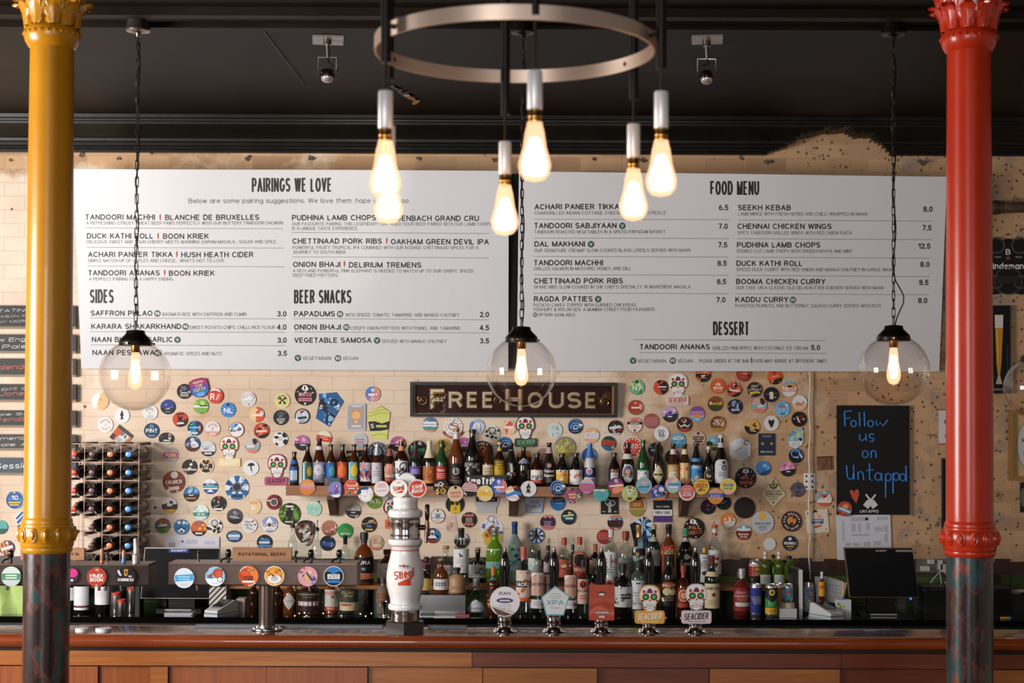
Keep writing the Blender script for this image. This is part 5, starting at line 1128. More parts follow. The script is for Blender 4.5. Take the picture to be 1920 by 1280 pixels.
1479.5 729 14.2|e6dcd6|H .35 1 6ab4da;G e89a3c -.8,.5 -.5,.6 .9,.65 .8,.1 -.7,.2;C .45 .35 .22 e07a2a;B -.2 .2 .3 .5 2a2a38;H -.4 .05 d8a8a0;C -.3 .0 .25 e8c8c0|badge with sky blue, orange and white bands
1341 756.7 14.2|5a3a20|H .1 1 8a4a26;P b87a3a,7a5a28,4a3a1c 8 8 .15 .4;H -1 -.35 3a4a28;B -.8 -.15 .8 .15 d8a84a;L 4a2a18 0.05 2 0.60 0.11;C -.6 .1 .15 e8e0d0|amber and forest green badge
1378 762 14.2|20283c|P 5a6a9a,3a4a78,8a94b8 8 7 .12 .3;B .25 -.4 .45 .4 b8c0d8;C -.25 .25 .25 8a90b0;B -.5 -.55 .6 -.3 b8b8c8;B -.95 -.05 -.75 .12 c86a48|navy badge with a pale city picture
1423 760 14.4|cda8a4|D 0 .2 c0b0b4;G 3a2624 .1,.9 .45,.95 .85,.45 .5,.05 .2,.3;H -.3 .05 6ab4c4;B -.2 -.2 .6 .02 e8e4e4;H -1 -.4 d8846e|pink and teal badge with a dark patch beside the astronaut badge
1466.7 766.7 14.2|77b9e0|P 9ad0ee,b8e0f4,5aa0d0 8 7 .12 .3;T CUBIC .32 .3 c83a58 1 -.1;T FRUIT 0 .24 e8b048 1.2 .1;C -.15 -.6 .12 2a2a3a;C .2 -.6 .12 2a2a3a|sky blue badge with red and yellow lettering
1499 755 14.2|e4e2e0|D -90 .1 e6b898;G c08a64 -.6,-.1 -.3,.15 .1,.0 .5,-.1 .3,-.35 -.3,-.4;G a86a48 .2,.05 .6,.2 .7,-.1;H .3 .4 d0d4d8|white badge with tan dogs near the pipe
1498 785.5 14.2|241c1a|C .25 .2 .4 5a3214;G d8d0cc -.4,.4 -.15,.3 0,-.1 .2,-.5 -.1,-.4 -.25,0;B -.8 0 -.5 .1 e0dcd8;C .6 0 .15 d89a8a;R 3a2a24 .06|black badge with a white bird beside the pipe
1346 794 14.2|7a4422|D 0 .5 c07a34;P a8662c,5a3a1c,c89a3c 7 6 .15 .4;T HEY .4 .38 f0e8dc 1;T YOU! -.05 .44 f4eee2 1.4;H -1 -.55 b08838|amber brown badge reading HEY YOU!
1410 800 14.2|dca95c|P f2dca0,c88a3a,6a3a1c,e8c078 10 9 .12 .34;D -105 .1 2b2523;B -.3 -.3 .3 -.16 e4e0dc -12;B -.3 -.6 .5 -.42 d8b048 -12|golden badge with a black foot left of the white bird face badge
1446 793 14.2|dedad8|G 2c2520 -.35,.5 -.1,.35 .1,.35 .35,.55 .4,.2 .25,-.3 .05,-.6 -.05,-.6 -.2,-.3 -.4,.1;R e8e4e4 .08|white badge with a dark antler face
1338 831 14|7ab0c4|H -1 -.2 4a5a34;E -.6 -.1 .5 .4 2a3422;H -.5 -.3 b8a858;P 9ac4d0,d0e0e4 4 4 .15 .3;C -.1 .35 .25 a8ccd8|landscape painting badge behind the swing top bottles
1492.5 854 13.8|1e1d22|G 2f64a4 -.9,.3 -.4,.9 .4,.9 .95,.3 .8,.0 .3,.35 -.3,.5;O -.1 .3 .6 .1 8ab8e0;G dce4ee .4,.4 .9,-.1 .7,-.4 .5,.1;B -.25 -.3 .35 -.14 c8ccd4 -8|blue wave and black badge below the teardrop badge
1431 877.5 14|4a8acb|P 6aa8dc,3a78b8,8ac0e4 6 4 .2 .4;D -70 .45 2a4a6a;P d86a60,e0a890 6 8 .05 .1|mid blue badge with tiny red specks left of the playing cards
1476.7 879 14.2|d88aac|P f0c8d8,a84a7a,e8b0c8,6a2a4a 11 11 .12 .32;D -80 .1 292526;B -.2 -.4 .35 -.26 e0dce0|pink and black badge below the blue wave and black one
1398 895.5 19.8|262221|P e8e4e0 8 6 .05 .12;G f0ece8 -.3,.5 -.25,.8 0,.9 .25,.8 .3,.5 0,.4;B -.05 .5 .05 .85 262221;T RYE .0 .36 d8523a .65;B -.6 -.6 .65 -.3 d8584a;T SUNSET -.45 .18 3a2422 1;C 0 -.8 .08 e0dcd8|large black badge reading RYE in red
1496 917.5 13.8|615660|P 4a4048,786c74 6 4 .2 .4;T LONDON -.05 .18 8a8088 1;C 0 .45 .15 4a424a;B -.3 -.95 .4 -.8 2f2a2c|dusty mauve badge touching the playing cards
1545 935 14.2|e9ded6|D 120 .3 6ab8dc;G d85038 -.5,.5 0,.75 .5,.5 .4,.2 -.4,.25;H -1 -.5 d8604a;P 2a2a30,d8a048,c84a38 6 6 .08 .18;G f0ece6 -.2,.75 0,.98 .25,.7|white badge with red roofs and sky right of the pipe
1396 951.5 20.2|2b201d|O 0 0 .97 .04 3a2d28;O -.35 .35 .1 .03 4a3a34|large plain dark brown badge
1365 975 13.8|d9843c|D -70 .05 d8d0cc;P e8b080,c86a30 4 4 .15 .3;C -.4 .1 .14 f4f0ea;C .2 .2 .14 f4f0ea;B -.6 -.5 .6 -.38 b8b4b8 12|orange and white badge below the bright yellow and pink badge
1394 998 14.2|7a3024|H .25 1 d8e8ee;D 90 .55 6ab0d0;C 0 .7 .2 e8eef0;G dfe0dc -.8,.35 -.4,.5 0,.3 .4,.5 .8,.35 .5,.2 -.5,.2;T Banana -.2 .3 f0e8dc 1.3;T Bread -.55 .26 f0e8dc .9;H -1 -.8 c0503a|red brown badge with a snowy pale blue top
1429.5 979 21.3|bcbcc4|S c6c6ce 22;C 0 .55 .35 e8b04a;T SUNCATCHER -.1 .2 54545c 1.4;L 6a6a74 -.34 2 .45 .14;L 7a7a84 -.64 1 .3 .14|large silver badge with a yellow sun
1484 977 19.4|272220|R 7a3420 .08;A GUN_BREWERY .72 .22 e8e0d4 90 210;U BEST_BITTER .72 .2 e8e0d4 -90 130;C 0 .05 .44 e08a48;P 272220 5 4 .08 .16;G 272220 -.2,-.3 .2,-.3 .12,-.1 -.12,-.1|large black badge with an orange crest, above the dark blue one
1481 1018 14.2|2b3340|C 0 .58 .22 dcdce0;T PENTONVILLE .0 .36 ece8e0 1.6;B -.45 -.5 .5 -.34 d8a848;B -.25 -.8 .25 -.68 8a8a94|slate blue badge with white block lettering
1442.5 1019.5 12|d6d2d0|C 0 0 .9 dad7d5|plain white blank disc above the red and white capped bottles
1311 1028 12|cfc9c6|C 0 0 .85 d4cfcc|plain white disc behind the yellow capped bottle
879.5 974 14.3|2a2120|G c8745a -.8,.5 -.5,.8 -.3,.55 -.1,.9 .15,.6 .4,.85 .7,.5 .4,.42 -.4,.42;G c8745a -.8,-.5 -.5,-.8 -.3,-.55 -.1,-.9 .15,-.6 .4,-.85 .7,-.5 .4,-.42 -.4,-.42;L d8ccc4 .2 3 .55 .22|black badge with rust coloured jagged rims
821 967 13.6|dcd8d6|R a86a5a .09;C 0 .72 .14 3a2c28;B -.45 .2 .45 .35 9a9490;E 0 0 .35 .2 5a80a8;H -.3 -.2 8a5a44;L a8a09a -.45 2 .4 .2|white badge ringed in brown right of the beer tower tap
811 1004 14.2|1f2434|D 0 .35 2f78b8;D 180 .55 2a5a98;C 0 .5 .3 c8d4e4;G d8a878 -.35,.0 .3,.0 .2,.4 -.25,.4;G e8ecf0 -.7,-.2 -.2,.05 .6,-.05 .5,-.3 -.3,-.35;H -1 -.5 8a3a2a;P 2a2028 4 3 .15 .3|badge with a white moustached face in blue and red
865.5 1012.5 14.2|24211f|H .15 1 b8b4b4;P e0dcdc,8a8684,4a4644 10 6 .1 .25;H -.1 .15 4a4644;V -.15 -.02 d8d4d0;V .25 .38 d8d4d0;H -1 -.6 24211f|black and grey arch picture badge behind a black capped bottle
1006 1004 14.4|e0e6ee|S 2f5a94 8;P 5a84b4,24406a 5 7 .1 .25;C 0 -.1 .35 2a3440;R 3a6aa0 .06|blue and white rayed badge behind the clear gin bottle
853 945 17.4|26231f|G d8b42c -.55,-.95 -.4,.15 -.1,.35 .1,.1 .3,.4 .55,.1 .6,-.95;C -.25 .1 .2 2a211c;C .25 .1 .22 4a3424;G d8b42c -.6,.3 -.4,.55 -.05,.4;G 8a6a3a -.1,-.6 .2,-.6 .1,-.1|black badge with a yellow two faced figure under the shelf
732 951 13.6|5a2a22|P 3a2a28,8a8480,b84a34 10 6 .12 .3;O 0 0 .6 .12 b8b0aa|brown badge with a skull pattern left of the beer tower neck
734 927 14.2|d8dcd4|P 8ac08a,5a9a5a,a8b0c0,d0a8c0 12 8 .1 .26|pale green speckled badge behind the beer tower lenses
28 937 17.5|2f5a94|R b87a5a .08;R e0dcd4 .05;P 4a78b0 4 3 .2 .4;T 10 .25 .5 e8e8ec .75;B -.65 -.35 .6 -.18 d8b848;B -.55 -.6 .5 -.45 d8b848;C -.05 .82 .14 d8b048|blue badge reading 10 left of the yellow column
2 988 13|5aa4a4|D -90 .2 2f5a5a;P d8ece8 2 4 .15 .3|teal badge cut by the left edge of the photo
13.5 1027 14.2|5a3a5a|B -.9 -.9 -.6 .9 d88a4a 20;B -.4 -.9 -.1 .9 d88a4a 20;B .1 -.9 .4 .9 d88a4a 20;B -.8 -.2 .8 .2 e4dcd8 16;C 0 .7 .2 d8ccc8|purple and orange striped badge left of the yellow column
'''
SHELF = '''
576.5 913 15|d9843c|H .0 .5 3a6ab8;H .45 1 d8905a;E 0 .2 .9 .35 e8a060;T RAISE -.05 .5 b88ac0 1.3;H -1 -.5 d88030|orange and blue shelf badge reading RAISE at the left end
630.5 917.5 15|8f80bd|P b8a8dc,6a5a9a,d0c4e8 6 4 .2 .4;P 4a3a6a,2a2438 6 9 .1 .3;D 0 .6 26242c;G eceaf0 -.6,-.7 .6,-.55 .3,-.95 -.3,-.95|lavender shelf badge with a dark purple creature
659 913 14.6|d85a48|P e8b07a,4aa88a,f0dcc0,c84a3a,5ab098 26 8 .1 .24;G c84838 -.6,.35 0,.6 .6,.35 .6,-.35 0,-.6 -.6,-.35;B -.6 .1 .6 .3 e8b8a8;B -.45 -.25 .45 -.05 d8c0b8;C 0 .75 .12 8aa0b8|coral shelf badge with green and cream zigzag border
686 926 14.6|ebe9ea|D 130 .5 24426a;C 0 .8 .35 2f5a94;B -.6 -.65 .6 .55 f2f0f0;P 3a3a48,d8a8b0,8aa0c8 10 4 .05 .14;D -20 .8 e0c84a|white shelf badge with coloured specks and a dark blue corner
715.5 916 14.7|ece2e2|R d8a8a8 .03;B -.5 .45 .5 .55 d8a0a0;L d09a9a 0.67 2 0.45 0.11;B -.6 .2 .6 .36 d8a8a4;T LAGER -.25 .24 cf8f8a 1.2|whitish pink shelf badge reading LAGER
826.7 913 14.7|221e1c|P d8b03c,c83a2c,f0ece6,8a8684,e8c84a 26 9 .06 .2;O -.05 .4 .28 .1 f0ece6;B -.8 .1 -.2 .4 b8b4b0;O .3 -.5 .35 .12 d8b03c;O -.5 -.5 .2 .08 d8b03c;C .3 -.5 .12 c83a2c|black shelf badge crowded with yellow and red cartoon parts
854 925 14.7 .006|dcb89c|R e8d4c0 .06;C 0 .78 .2 2a2422;T TROPICAL .1 .32 d0503c 1.5 0 4;T CRUSH -.35 .32 c04a58 1.2 0 2|peach shelf badge with red tropical lettering
881 916 14.7|a83a44|D -90 .35 2a2426;B -1 .15 1 .25 e4dcd8 -6;B -1 .35 1 .45 e4dcd8 -6;B -.9 .55 .9 .65 e4dcd8 -6;B -1 -.08 1 .04 e4dcd8 -6;B -1 -.3 1 -.2 e4dcd8 -6;C 0 .75 .22 a8a8b0;P e4e0dc 2 4 .12 .2|crimson and white zigzag shelf badge with a black base
909.5 924.5 14.8 .006|e8cf8e|R ece0c0 .06;B -.85 -.35 .85 .35 e8b848;L d8a040 .12 2 .35 .2;P f2e4c0,e0c080 4 4 .15 .3|yellow shelf badge with a plain golden band
936 911.7 14.8|3f62bb|D -10 .25 e8886a;P d06a9a,8a9ae0,e8a890 6 12 .2 .45;C -.05 .6 .26 c8d0ec;B -.65 -.2 .65 .05 f0e8ea;H -1 -.7 4a78c8|blue and coral shelf badge covering the black lettered box
962.5 924.5 14.8 .006|ece6e6|R f2eeee .06;D 35 .3 3a3038;C .25 .8 .2 c8483c;G e8c88a -.9,.3 -.3,.4 .1,.7 -.3,.9 -.8,.6;W 4a88c8 .15 .45 .16 1 .6;W e8c0c0 -.45 .25 .14 1 2|white shelf badge with blue river landscape
991 916 14.8|e2dede|R ecebea .06;G 3a2c2a -.35,-.6 -.2,-.1 -.3,.2 -.1,.5 0,.8 .12,.5 .25,.2 .15,-.1 .35,-.6 .1,-.4 0,-.65 -.1,-.4;O 0 .05 .1 .04 e2dede|white shelf badge with a brown tree figure
1046 915 14.6|2b4a86|O -.1 .1 .9 .12 6a9ad0;O 0 0 .62 .1 9ac0e4;O .05 -.05 .35 .1 d8e4f0;G e8eef4 .4,.4 1,.4 .9,.1 .5,.2;D -85 .25 33323a;B -.25 -.38 .3 -.22 d8dce4;B -.5 -.65 .5 -.5 4a78b8|blue wave shelf badge
1073.5 929 15 .006|8a5a78|P e8c84a,4a9ad0,d84a3c,5ab06a,f0ece6,3a2a4a,c86ab0 34 8 .1 .24;C 0 0 .58 b84a44;T HAPPY .15 .28 f0d8c8 1;T DAZE -.2 .28 f0d8c8 .8;C 0 .8 .15 2a3a34|multicoloured shelf badge with a red middle
1100.5 911.7 14.8|b8688e|H .45 1 e8b8a8;H .38 .6 a8b8d8;T NIGHT -.05 .5 c8788a 1.3;H -1 -.65 9a5a8a;T HAZY -.75 .2 e8dce8 .7|pink shelf badge with pale sky band
1126.7 924.7 14.8 .006|58b0a0|P e0d84a,4a9ad0,e8c870,2f8a78 8 5 .15 .35;D 90 .55 38343c;B -.65 -.4 .7 .25 62aab8;B -.75 .35 .5 .5 d8dcdc;L 4a8a98 .05 3 .5 .2|turquoise shelf badge with yellow and blue edges
1154.7 910 14.8|8f4a6e|D -60 .1 e8946c;D 80 .35 6a3f78;P d8684e,a84a58 4 4 .15 .4;C 0 .62 .24 c8b8d0;B -.8 -.12 .8 .1 f0e6e4 6|purple and orange shelf badge near the stubby bottle with cream label
1180.5 924.7 15 .006|b8c47a|R c4d08a .05;C 0 .78 .2 3a4030;O 0 .78 .12 .05 b8c47a;G d8dcc8 -.5,.5 .5,.5 .3,.2 .15,-.2 -.15,-.2 -.3,.2;P 8a3a34,d8dcc8,4a4a34 7 6 .08 .16;G 8a4a44 -.3,-.5 .3,-.5 .2,-.8 -.2,-.8|olive green shelf badge with pale figure
1207 910 14.9|86b8c8|R a0ccd8 .05;P a8d0dc,6aa0b8 4 4 .2 .4;E 0 .4 .42 .28 d89a9a;C -.12 .38 .08 f0ece8;C .14 .38 .08 f0ece8;B -.7 -.25 .7 -.08 2f7098;L 5a94b0 -.4 2 .55 .2|light blue shelf badge with a pink octopus shape
1235.5 923 14.9 .006|2f5aa8|P d86a8a,e8d8dc,d87a4a,4a8ad8,5aa84a,a83a5a 16 5 .15 .38;D -80 .6 d87a48|blue shelf badge splashed with pink and orange
1261.7 909 14.9|b8c0cc|H .3 1 d8d0a8;D 150 .4 d8a8b8;D 0 .6 7aa8d8;B -.6 -.1 .8 .25 5a90cc;B -.5 -.35 .6 -.15 e8e4e8;D -90 .6 a8c8b0|pastel shelf badge in pink, cream and blue
1288 923 15 .006|f0ebea|I c8635f .84;D 90 .1 d07a78;B -.5 .35 .5 .5 e0a09c;T SOUR .0 .24 f0e4e0 .9;T MACHINE -.3 .24 f0e4e0 1.2|rose pink shelf badge with a wide white rim
1315 911.7 14.9|e0b84a|R e8cc6a .06;B -.5 .55 .5 .72 c87a3a;T GREED .1 .55 c8402f 1.5;P 5a4a8a,f0e4d0 5 4 .06 .14;T NUTS -.45 .26 3a2a2a .8|yellow shelf badge reading GREED
1341.7 930 14.9 .006|d88a48|H -.1 .35 2f62b0;D 90 .4 dfa070;T RAISE .0 .5 c0a0c8 1.3;H -1 -.5 d88a40;T HELL .6 .22 a8b0d8 .8|orange and blue shelf badge reading RAISE at the right end
1365 911.7 15.2|e2cf58|R ece0a0 .05;A NORTHERN .6 .22 d890b0 90 150;B -.6 .0 -.35 .35 d85a48;B -.3 0 -.05 .35 4aa0c8;B 0 0 .25 .35 5ab06a;B .3 0 .6 .35 8a5ab0;B -.55 -.4 -.3 -.1 6a9ad0;B -.2 -.4 .05 -.1 d8784a;B .15 -.4 .5 -.1 5ab07a;D -90 .6 e0a8c8|bright yellow and pink shelf badge with coloured letters
'''
rows(WALL.replace(';X 0', ''), 8.998, GW)
rows(SHELF, 8.798, GS)
# oval, shield and cut out shapes
badge(312, 822, 15, '2c2624', 'D -90 .55 d8d0c8;B .3 -.1 .6 .75 d8d4d0;B .35 .2 .55 .6 2c2624;B -.35 -.4 .5 -.2 e4e0dc;B -.7 .3 -.5 .4 8a8480', 'black oval badge with a white cup above the wine rack', w=29, h=23)
badge(439, 1005, 14.5, '2a3442', 'I 4a78a8 .84;B -.75 -.15 .75 .3 d0d8e4;B -.6 -.5 .6 -.28 a8b8cc;C 0 .62 .14 a84a40;D -90 .7 2a3442', 'dark blue oval badge above the left till screen', w=29, h=22)
shield = [(-.95, .8), (-.4, 1), (.4, 1), (.95, .8), (1, 0), (.9, -.55), (.45, -.92), (0, -1), (-.45, -.92), (-.9, -.55), (-1, 0)][::-1]
badge(374, 727, 17, 'a83a5c', 'H -1 .35 6a4aa0;H -1 -.1 2f6ab8;H -1 -.5 2f82c4;T Kwiffs .62 .24 f0e4ea 1 0 0;T TOP .22 .32 e8c878 .8;T TOTTY -.18 .36 e8c878 1.3;L a8d0f0 -.52 3 .4 .14;R 5a3a4a .06', 'magenta to blue shield badge above the lime green badge', 0.006, shape=shield, rot=14, w=36, h=36)
badge(228, 818, 20, 'dcdcd8', 'G c8583a -1,-1 -.4,-1 -.1,1 -1,1;G d88a5a .55,-1 1,-1 1,1 .75,1;B -1 -1 -.55 -.3 3a3432;T IPA .3 .55 3a4a58 .7 .15;L 8a8a8a -.35 3 .35 .2;B -1 .6 1 1 4a4442', 'diamond hung IPA card above the wine rack', shape=[(-1, -1), (1, -1), (1, 1), (-1, 1)], rot=-38, w=34, h=30, name='beer_card', cat='beer card')
def pts_shape(pts):
    xs = [p[0] for p in pts]; ys = [p[1] for p in pts]; cx, cy = (min(xs)+max(xs))/2, (min(ys)+max(ys))/2; w_, h__ = max(xs)-min(xs), max(ys)-min(ys)
    sh = [((x-cx)/(w_/2), -(y-cy)/(h__/2)) for x, y in pts]
    if sum(sh[i][0]*sh[(i+1) % len(sh)][1]-sh[(i+1) % len(sh)][0]*sh[i][1] for i in range(len(sh))) < 0: sh = sh[::-1]
    return cx, cy, w_, h__, sh
def poly_card(pts, base, spec, label, dY=0, name='pump_clip', edge='2a2422', grp=GW, Y=8.998, cat='beer card', th=0.004):
    cx, cy, w_, h__, sh = pts_shape(pts)
    return flat(name, label, cat, cx, cy, w_, h__, Y-dY, base, spec, grp, 0, th, sh, edge)
poly_card([(630, 735), (644, 752.5), (617.5, 799.7), (592.5, 784), (598, 755), (597.5, 738)], '2f5e96', 'P 8ab8dc,1c2c48,d0e0ee,4a84bc 26 5 .08 .3;B -.9 -.3 .95 .2 27262a -28;T S .14 .24 ecebe8 .26 -.62 -28;B -.3 .0 .6 .12 3a6aa8 -28;B -.2 -.25 .65 -.1 3a6aa8 -28;P 5a94c8,a8cce4 4 9 .08 .16', 'blue wave patterned pointed pump clip with a dark band, upper left of shelf')
poly_card([(687.5, 775), (714, 760), (731.7, 772.5), (726, 824), (696.7, 821)], 'd2d478', 'W a8b04a .9 .05 .1 .8 0;W a8b04a .7 .05 .1 .8 .3;W a8b04a .5 .05 .1 .8 .6;G 2f2a2c -.88,.05 -.3,.08 .3,-.05 .95,.1 .85,-.4 .2,-.48 -.7,-.5;T S -.2 .26 e8e6e0 .3 -.52;B -.2 -.28 .7 -.14 c8c058;W a8b04a -.72 .05 .08 1 1', 'yellow swirled pointed pump clip with a dark band')
poly_card([(1181, 983), (1207, 968), (1225, 980), (1217, 1026), (1191, 1028)], '1f3558', 'P 2f74b8,5aa8e0,14203a,3a8ad0 18 6 .1 .3;S cfe4f4 7 .1 .5;B -.9 -.9 -.4 .6 14182a 8;B -.3 -.35 .9 -.2 3a7ab8;V .3 .4 2a5a98', 'blue starry pointed pump clip behind the gold capped bottle')
poly_card([(981, 931), (1022, 931), (1016.7, 961), (988, 961)], 'c9c6cc', 'R 5a94c8 .1;T PALE -.15 .4 3f7cb8 1.4;L 7a7a88 .5 2 .55 .22', 'pale pump clip with blue edge reading PALE under the shelf')
hexa = [(1387.5+23*cos(radians(a)), 841.7+22.5*sin(radians(a))) for a in range(-90, 270, 60)]
poly_card([(1387.5+(22.7 if abs(cos(radians(a))) > .1 else 0)*cos(radians(a)), 841.7+22*sin(radians(a))) for a in range(-90, 270, 60)], 'd8d8da', 'R eaeaec .05;O .58 .55 .2 .07 3a3a5a;B .6 .5 .8 .6 d8d8da;T HALSEY .0 .13 3a3a48 1 -.1 28;P cfcfd2,e2e2e4 6 5 .1 .2', 'white hexagonal pump clip with a navy letter C')
poly_card([(1505, 804), (1507, 822), (1503, 834), (1492, 841), (1481, 836), (1476.5, 824), (1480, 813), (1490, 806)], 'dfe2e2', 'H -.25 1 8ab8d0;P 3a6aa8,c8d890,5a94c8,e0e8d0 14 5 .15 .35;H -1 -.25 e4e6e6;L a8acb0 -.42 3 .6 .16', 'white and blue teardrop pump clip beside the pipe')
sq = [(-1, -1), (1, -1), (1, 1), (-1, 1)]
def rsq(r, a):
    out = []
    for cx, cy, s0 in ((1-r, 1-r*a, 0), (-1+r, 1-r*a, 90), (-1+r, -1+r*a, 180), (1-r, -1+r*a, 270)):
        out += [(cx+r*cos(radians(s0+t)), cy+r*a*sin(radians(s0+t))) for t in (0, 30, 60, 90)]
    return out
flat('tin_plaque', 'grey rounded plaque with an orange round emblem below the left menu', 'plaque', 668, 782, 35.5, 51, 8.998, 'b4b2b6', 'R c8c6ca .07;I a4a2aa .82;C 0 .2 .42 d8975a;C 0 .12 .3 e8b888;G d89a64 -.4,-.5 -.2,-.1 .2,-.1 .4,-.5;B -.5 .75 .5 .86 d4d2d4;B -.5 -.72 .5 -.58 dcd8d4;G e8dcd0 -.15,-.4 .15,-.4 0,-.2', GW, 0, 0.006, rsq(.22, .7), '8a888c')
flat('beer_card', 'navy card with a pale pair of eyes right of the hexagonal clip', 'beer card', 1437.5, 833, 31, 41, 8.998, '2a3044', 'R 1f2434 .05;L a8a08a 0.80 2 0.60 0.11;C -.5 .08 .12 d0b878;C .58 .08 .12 d0b878;C -.5 .08 .06 2a2a34;C .58 .08 .06 2a2a34;J Nine_Kitty -.66 .2 d0ccc4 1.5', GW, 0, 0.004, sq)
flat('poster_card', 'cream poster card with a dripping black top behind the bottles', 'beer card', 667, 864, 34, 40, 8.998, 'd8c8b0', 'H .75 1 26221f;G 26221f -1,.4 -.4,.55 -.5,.3 -.9,.3;C -.6 -.1 .1 26221f;C .3 .3 .1 26221f;C .5 -.2 .1 26221f;C -.2 -.5 .1 26221f;B .3 .4 .8 .8 26221f', GW, 3, 0.003, sq)
flat('beer_card', 'black square card with a white tree drawing under the shelf', 'beer card', 1143, 947.5, 33, 32, 8.998, '26231f', 'C 0 .45 .35 26231f;O -.2 .4 .35 .1 d0ccc8;O .3 .3 .35 .1 d0ccc8;O 0 .1 .3 .1 d0ccc8;G b8b4b0 -.2,-.8 .2,-.8 .1,.1 -.1,.1;B -.8 -.75 -.5 -.65 c8c4c0;B .5 -.75 .8 -.65 c8c4c0', GW, 0, 0.004, sq)
badge(1194, 947, 16, 'e6e0d8', 'I b0702f .88;H -.35 -.28 d8b878;D -90 .35 98904a;D 90 .5 a87a50;O .15 .8 .34 .2 26221f;C .15 .8 .16 f0ece8;B -.5 .0 .5 .25 c88a50;L d8b888 .15 2 .4 .16', 'oval amber badge with a white rim under the shelf', w=33, h=43, name='pump_clip', cat='beer badge')
flat('beer_card', 'black, white and purple rectangular card under the shelf', 'beer card', 1242.5, 958, 35, 41, 8.998, '231f20', 'H -.42 .15 e6e2e0;T SALTAIRE .42 .16 e0dcd8 1.4;T TRIPLE_CHOC -.13 .26 3a3238 1.7;H -1 -.46 5a3a78', GW, 0, 0.004, sq)
flat('beer_card', 'black name card over a pale tag below the shelf', 'beer card', 912.5, 946, 47, 32, 8.998, 'b8b4b6', 'H .35 .9 26231f;H .9 1 b0acac;T BLACKHORSE .62 .26 a8a4a0 1.3;C 0 -.4 .18 a09ca0;B -.9 .05 .9 .12 cfcbcc', GW, 0, 0.004, [(-.75, -1), (.75, -1), (.8, -.2), (.9, -.1), (.95, .35), (1, .35), (1, .92), (.9, 1), (-.9, 1), (-1, .92), (-1, .35), (-.95, .35), (-.9, -.1), (-.8, -.2)])
flat('paper_print', 'faded pink paper print right of the beer tower', 'paper print', 846.5, 982, 20, 29, 8.998, 'd2b8a8', 'P c8a090,b88a80,e0ccc0 8 4 .1 .3;C 0 .1 .15 b07a70', GW, 8, 0.001, sq)
badge(572, 999, 19, '26221f', 'I 5a4034 .86;P 8a6a58,3a2c26,a88a78 12 5 .12 .34;B -.65 .2 .4 .45 d8c8b8 25;L 5a3a30 0.36 2 0.45 0.08;B -.2 -.25 .6 0 e0dcd8 25;P 26262a,e8e4e4 5 6 .08 .2;B -.3 -.5 .4 -.32 cfc4bc 25;G e0dcd4 -.3,-.75 .3,-.65 .25,-.85 -.1,-.95', 'large black plectrum shaped badge between the clear bottles', shape=[(1, .45), (.88, .75), (.55, .95), (.1, 1), (-.4, .95), (-.8, .75), (-1, .4), (-.95, .0), (-.7, -.4), (-.2, -.85), (.1, -1), (.4, -.98), (.65, -.75), (.9, -.1)], w=38, h=48)
d = [(0, 1), (.3, .9), (.38, .62), (.55, .4), (1, -.08), (.95, -.2), (.1, -.97), (-.1, -.97), (-.95, -.2), (-1, -.08), (-.55, .4), (-.38, .62), (-.3, .9)][::-1]
badge(1450, 923.5, 22, 'd8c8a4', 'C 0 .62 .33 3a342c;O 0 .62 .22 .06 c8b890;O 0 .62 .12 .04 c8b890;T EGYPTIAN .12 .15 2a2620 1.25;T CREAM -.1 .2 2a2620 1.3;T STOUT -.32 .13 4a443a .8;L 6a6254 -.5 1 .4 .12;C 0 -.72 .08 5a5448', 'cream diamond pump clip reading EGYPTIAN CREAM', shape=d, w=45, h=50, name='pump_clip')
for x, y, side in ((1512, 902.5, 'left'), (1523, 902.5, 'right')):
    flat('playing_card', 'white playing card strip with black spades, %s of the pipe' % side, 'playing card', x, y, 10.5, 31, 8.998, 'e6e2e0', 'G 231f20 0,.85 .5,.6 .15,.55 -.15,.55 -.5,.6;G 231f20 0,.2 .5,-.05 .15,-.1 -.15,-.1 -.5,-.05;G 231f20 0,-.85 .5,-.6 .15,-.55 -.15,-.55 -.5,-.6', 'playing cards by the pipe', 0, 0.002, sq)
flat('pinup_card', 'cream card with a dark haired pin up and blue banner', 'beer card', 1532, 977, 42, 43, 8.996, 'dfd2c0', 'C -.1 .8 .2 2a2224;E -.05 .5 .35 .3 e8c0a8;E .2 .3 .4 .25 e8c8b0;B -.5 -.2 .55 .2 2f5a94 -4;T MERMAID .07 .16 e8e4e0 .9 0 -4;T ALE -.1 .13 e8e4e0 .4 0 -4;G c8604e -.4,-.4 .3,-.3 .4,-.45 -.2,-.6;P d8a090 2 5 .1 .2;C -.75 .75 .08 3a2a28;C .75 -.75 .05 3a2a28', GW, 5, 0.002, sq)
flat('brown_card', 'brown see through plastic card left of the black wall board', 'beer card', 1546.5, 868, 30, 26, 8.998, '7a5440', 'R 8a5f48 .08;P 6a4836,86604a 7 4 .15 .4;H .8 1 5a3a2c;B .75 -1 .85 1 4a3228', GW, 3, 0.003, sq)
# sticker with cut out outline
stk = [(907, 1018), (903, 1000), (900, 990), (905, 978), (914, 972), (919, 966), (926, 966), (930, 973), (938, 978), (944, 985), (943, 1000), (942, 1016), (935, 1028), (920, 1028)]
poly_card(stk, 'e2e0e4', 'P 4a4e6a,c8ccd8,5a5e7a,e8e8ee 26 5 .06 .16;C -.05 .8 .22 e4e2e6;O -.05 .8 .2 .04 4a4e6a;C 0 -.35 .62 d8b848;T WHIP -.15 .3 b83a34 1 -.1 10;P 5a78c0,8a4a5a 5 6 .1 .24', 'white cut out sticker with a yellow patch behind the green gin bottle', name='sticker', edge='dcdade', cat='sticker', th=0.001)
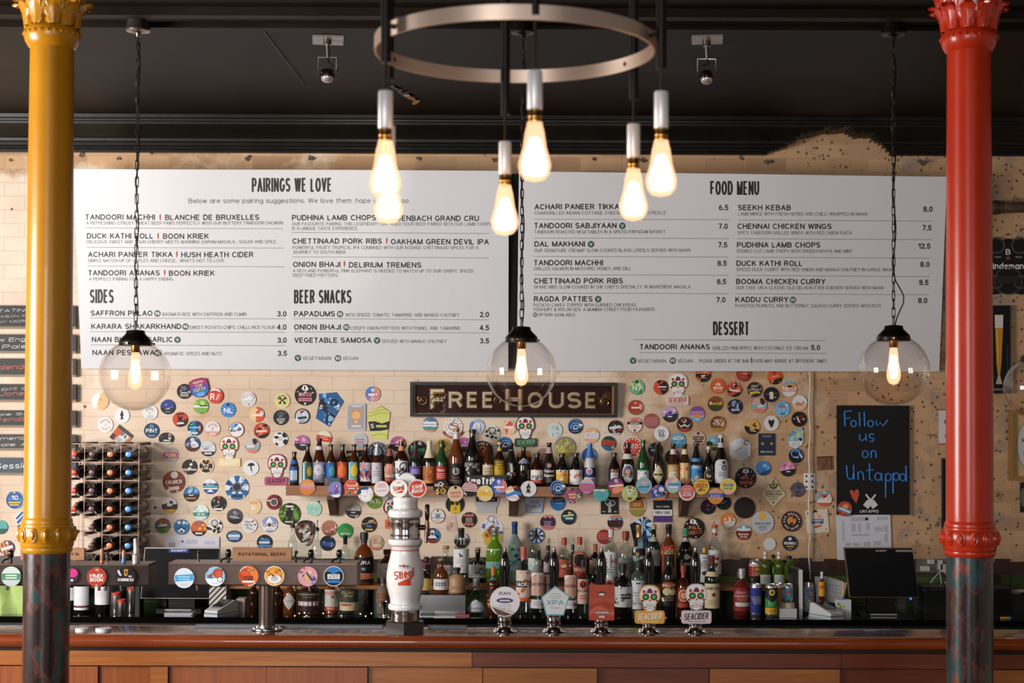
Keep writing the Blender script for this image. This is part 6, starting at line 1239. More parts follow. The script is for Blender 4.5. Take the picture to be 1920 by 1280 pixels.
# cider emblem with a ribbon
sd = flat('beer_badge', 'white cider badge with a red apple and curved ribbon behind the cork topped bottle', 'beer badge', 850, 800, 35, 35, 8.998, 'ece6e4', 'A SOUTH_DOWNS .78 .2 5a2430 90 250;U CIDER .78 .2 5a2430 -90 80;C -.12 .05 .4 8a2c34;C .16 .05 .4 8a2c34;C -.12 .05 .32 ece6e4;C .16 .05 .32 ece6e4;B -.4 .1 .5 .22 8a2c34 -20;B -.02 .4 .06 .8 6a2c34 -20;C -.18 .12 .06 5a2430', GW, edge='d8d0cc', shape=CI)
mb = MB(); k = S(8.998)
pr = Pr(mb, 17.5*k, 17.5*k, [(-3, -3), (3, -3), (3, 3), (-3, 3)], plane_map(0.002)); vs = []
for i in range(13):
    a = radians(205+130*i/12); pr_ = (1.02, 1.3); vs.append((cos(a), sin(a)))
for i in range(12): pr.poly([(vs[i][0]*1.02, vs[i][1]*1.02), (vs[i][0]*1.3, vs[i][1]*1.3), (vs[i+1][0]*1.3, vs[i+1][1]*1.3), (vs[i+1][0]*1.02, vs[i+1][1]*1.02)], 'b8484a' if 1 < i < 10 else '8a4438', nolayer=True)
pr.arc('AUTHENTIC', 1.16, .16, 'f0dcd4', -90, True, 90)
mb.build('ribbon', sd, smooth=False)

# sugar skull plaques
def skull(x, y, px, py, hw, hh, plaque, letter, label, Y=8.998, rim=None, sc=1.0, grp='sugar skull cider plaques', bottom=None, rim_only=False):
    """one flat plaque: skull outline above a lettered panel"""
    k = S(Y); c = P(x, y, Y); rim = rim or plaque
    t = thing('skull_plaque', label, 'plaque', c, grp)
    W, H = 16.2*sc, 20*sc
    def out(g):
        q = [(0, 1.02), (.42, .98), (.75, .8), (.93, .5), (.97, .15), (.9, -.12), (.72, -.32), (.62, -.4), (.6, -.62), (.52, -.85), (.3, -1.02), (0, -1.08)]
        q = q+[(-a, b) for a, b in q[1:-1]][::-1]
        return [(a*(W+g)*k, b*(H+g)*k) for a, b in q][::-1]
    mb = MB(); dz = (y-py)*k; dx = (px-x)*k
    mb.prism(out(2.2*sc), -0.006, 0, pm(rim, .4))
    mb.prism([(a*hw*k+dx, b*hh*k+dz) for a, b in rsq(.16, hw/hh)], -0.0065, 0, pm(plaque, .4))
    mb.prism([(-8*sc*k, dz+hh*k*.6), (8*sc*k, dz+hh*k*.6), (7.5*sc*k, -14*sc*k), (-7.5*sc*k, -14*sc*k)], -0.006, 0, pm(rim, .4))
    pr = Pr(mb, hw*k, hh*k, sq, lambda u, v, n: (u+dx, -0.0066-n, v+dz), asp=hh/hw)
    pr.text('SEACIDER', .12, 1.0, letter, 1.6, 0, 3, bold=0.012, slant=0.22); pr.spec('B -.6 -.72 .6 -.64 %s' % letter)
    mb.build('panel', t, smooth=False)
    mb = MB(); mb.prism(out(0), -0.0072, -0.006, pm('ece8e4', .4))
    pr = Pr(mb, W*k, H*k, [(-2, -2), (2, -2), (2, 2), (-2, 2)], plane_map(0.0072), asp=H/W)
    pr.spec('C 0 .62 .2 7a2f5a;G 7a2f5a -.35,.5 0,.85 .35,.5 .2,.42 -.2,.42;C -.6 .55 .13 b8402f;C .6 .55 .13 b8402f;'
            'C -.42 .12 .3 c86a34;C .42 .12 .3 c86a34;C -.42 .12 .25 2a2622;C .42 .12 .25 2a2622;C -.42 .12 .16 4ac06a;C .42 .12 .16 4ac06a;'
            'G d8603a -.15,-.3 0,-.02 .15,-.3 0,-.22;C -.75 -.2 .1 7a2f5a;C .75 -.2 .1 7a2f5a;B -.5 -.48 .5 -.45 b0acae;B -.45 -.66 .45 -.62 8a8688;B -.4 -.86 .4 -.83 b0acae;B -.3 -.8 -.27 -.5 a8a4a6;B .27 -.8 .3 -.5 a8a4a6;B -.02 -.8 .02 -.5 a8a4a6;C -.5 -.75 .07 c8502f;C .5 -.75 .07 c8502f')
    mb.build('skull_face', t, smooth=False); return t
skull(429.5, 839, 430, 866.5, 21.5, 8, 'e8cf98', 'f6f0dc', 'sugar skull plaque with a faded yellow name panel left of shelf', rim='b88a4a')
skull(519.5, 873, 518, 901.5, 21.5, 8, 'b04a6a', '2f1a20', 'sugar skull plaque with a pink name panel at the left shelf end', rim='8a2f44')
skull(985, 801, 986, 829.5, 21, 8.2, '2c2626', '6ac87a', 'sugar skull plaque with a black name panel under the gilded sign', rim='4a2a2c')
skull(1271, 722, 1270, 750.5, 21, 9.2, 'dcc8c0', 'b84440', 'sugar skull plaque with a white and red name panel under the food menu', rim='e0d0c8')
skull(738, 955, 743, 982, 21, 9, 'd8623a', '2c1c18', 'sugar skull plaque with an orange name panel half hidden by the beer tower', rim='7a3424')

# ---------------------------------------------------------------- the shelf itself
SY0, SZ = 8.80, P(960, 912, 8.80).z
sh_t = thing('bottle_shelf', 'wooden wall shelf holding the row of beer bottles', 'shelf', (0, 9.0, SZ))
sw = wood('shelf_wood', '7a4a2e', 'a8724a', 0.5, (0.9, 12, 12))
mb = MB(); x0, x1 = P(536, 920, SY0).x, P(1377, 920, SY0).x; mb.box((x0, -0.2, -0.054), (x1, -0.002, 0), sw); mb.build('board', sh_t)
for px in (623, 962, 1283):
    x = P(px, 950, 8.9).x; mb = MB()
    pts = [(-0.03, -0.055), (-0.19, -0.055), (-0.19, -0.075), (-0.07, -0.15), (-0.03, -0.17)]
    mb.add([(x-0.02, y-0.0, z) for y, z in [(a, b) for a, b in pts]]+[(x+0.02, y, z) for y, z in pts], [tuple(range(5)), tuple(range(9, 4, -1))]+[(k, 5+k, 5+(k+1) % 5, (k+1) % 5) for k in range(5)], pm('4a3224', .5))
    mb.box((x-0.024, -0.032, -0.175), (x+0.024, -0.002, -0.054), pm('6a4a32', .5)); mb.build('bracket', sh_t)
# lettered box standing at the shelf front
c = P(911, 901, 8.815); k = S(8.815); mb = MB(); mb.box((-39*k, -0.012, -10.5*k), (39*k, 0.012, 10.5*k), pm('1f1b19', .5))
pr = Pr(mb, 39*k, 10.5*k, sq, plane_map(0.012), asp=10.5/39); pr.text('TwoTribes', -.02, 1.25, 'f0ece6', 1.86, bold=0.06)
c.z = SZ+10.5*k; tag(mb.build('lettered_box', None, c, smooth=False), 'black box with big white lettering on the shelf below the tallest bottles', 'box')
# ================================================================ BOTTLES
KIND = {
 'long': [(.9, 0), (1, .02), (1, .56), (.97, .60), (.82, .67), (.58, .74), (.44, .80), (.39, .88), (.36, .945), (.43, .95), (.43, 1)],
 'stub': [(.9, 0), (1, .025), (1, .50), (.96, .55), (.82, .64), (.6, .74), (.44, .82), (.40, .92), (.46, .93), (.46, 1)],
 'cone': [(.92, 0), (1, .02), (1, .44), (.98, .5), (.86, .6), (.66, .72), (.46, .85), (.36, .94), (.42, .95), (.42, 1)],
 'cham': [(.92, 0), (1, .02), (1, .48), (.97, .54), (.84, .62), (.6, .72), (.42, .82), (.36, .9), (.36, .94), (.44, .95), (.44, .97), (.4, .975), (.4, 1)],
 'spirit': [(.93, 0), (1, .015), (1, .62), (.97, .66), (.82, .705), (.48, .745), (.35, .78), (.33, .88), (.36, .885), (.36, 1)],
 'wine': [(.93, 0), (1, .015), (1, .60), (.95, .65), (.7, .72), (.45, .77), (.37, .81), (.34, .92), (.38, .93), (.38, 1)],
 'apoth': [(.93, 0), (1, .015), (1, .58), (.94, .645), (.72, .69), (.36, .715), (.26, .74), (.26, .9), (.32, .91), (.3, .93), (.3, 1)],
 'squat': [(.9, 0), (1, .03), (1, .52), (.92, .62), (.68, .7), (.36, .75), (.3, .79), (.3, .86), (.4, .865), (.4, 1)],
 'orb': [(.7, 0), (.9, .06), (1, .2), (.98, .36), (.8, .5), (.5, .6), (.34, .68), (.3, .8), (.34, .82), (.34, 1)],
 'swing': [(.92, 0), (1, .02), (1, .50), (.95, .57), (.75, .67), (.52, .77), (.4, .84), (.34, .9), (.4, .91), (.4, .94), (.34, .95), (.34, 1)],
 'slim': [(.92, 0), (1, .02), (1, .66), (.9, .72), (.55, .8), (.4, .86), (.38, .93), (.42, .935), (.42, 1)],
}
brown = glass('5e2e14', .45); dkbrown = glass('38190c', .6); green = glass('34703a', .35); dkgreen = glass('1c3620', .5); inkb = pm('15110e', .07, 0, .4)
clear = glass('eaf0ee', 0.0, 0.02); amber = glass('9a5426', .35); lime = glass('8fc23a', .3); frosted = glass('c8d4da', .55, 0.25); redg = glass('9c3a34', .4); olive = glass('7a9a2c', .3)
def profile_at(pr, h):
    for (r0, h0), (r1, h1) in zip(pr, pr[1:]):
        if h0 <= h <= h1 and h1 > h0: return r0+(r1-r0)*(h-h0)/(h1-h0)
    return pr[-1][0]
def bottle(px, top, w_, Y, zb, kind, gl, label, cap=None, lab=None, bands=(), group=None, name='beer_bottle', cat='bottle', liquid=None, stopper=None, twist=0.0):
    """cap=(colour, from height[, rough, metal]); lab=list of (v0, v1, base, spec[, shape, arc]); bands=(colour, h0, h1)"""
    c = P(px, top, Y); H = c.z-zb; R = w_/2*S(Y); pr = KIND[kind]
    t = thing(name, label, cat, (c.x, Y, zb), group, (0, 0, twist) if twist else None)
    hc = cap[1] if cap else 1.0
    body = [(0.0, 0.004)]+[(r*R, h*H) for r, h in pr if h < 1]+[(pr[-1][0]*R, H*0.995)]
    mb = MB(); mb.lathe(body, gl, 22); mb.build('glass_body', t)
    if liquid:
        m, lv = liquid; q = [(0, 0.008)]+[(r*R*.94, max(.008, h*H)) for r, h in pr if h < lv]+[(profile_at(pr, lv)*R*.94, lv*H), (0, lv*H)]
        mb = MB(); mb.lathe(q, m, 20); mb.build('liquid', t)
    if cap:
        m = pm(cap[0], cap[2] if len(cap) > 2 else .4, cap[3] if len(cap) > 3 else 0.0)
        q = [(profile_at(pr, hc)*R*1.06+.0004, hc*H)]+[(r*R*1.06+.0004, h*H) for r, h in pr if h > hc+.005 and h < .999]+[(pr[-1][0]*R*1.06+.0004, H), (pr[-1][0]*R*.9, H+.0015)]
        mb = MB(); mb.lathe(q, m, 18); mb.build('cap' if hc > .85 else 'foil_capsule', t)
    if stopper == 'cork':
        mb = MB(); mb.lathe([(pr[-1][0]*R*.85, H*.97), (pr[-1][0]*R*.85, H*1.0), (pr[-1][0]*R*1.02, H*1.0), (pr[-1][0]*R*1.02, H+.012), (0, H+.013)], pm('b88a5c', .7), 14); mb.build('cork', t)
    if stopper == 'pourer':
        mb = MB(); mb.lathe([(pr[-1][0]*R*1.1, H*.97), (pr[-1][0]*R*1.1, H+.006), (.006, H+.012)], pm('1c1a1a', .3), 12); mb.tube([(0, 0, H+.01), (0.001, 0, H+.03), (.006, -.004, H+.052)], [.0045, .004, .003], chrome(), 8); mb.build('pourer', t)
    for b_ in bands:
        col, h0, h1 = b_[:3]; q = [(profile_at(pr, h0)*R*1.03+.0003, h0*H)]+[(r*R*1.03+.0003, h*H) for r, h in pr if h0 < h < h1]+[(profile_at(pr, h1)*R*1.03+.0003, h1*H)]
        mb = MB(); n = 18; o = []; 
        for r, h in q: o += [(r*cos(2*pi*k/n), r*sin(2*pi*k/n), h) for k in range(n)]
        mb.add(o, [(i*n+k, i*n+(k+1) % n, (i+1)*n+(k+1) % n, (i+1)*n+k) for i in range(len(q)-1) for k in range(n)], pm(col, .4, .6 if len(b_) > 3 else 0))
        mb.build('neck_band', t)
    for l in (lab or ()):
        v0, v1, base, spec = l[:4]; shape = l[4] if len(l) > 4 and l[4] else [(-1, -1), (1, -1), (1, 1), (-1, 1)]; arc = l[5] if len(l) > 5 else 1.42
        rr = profile_at(pr, (v0+v1)/2)*R*1.012+.0003; hv = (v1-v0)*H/2
        mb = MB(); p = Pr(mb, rr*arc, hv, shape, cyl_map(rr, (v0+v1)/2*H), True); p.poly(shape, base); p.spec(spec); mb.build('front_label', t)
    return t
DIA = [(0, -1), (1, 0), (0, 1), (-1, 0)]
def shelf_b(px, top, w_, kind, gl, label, cap=('211c1a', .95), lab=None, bands=(), **k):
    return bottle(px, top, w_, k.pop('Y', 8.875), SZ, kind, gl, label, cap, lab, bands, 'beer bottles on the wall shelf', **k)
L = lambda base, spec, v0=.1, v1=.48, **k: (v0, v1, base, spec)
shelf_b(552, 847, 18, 'stub', brown, 'stubby brown beer bottle with a blue label, leftmost on the shelf', lab=[L('2a5a9c', 'B -.6 -.75 .5 .5 e4e8ee;L 2a5a9c .35 6 .35 .2', .1, .56)], bands=[('2f62a8', .64, .76)])
shelf_b(577, 833, 20, 'long', dkbrown, 'brown beer bottle with a teal label and yellow drop above the RAISE badge', lab=[L('2f5a5a', 'V -.6 -.3 b8d8d4;E .35 .0 .32 .55 d8a82f;G d8a82f .2,.3 .5,.3 .35,.8', .12, .56)])
shelf_b(599, 822, 23, 'cone', brown, 'tall conical brown wheat beer bottle with a lilac grey label', lab=[L('9c96a8', 'C 0 .25 .6 c8c4d0;O 0 .25 .6 .06 8a8098;P d8d4dc,8a8498 5 3 .1 .25;L 6a6478 -.6 3 .5 .14', .06, .5)], bands=[('cfcad6', .76, .84)])
shelf_b(620.6, 833, 19, 'long', brown, 'brown beer bottle with a blue label and turquoise drop', lab=[L('2a62a8', 'E .25 .05 .45 .55 5aa8ac;G 5aa8ac .0,.4 .5,.4 .3,.9', .12, .56)])
shelf_b(642.5, 833, 20, 'long', dkbrown, 'brown beer bottle with an orange red label and drop', lab=[L('b84a2c', 'E 0 .15 .6 .6 e8743c;G e8743c -.3,.5 .3,.5 0,.95;L 8a3020 -.6 2 .5 .2', .08, .57)])
shelf_b(664, 833, 20, 'long', brown, 'brown beer bottle with a yellow drop on pale blue, sixth from the left', lab=[L('5a9aa0', 'V -.7 -.45 d8e4e0;V .5 1 2f4a40;E .1 .1 .48 .6 e0b83a;G e0b83a -.2,.5 .4,.5 .15,.95;L d8c84a -.75 2 .4 .16', .1, .57)])
shelf_b(685.6, 833, 21, 'long', dkbrown, 'brown beer bottle with a white topped purple star label', lab=[L('d8d4d8', 'L 8a8a94 .7 3 .5 .18;H -1 .15 6a3a54;S c87a8a 7 0 -.9;P 4a90a8 2 3 .2 .3;G e8e4e8 -.8,-1 -.3,-.5 -.2,-.9 .0,-.4 .2,-.9 .4,-.5 .8,-1', .1, .56)])
shelf_b(707, 833, 20, 'cone', brown, 'brown beer bottle with silver foil neck and silver label', cap=('c4c0c4', .74, .35, .6), lab=[L('c8c6cc', 'B -.1 .35 .12 .6 b85040;L 8a8a96 .15 3 .55 .2;R d8d6da .04', .06, .56)])
shelf_b(730.6, 833, 20, 'cone', dkbrown, 'dark beer bottle with reddish neck label and a white arched label', lab=[L('3a2622', 'E 0 .35 .8 .6 d8a890;V -.1 .1 c86a50;V -.5 -.35 c86a50;V .4 .55 c86a50;T Tivoli -.3 .42 f0ece4 1.5;B -.6 -.8 .6 -.6 c8502f', .08, .54)], bands=[('9a4a38', .72, .9)])
shelf_b(753, 824, 24.5, 'long', dkbrown, 'brown beer bottle with an orange cap, orange neck seal and white scrawled label', cap=('d8843c', .965), lab=[L('e4e2e4', 'J Chassen .1 .5 2a2626 1.5;O .3 .5 .4 .1 2a2626;P 2a2626,5a8ac0 5 4 .08 .18', .05, .54)], bands=[('d88a50', .76, .86)])
shelf_b(779, 827, 22, 'cham', dkgreen, 'green bottle with plum foil neck and a purple label', cap=('3f2a33', .62, .4, .3), lab=[L('6a4a98', 'L d8d0e4 .3 3 .55 .3;H -1 -.55 2a2430', .2, .44)])
shelf_b(805, 826, 23, 'cham', inkb, 'dark bottle with cream foil neck and a copper patterned label', cap=('ddcfb0', .62), lab=[L('b06a3c', 'R d8a870 .08;C 0 .1 .3 c8502f;P d89a60,8a4a2a,e0b888 10 4 .08 .2;H -1 -.7 c8904a', .06, .44)])
shelf_b(828, 826, 22, 'cham', green, 'green glass bottle with a red label in front of the mustard badge', cap=('2a3f2c', .93), lab=[L('a8362c', 'T Boon .45 .4 e8dcc8 .9;L e0c0b0 -.05 3 .6 .25;C 0 -.75 .2 c8503c', .12, .44)])
shelf_b(855.6, 806, 29, 'cham', amber, 'large amber bottle with a cork and clear neck and a small black emblem label', cap=None, stopper='cork', liquid=(pm('5a2212', .2), .5), lab=[L('241a18', 'C 0 .3 .34 b8b4b0;C 0 .3 .24 3a2a28;L c85a3c -.3 1 .4 .2;L 8a8078 -.55 3 .7 .14', .02, .4)], bands=[('d8ccc8', .84, .97)])
shelf_b(886, 805, 30, 'cham', inkb, 'biggest black bottle on the shelf with pale hand lettering', lab=[L('1c1815', 'J Starvey .6 .34 c8c0b4 1.5;P 8a8078,b8aca0,4a4038 9 5 .15 .4;L a89a8a -.6 2 .5 .14', .12, .46)])
shelf_b(915, 831, 20, 'cone', brown, 'brown beer bottle with a cream label right of the biggest bottle', lab=[L('d8c4a8', 'L 5a3a2a 0.44 2 0.70 0.20;L 6a4a38 -.1 3 .6 .3', .22, .5)])
shelf_b(937, 829, 20.5, 'long', dkbrown, 'brown beer bottle with a yellow cap and golden yellow label', cap=('d8a82c', .955), lab=[L('b8942a', 'H .5 1 6a5a20;L d8b848 0.81 2 0.60 0.19;P c8a430,a88420 3 3 .2 .4', .08, .6)], bands=[('c8982a', .8, .88)])
shelf_b(959, 831, 20, 'cone', inkb, 'black bottle with a small cyclist picture and a pale neck cross', lab=[L('181412', 'G d8d4d4 -.2,.9 .1,.9 .3,-.1 -.1,0;C -.35 -.4 .35 d0ccc8;C -.35 -.4 .26 181412;C .45 -.2 .2 b85a3c;P 8a8a90 3 4 .1 .2', .1, .56)], bands=[('8a8a90', .83, .85)])
shelf_b(982, 837, 22, 'swing', inkb, 'skittle shaped dark bottle with a silver diamond on its shoulder', lab=[(.46, .72, 'b4b4bc', 'I 6a6a8a .75;I c8c8d0 .4;C 0 0 .2 4a4a6a', DIA, 1.2)])
shelf_b(1007, 850, 24, 'stub', dkbrown, 'stubby brown bottle with a white and red striped label', lab=[L('e4e0d8', 'P d8a83c,6a6aa0,e8d090 6 4 .12 .28;T VEDETT 0 .42 231f1f 1.5;H -1 -.42 c8442f;L e8a898 -.6 2 .5 .2', .08, .5)])
shelf_b(1030, 830, 21, 'cone', inkb, 'dark bottle with white lettering printed on its glass', lab=[L('1a1613', 'C 0 .75 .22 c88a94;T Saison .2 .3 e4e0dc 1.5;T Dupont -.25 .3 e4e0dc 1.5;L 8a8680 -.6 3 .3 .14', .08, .54)], bands=[('b89aa0', .76, .9)])
shelf_b(1054, 850, 23, 'stub', inkb, 'stubby dark bottle with a bright yellow pictured label', lab=[L('e0a83c', 'H .45 1 e8d8b0;T CHOUX .65 .34 d8782f 1.2;P e8e4e0,6a5a9a,d8584a,f0c860 10 4 .12 .28', .08, .5)])
shelf_b(1080, 849, 24, 'stub', inkb, 'stubby dark bottle with a white label and coral patch', lab=[L('e2dedd', 'P d88a7a,c86a60,e8c0b4 6 6 .12 .3;C .45 .3 .3 d8846c;L c8a8a0 -.7 2 .4 .16', .06, .5)])
shelf_b(1106, 831, 21, 'cone', pm('c3c0bc', .35), 'speckled grey bottle with blue foil neck and navy band', cap=('4a7cb8', .66, .35, .3), lab=[L('2a3a6a', 'C -.1 .55 .42 e0dcdc;C -.1 .5 .3 c8483c;C -.1 .45 .22 7a9ad0;H -1 -.2 c8c8d0;L 2a3a6a -.5 2 .6 .3', .06, .44)])
shelf_b(1152, 849, 22, 'stub', inkb, 'stubby bottle with a navy and cream label standing apart at the right half', lab=[L('2a2a4a', 'B -.5 -.9 .45 .65 e0d0bc;L 3a3a5a 0.38 2 0.35 0.17;L b89a80 -.1 3 .35 .25;B -.55 .8 .5 .95 c87a6a', .08, .5)])
shelf_b(1177, 831, 25, 'stub', dkbrown, 'wide brown bottle with a round white rimmed portrait label', lab=[(.1, .52, 'd8d4d8', 'I 3a6a90 .86;C 0 .05 .5 8a5a3a;C 0 .2 .25 d8b898;P c8a880,4a3424 5 4 .1 .25;G e4e4ec -.7,-.5 .7,-.5 .4,-.95 -.4,-.95', circ(1, 24), .95)], bands=[('d8d4c8', .64, .76)])
shelf_b(1206, 825, 22, 'cham', green, 'green glass bottle with black and white patterned label and green cap', cap=('2f5a30', .93), lab=[L('e0dedc', 'P 211e1e,211e1e,e8e8e8 20 5 .08 .2;B -1 .8 1 1 8ac8c8', .14, .36)])
shelf_b(1233.6, 829, 21, 'cone', inkb, 'dark bottle with a cream diamond label', lab=[(.05, .5, 'd8c8a4', 'R b89a6a .06;B -.75 -.1 .75 .1 3a3020;C 0 0 .14 8a7a58;P c8b48c 3 4 .1 .2', DIA, 1.15)])
shelf_b(1262.4, 832, 20.5, 'cone', brown, 'brown bottle with a gold edged cream label and white neck label', lab=[L('d0b088', 'R b8904f .05;H .75 1 c89a58;E 0 .0 .6 .3 e8d8b8;B -.5 -.08 .5 .08 5a78b0;L 8a6a48 -.5 2 .5 .2', .06, .52)], bands=[('d8d0c8', .76, .88)])
shelf_b(1284, 832, 20, 'cone', brown, 'brown bottle with an ornate orange and cream striped label', lab=[L('e0a868', 'V -.45 -.2 f0e0c0;V .05 .3 f0e0c0;P c85a3a,f4e8cc,d88a50 9 5 .08 .2', .08, .56)], bands=[('e8d8b8', .76, .88)])
shelf_b(1305.7, 831, 22, 'cone', inkb, 'dark bottle with a sky blue label and blue collar', lab=[L('3f8ac4', 'H .6 1 5aa0d4;T ABBOT .8 .22 e8ecf0 1.2;P d8784a,e8b088,2a5a90 7 4 .12 .26;H -1 -.85 c8904a', .06, .5)], bands=[('4a8cc4', .58, .66)])
def swing(t, H, r):
    mb = MB(); mb.lathe([(r*1.1, H*.99), (r*1.25, H+.004), (r*1.2, H+.014), (r*.6, H+.018), (0, H+.018)], pm('d2cecc', .3), 14); mb.build('stopper', t)
    mb = MB()
    for s_ in (-1, 1): mb.tube([(s_*r*1.6, -.004, H*.86), (s_*r*2.2, -.008, H*.93), (s_*r*1.5, 0, H+.012), (0, 0, H+.02)], .0012, steel(), 5)
    mb.build('bail_wire', t)
t = shelf_b(1328.6, 842, 20, 'swing', inkb, 'dark swing top bottle with an oval portrait label', cap=None, lab=[(.1, .5, '2a221c', 'O 0 0 .8 .08 a89878;C 0 .1 .35 c8ac88;C .1 .3 .3 3a2c20;B -.5 -.75 .5 -.55 b8a070', circ(1, 20), 1.0)])
swing(t, P(1328, 842, 8.875).z-SZ, .34*10*S(8.875))
t = shelf_b(1352, 820, 27, 'swing', inkb, 'large dark swing top bottle with a white arched label, rightmost on the shelf', cap=None, lab=[(.08, .56, 'd0cfd2', 'C .25 .75 .14 3a3a40;C .3 .3 .22 3a3a3e;C .3 .3 .14 b8b4b4;L 7a7a80 -.1 3 .5 .14;L 8a8a8e .55 1 .4 .12', [(-1, -1), (1, -1), (1, .55), (.8, .85), (.4, 1), (-.4, 1), (-.8, .85), (-1, .55)], 1.1)], bands=[('c8c4c6', .8, .9)])
swing(t, P(1352, 820, 8.875).z-SZ, .34*13.5*S(8.875))
# flat cider cans box and small grey card between the first bottles
c = P(623, 906, 8.83); k = S(8.83); mb = MB(); mb.box((-15*k, -.004, -7*k), (15*k, .01, 7.5*k), pm('2f5460', .5)); mb.box((-12*k, -.006, -2*k), (-9*k, -.004, 6*k), pm('c8483c', .5))
c.z = SZ+7*k; tag(mb.build('card_box', None, c), 'slate blue card box lying before the blue labelled bottle', 'box')

# ---------------------------------------------------------------- spirits on the plank shelf (rear row)
GR = 'spirit bottles on the plank shelf behind the taps'
rear_n = [0]
def rear(px, top, w_, kind, gl, label, cap=None, lab=None, bands=(), **k):
    rear_n[0] += 1
    return bottle(px, top, w_, k.pop('Y', (8.79, 8.925)[rear_n[0] % 2]), TZ, kind, gl, label, cap, lab, bands, GR, 'spirit_bottle', **k)
rear(549, 986, 19, 'slim', clear, 'tall clear empty looking bottle with a thin spout at the left of the rear row', stopper='pourer')
rear(594, 992, 20, 'slim', clear, 'tall clear bottle with a chrome pourer behind the right tap levers', stopper='pourer')
rear(647.5, 1003, 20, 'spirit', clear, 'clear bottle with a black cap behind the end of the till rail', cap=('1d1a1a', .8))
rear(683, 998, 36, 'squat', amber, 'broad amber whisky bottle with a black label and black cap', cap=('26211f', .8), liquid=(pm('5e2c14', .2), .56), lab=[L('1d1918', 'T JURA .55 .3 e8e4e0 1.1;T 10 .05 .2 d8d4d0 .3;H -.75 -.3 c0714e;L 6a4a3a -.45 2 .4 .16', .06, .54)])
rear(726, 1030, 37, 'squat', amber, 'whisky bottle with a white label half hidden by the beer tower', cap=('2a2422', .86), liquid=(pm('6a2a14', .2), .5), lab=[L('dcd8d6', 'E .35 .3 .3 .5 3a2c2a;P 8a5a48 2 3 .1 .2;L 8a8480 -.3 3 .5 .2', .14, .6)])
rear(799, 1044, 20, 'slim', dkbrown, 'slim dark bottle with small red neck label right of the beer tower', cap=('1e1a19', .84), bands=[('b04038', .74, .8)])
rear(836, 1027, 31, 'squat', clear, 'clear corked bottle with a white label of large black letters', stopper='cork', lab=[L('dedcda', 'T IY .5 .5 211e1e 1 .1;T SO -.55 .5 211e1e 1 .1;V -.9 -.75 2a2626', .1, .52)])
rear(865, 990, 29, 'wine', clear, 'clear bottle with black cap and a white label showing a dark swallow', cap=('211d1e', .83), lab=[L('e0dedd', 'G 2a2a3a -.2,.7 .1,.5 .3,.3 .0,.4 -.1,.3;L 9a9aa0 .15 3 .5 .14;C .1 -.4 .16 e0b8a8', .22, .64)])
rear(896, 1030, 34, 'apoth', inkb, 'dark apothecary bottle with a cork and a pale printed label', stopper='cork', lab=[L('b8b4ac', 'O .35 -.1 .5 .12 3a3632;P 5a5650,8a8680 6 4 .1 .25;H .7 .95 d0ccc4', .16, .56)])
rear(928, 990, 33, 'wine', lime, 'tall bright green ribbed gin bottle with a silver collar', cap=('c8c8c8', .9, .3, .8), lab=[(.62, .645, 'c4c8c0', 'H -1 1 c4c8c0', None, 1.5), L('7ab0a8', 'T TEN .2 .6 3a6a60 1', .3, .42)])
rear(965, 978, 27, 'wine', frosted, 'frosted vodka bottle with a royal blue cap and blue tree', cap=('1f3f7c', .8), lab=[(.2, .58, 'b8c8d4', 'T V .6 .35 f0f4f8 .5;P 3f78b8,5a94cc,2f62a0 12 4 .12 .3;H -1 -.6 c8d4dc', None, 1.3)])
rear(1003, 994, 25, 'spirit', clear, 'clear gin bottle with a dark cap in front of the blue rayed badge', cap=('2a2c28', .88), lab=[L('c4ccc8', 'P 8aa89a,e0e4e0 5 3 .15 .3', .2, .5)])
rear(1028, 1026, 17, 'slim', pm('3a2a40', .2), 'slim purple bottle with a chrome pourer', stopper='pourer', lab=[L('d0b8c0', 'P 8a5a70,e0d4d8 8 5 .1 .25', .3, .6)])
rear(1058, 1008, 25, 'spirit', clear, 'clear gin bottle with a red cap and red bird label', cap=('a84a38', .84), lab=[L('b8583f', 'P e8c8a0,8a3424,d8905a 10 6 .1 .3', .18, .56)])
rear(1074, 1024, 14, 'slim', dkgreen, 'slim dark green bottle with a long chrome pourer', stopper='pourer')
rear(1087, 1007, 25, 'spirit', clear, 'clear bottle with a red cap and wide red label', cap=('b83f2c', .84), liquid=(pm('2c2220', .2), .58), lab=[L('c43f2c', 'H .1 1 d8a890;C 0 .5 .55 2a2422;O 0 .5 .75 .12 c8503a;T BRAVO -.3 .3 f0d8c8 1.4', .16, .66)])
rear(1116, 1020, 21, 'spirit', inkb, 'dark bottle with an orange capsule', cap=('c4683a', .8), lab=[L('c8a890', 'P 6a3a2a,e0d0c0 6 3 .1 .25;C 0 -.3 .3 b84a38', .24, .6)])
rear(1146, 992, 26, 'wine', clear, 'clear bottle with a white cap and white label with red script', cap=('d4d2d0', .86), lab=[L('dcdadc', 'T OLMS .3 .34 b84a48 1.3;L 9a9a9e -.2 3 .6 .2', .16, .6)])
rear(1173, 996, 31, 'squat', clear, 'clear broad bottle with a dark red cap and grey label', cap=('8e3a2c', .82), lab=[L('a8aaa6', 'T SOUTHERN .4 .22 3a3a38 1.6;T COMFORT .0 .22 3a3a38 1.5;C .45 -.45 .14 a03a34', .12, .5)])
rear(1197.5, 984, 25, 'wine', clear, 'clear bottle with a gold cap before the blue starry clip', cap=('c2964f', .8, .35, .6), lab=[L('2a2826', 'T CASCARA .3 .3 e0dcd8 1.5;P 5a8a94,c8ccd0 4 3 .12 .3', .2, .62)])
rear(1226, 984, 24, 'wine', dkgreen, 'dark wine shaped bottle with a bare cork top', cap=('c09a72', .93), lab=[L('a8a098', 'L 6a625a .4 4 .5 .2', .3, .58)], bands=[('b8b0a8', .72, .8)])
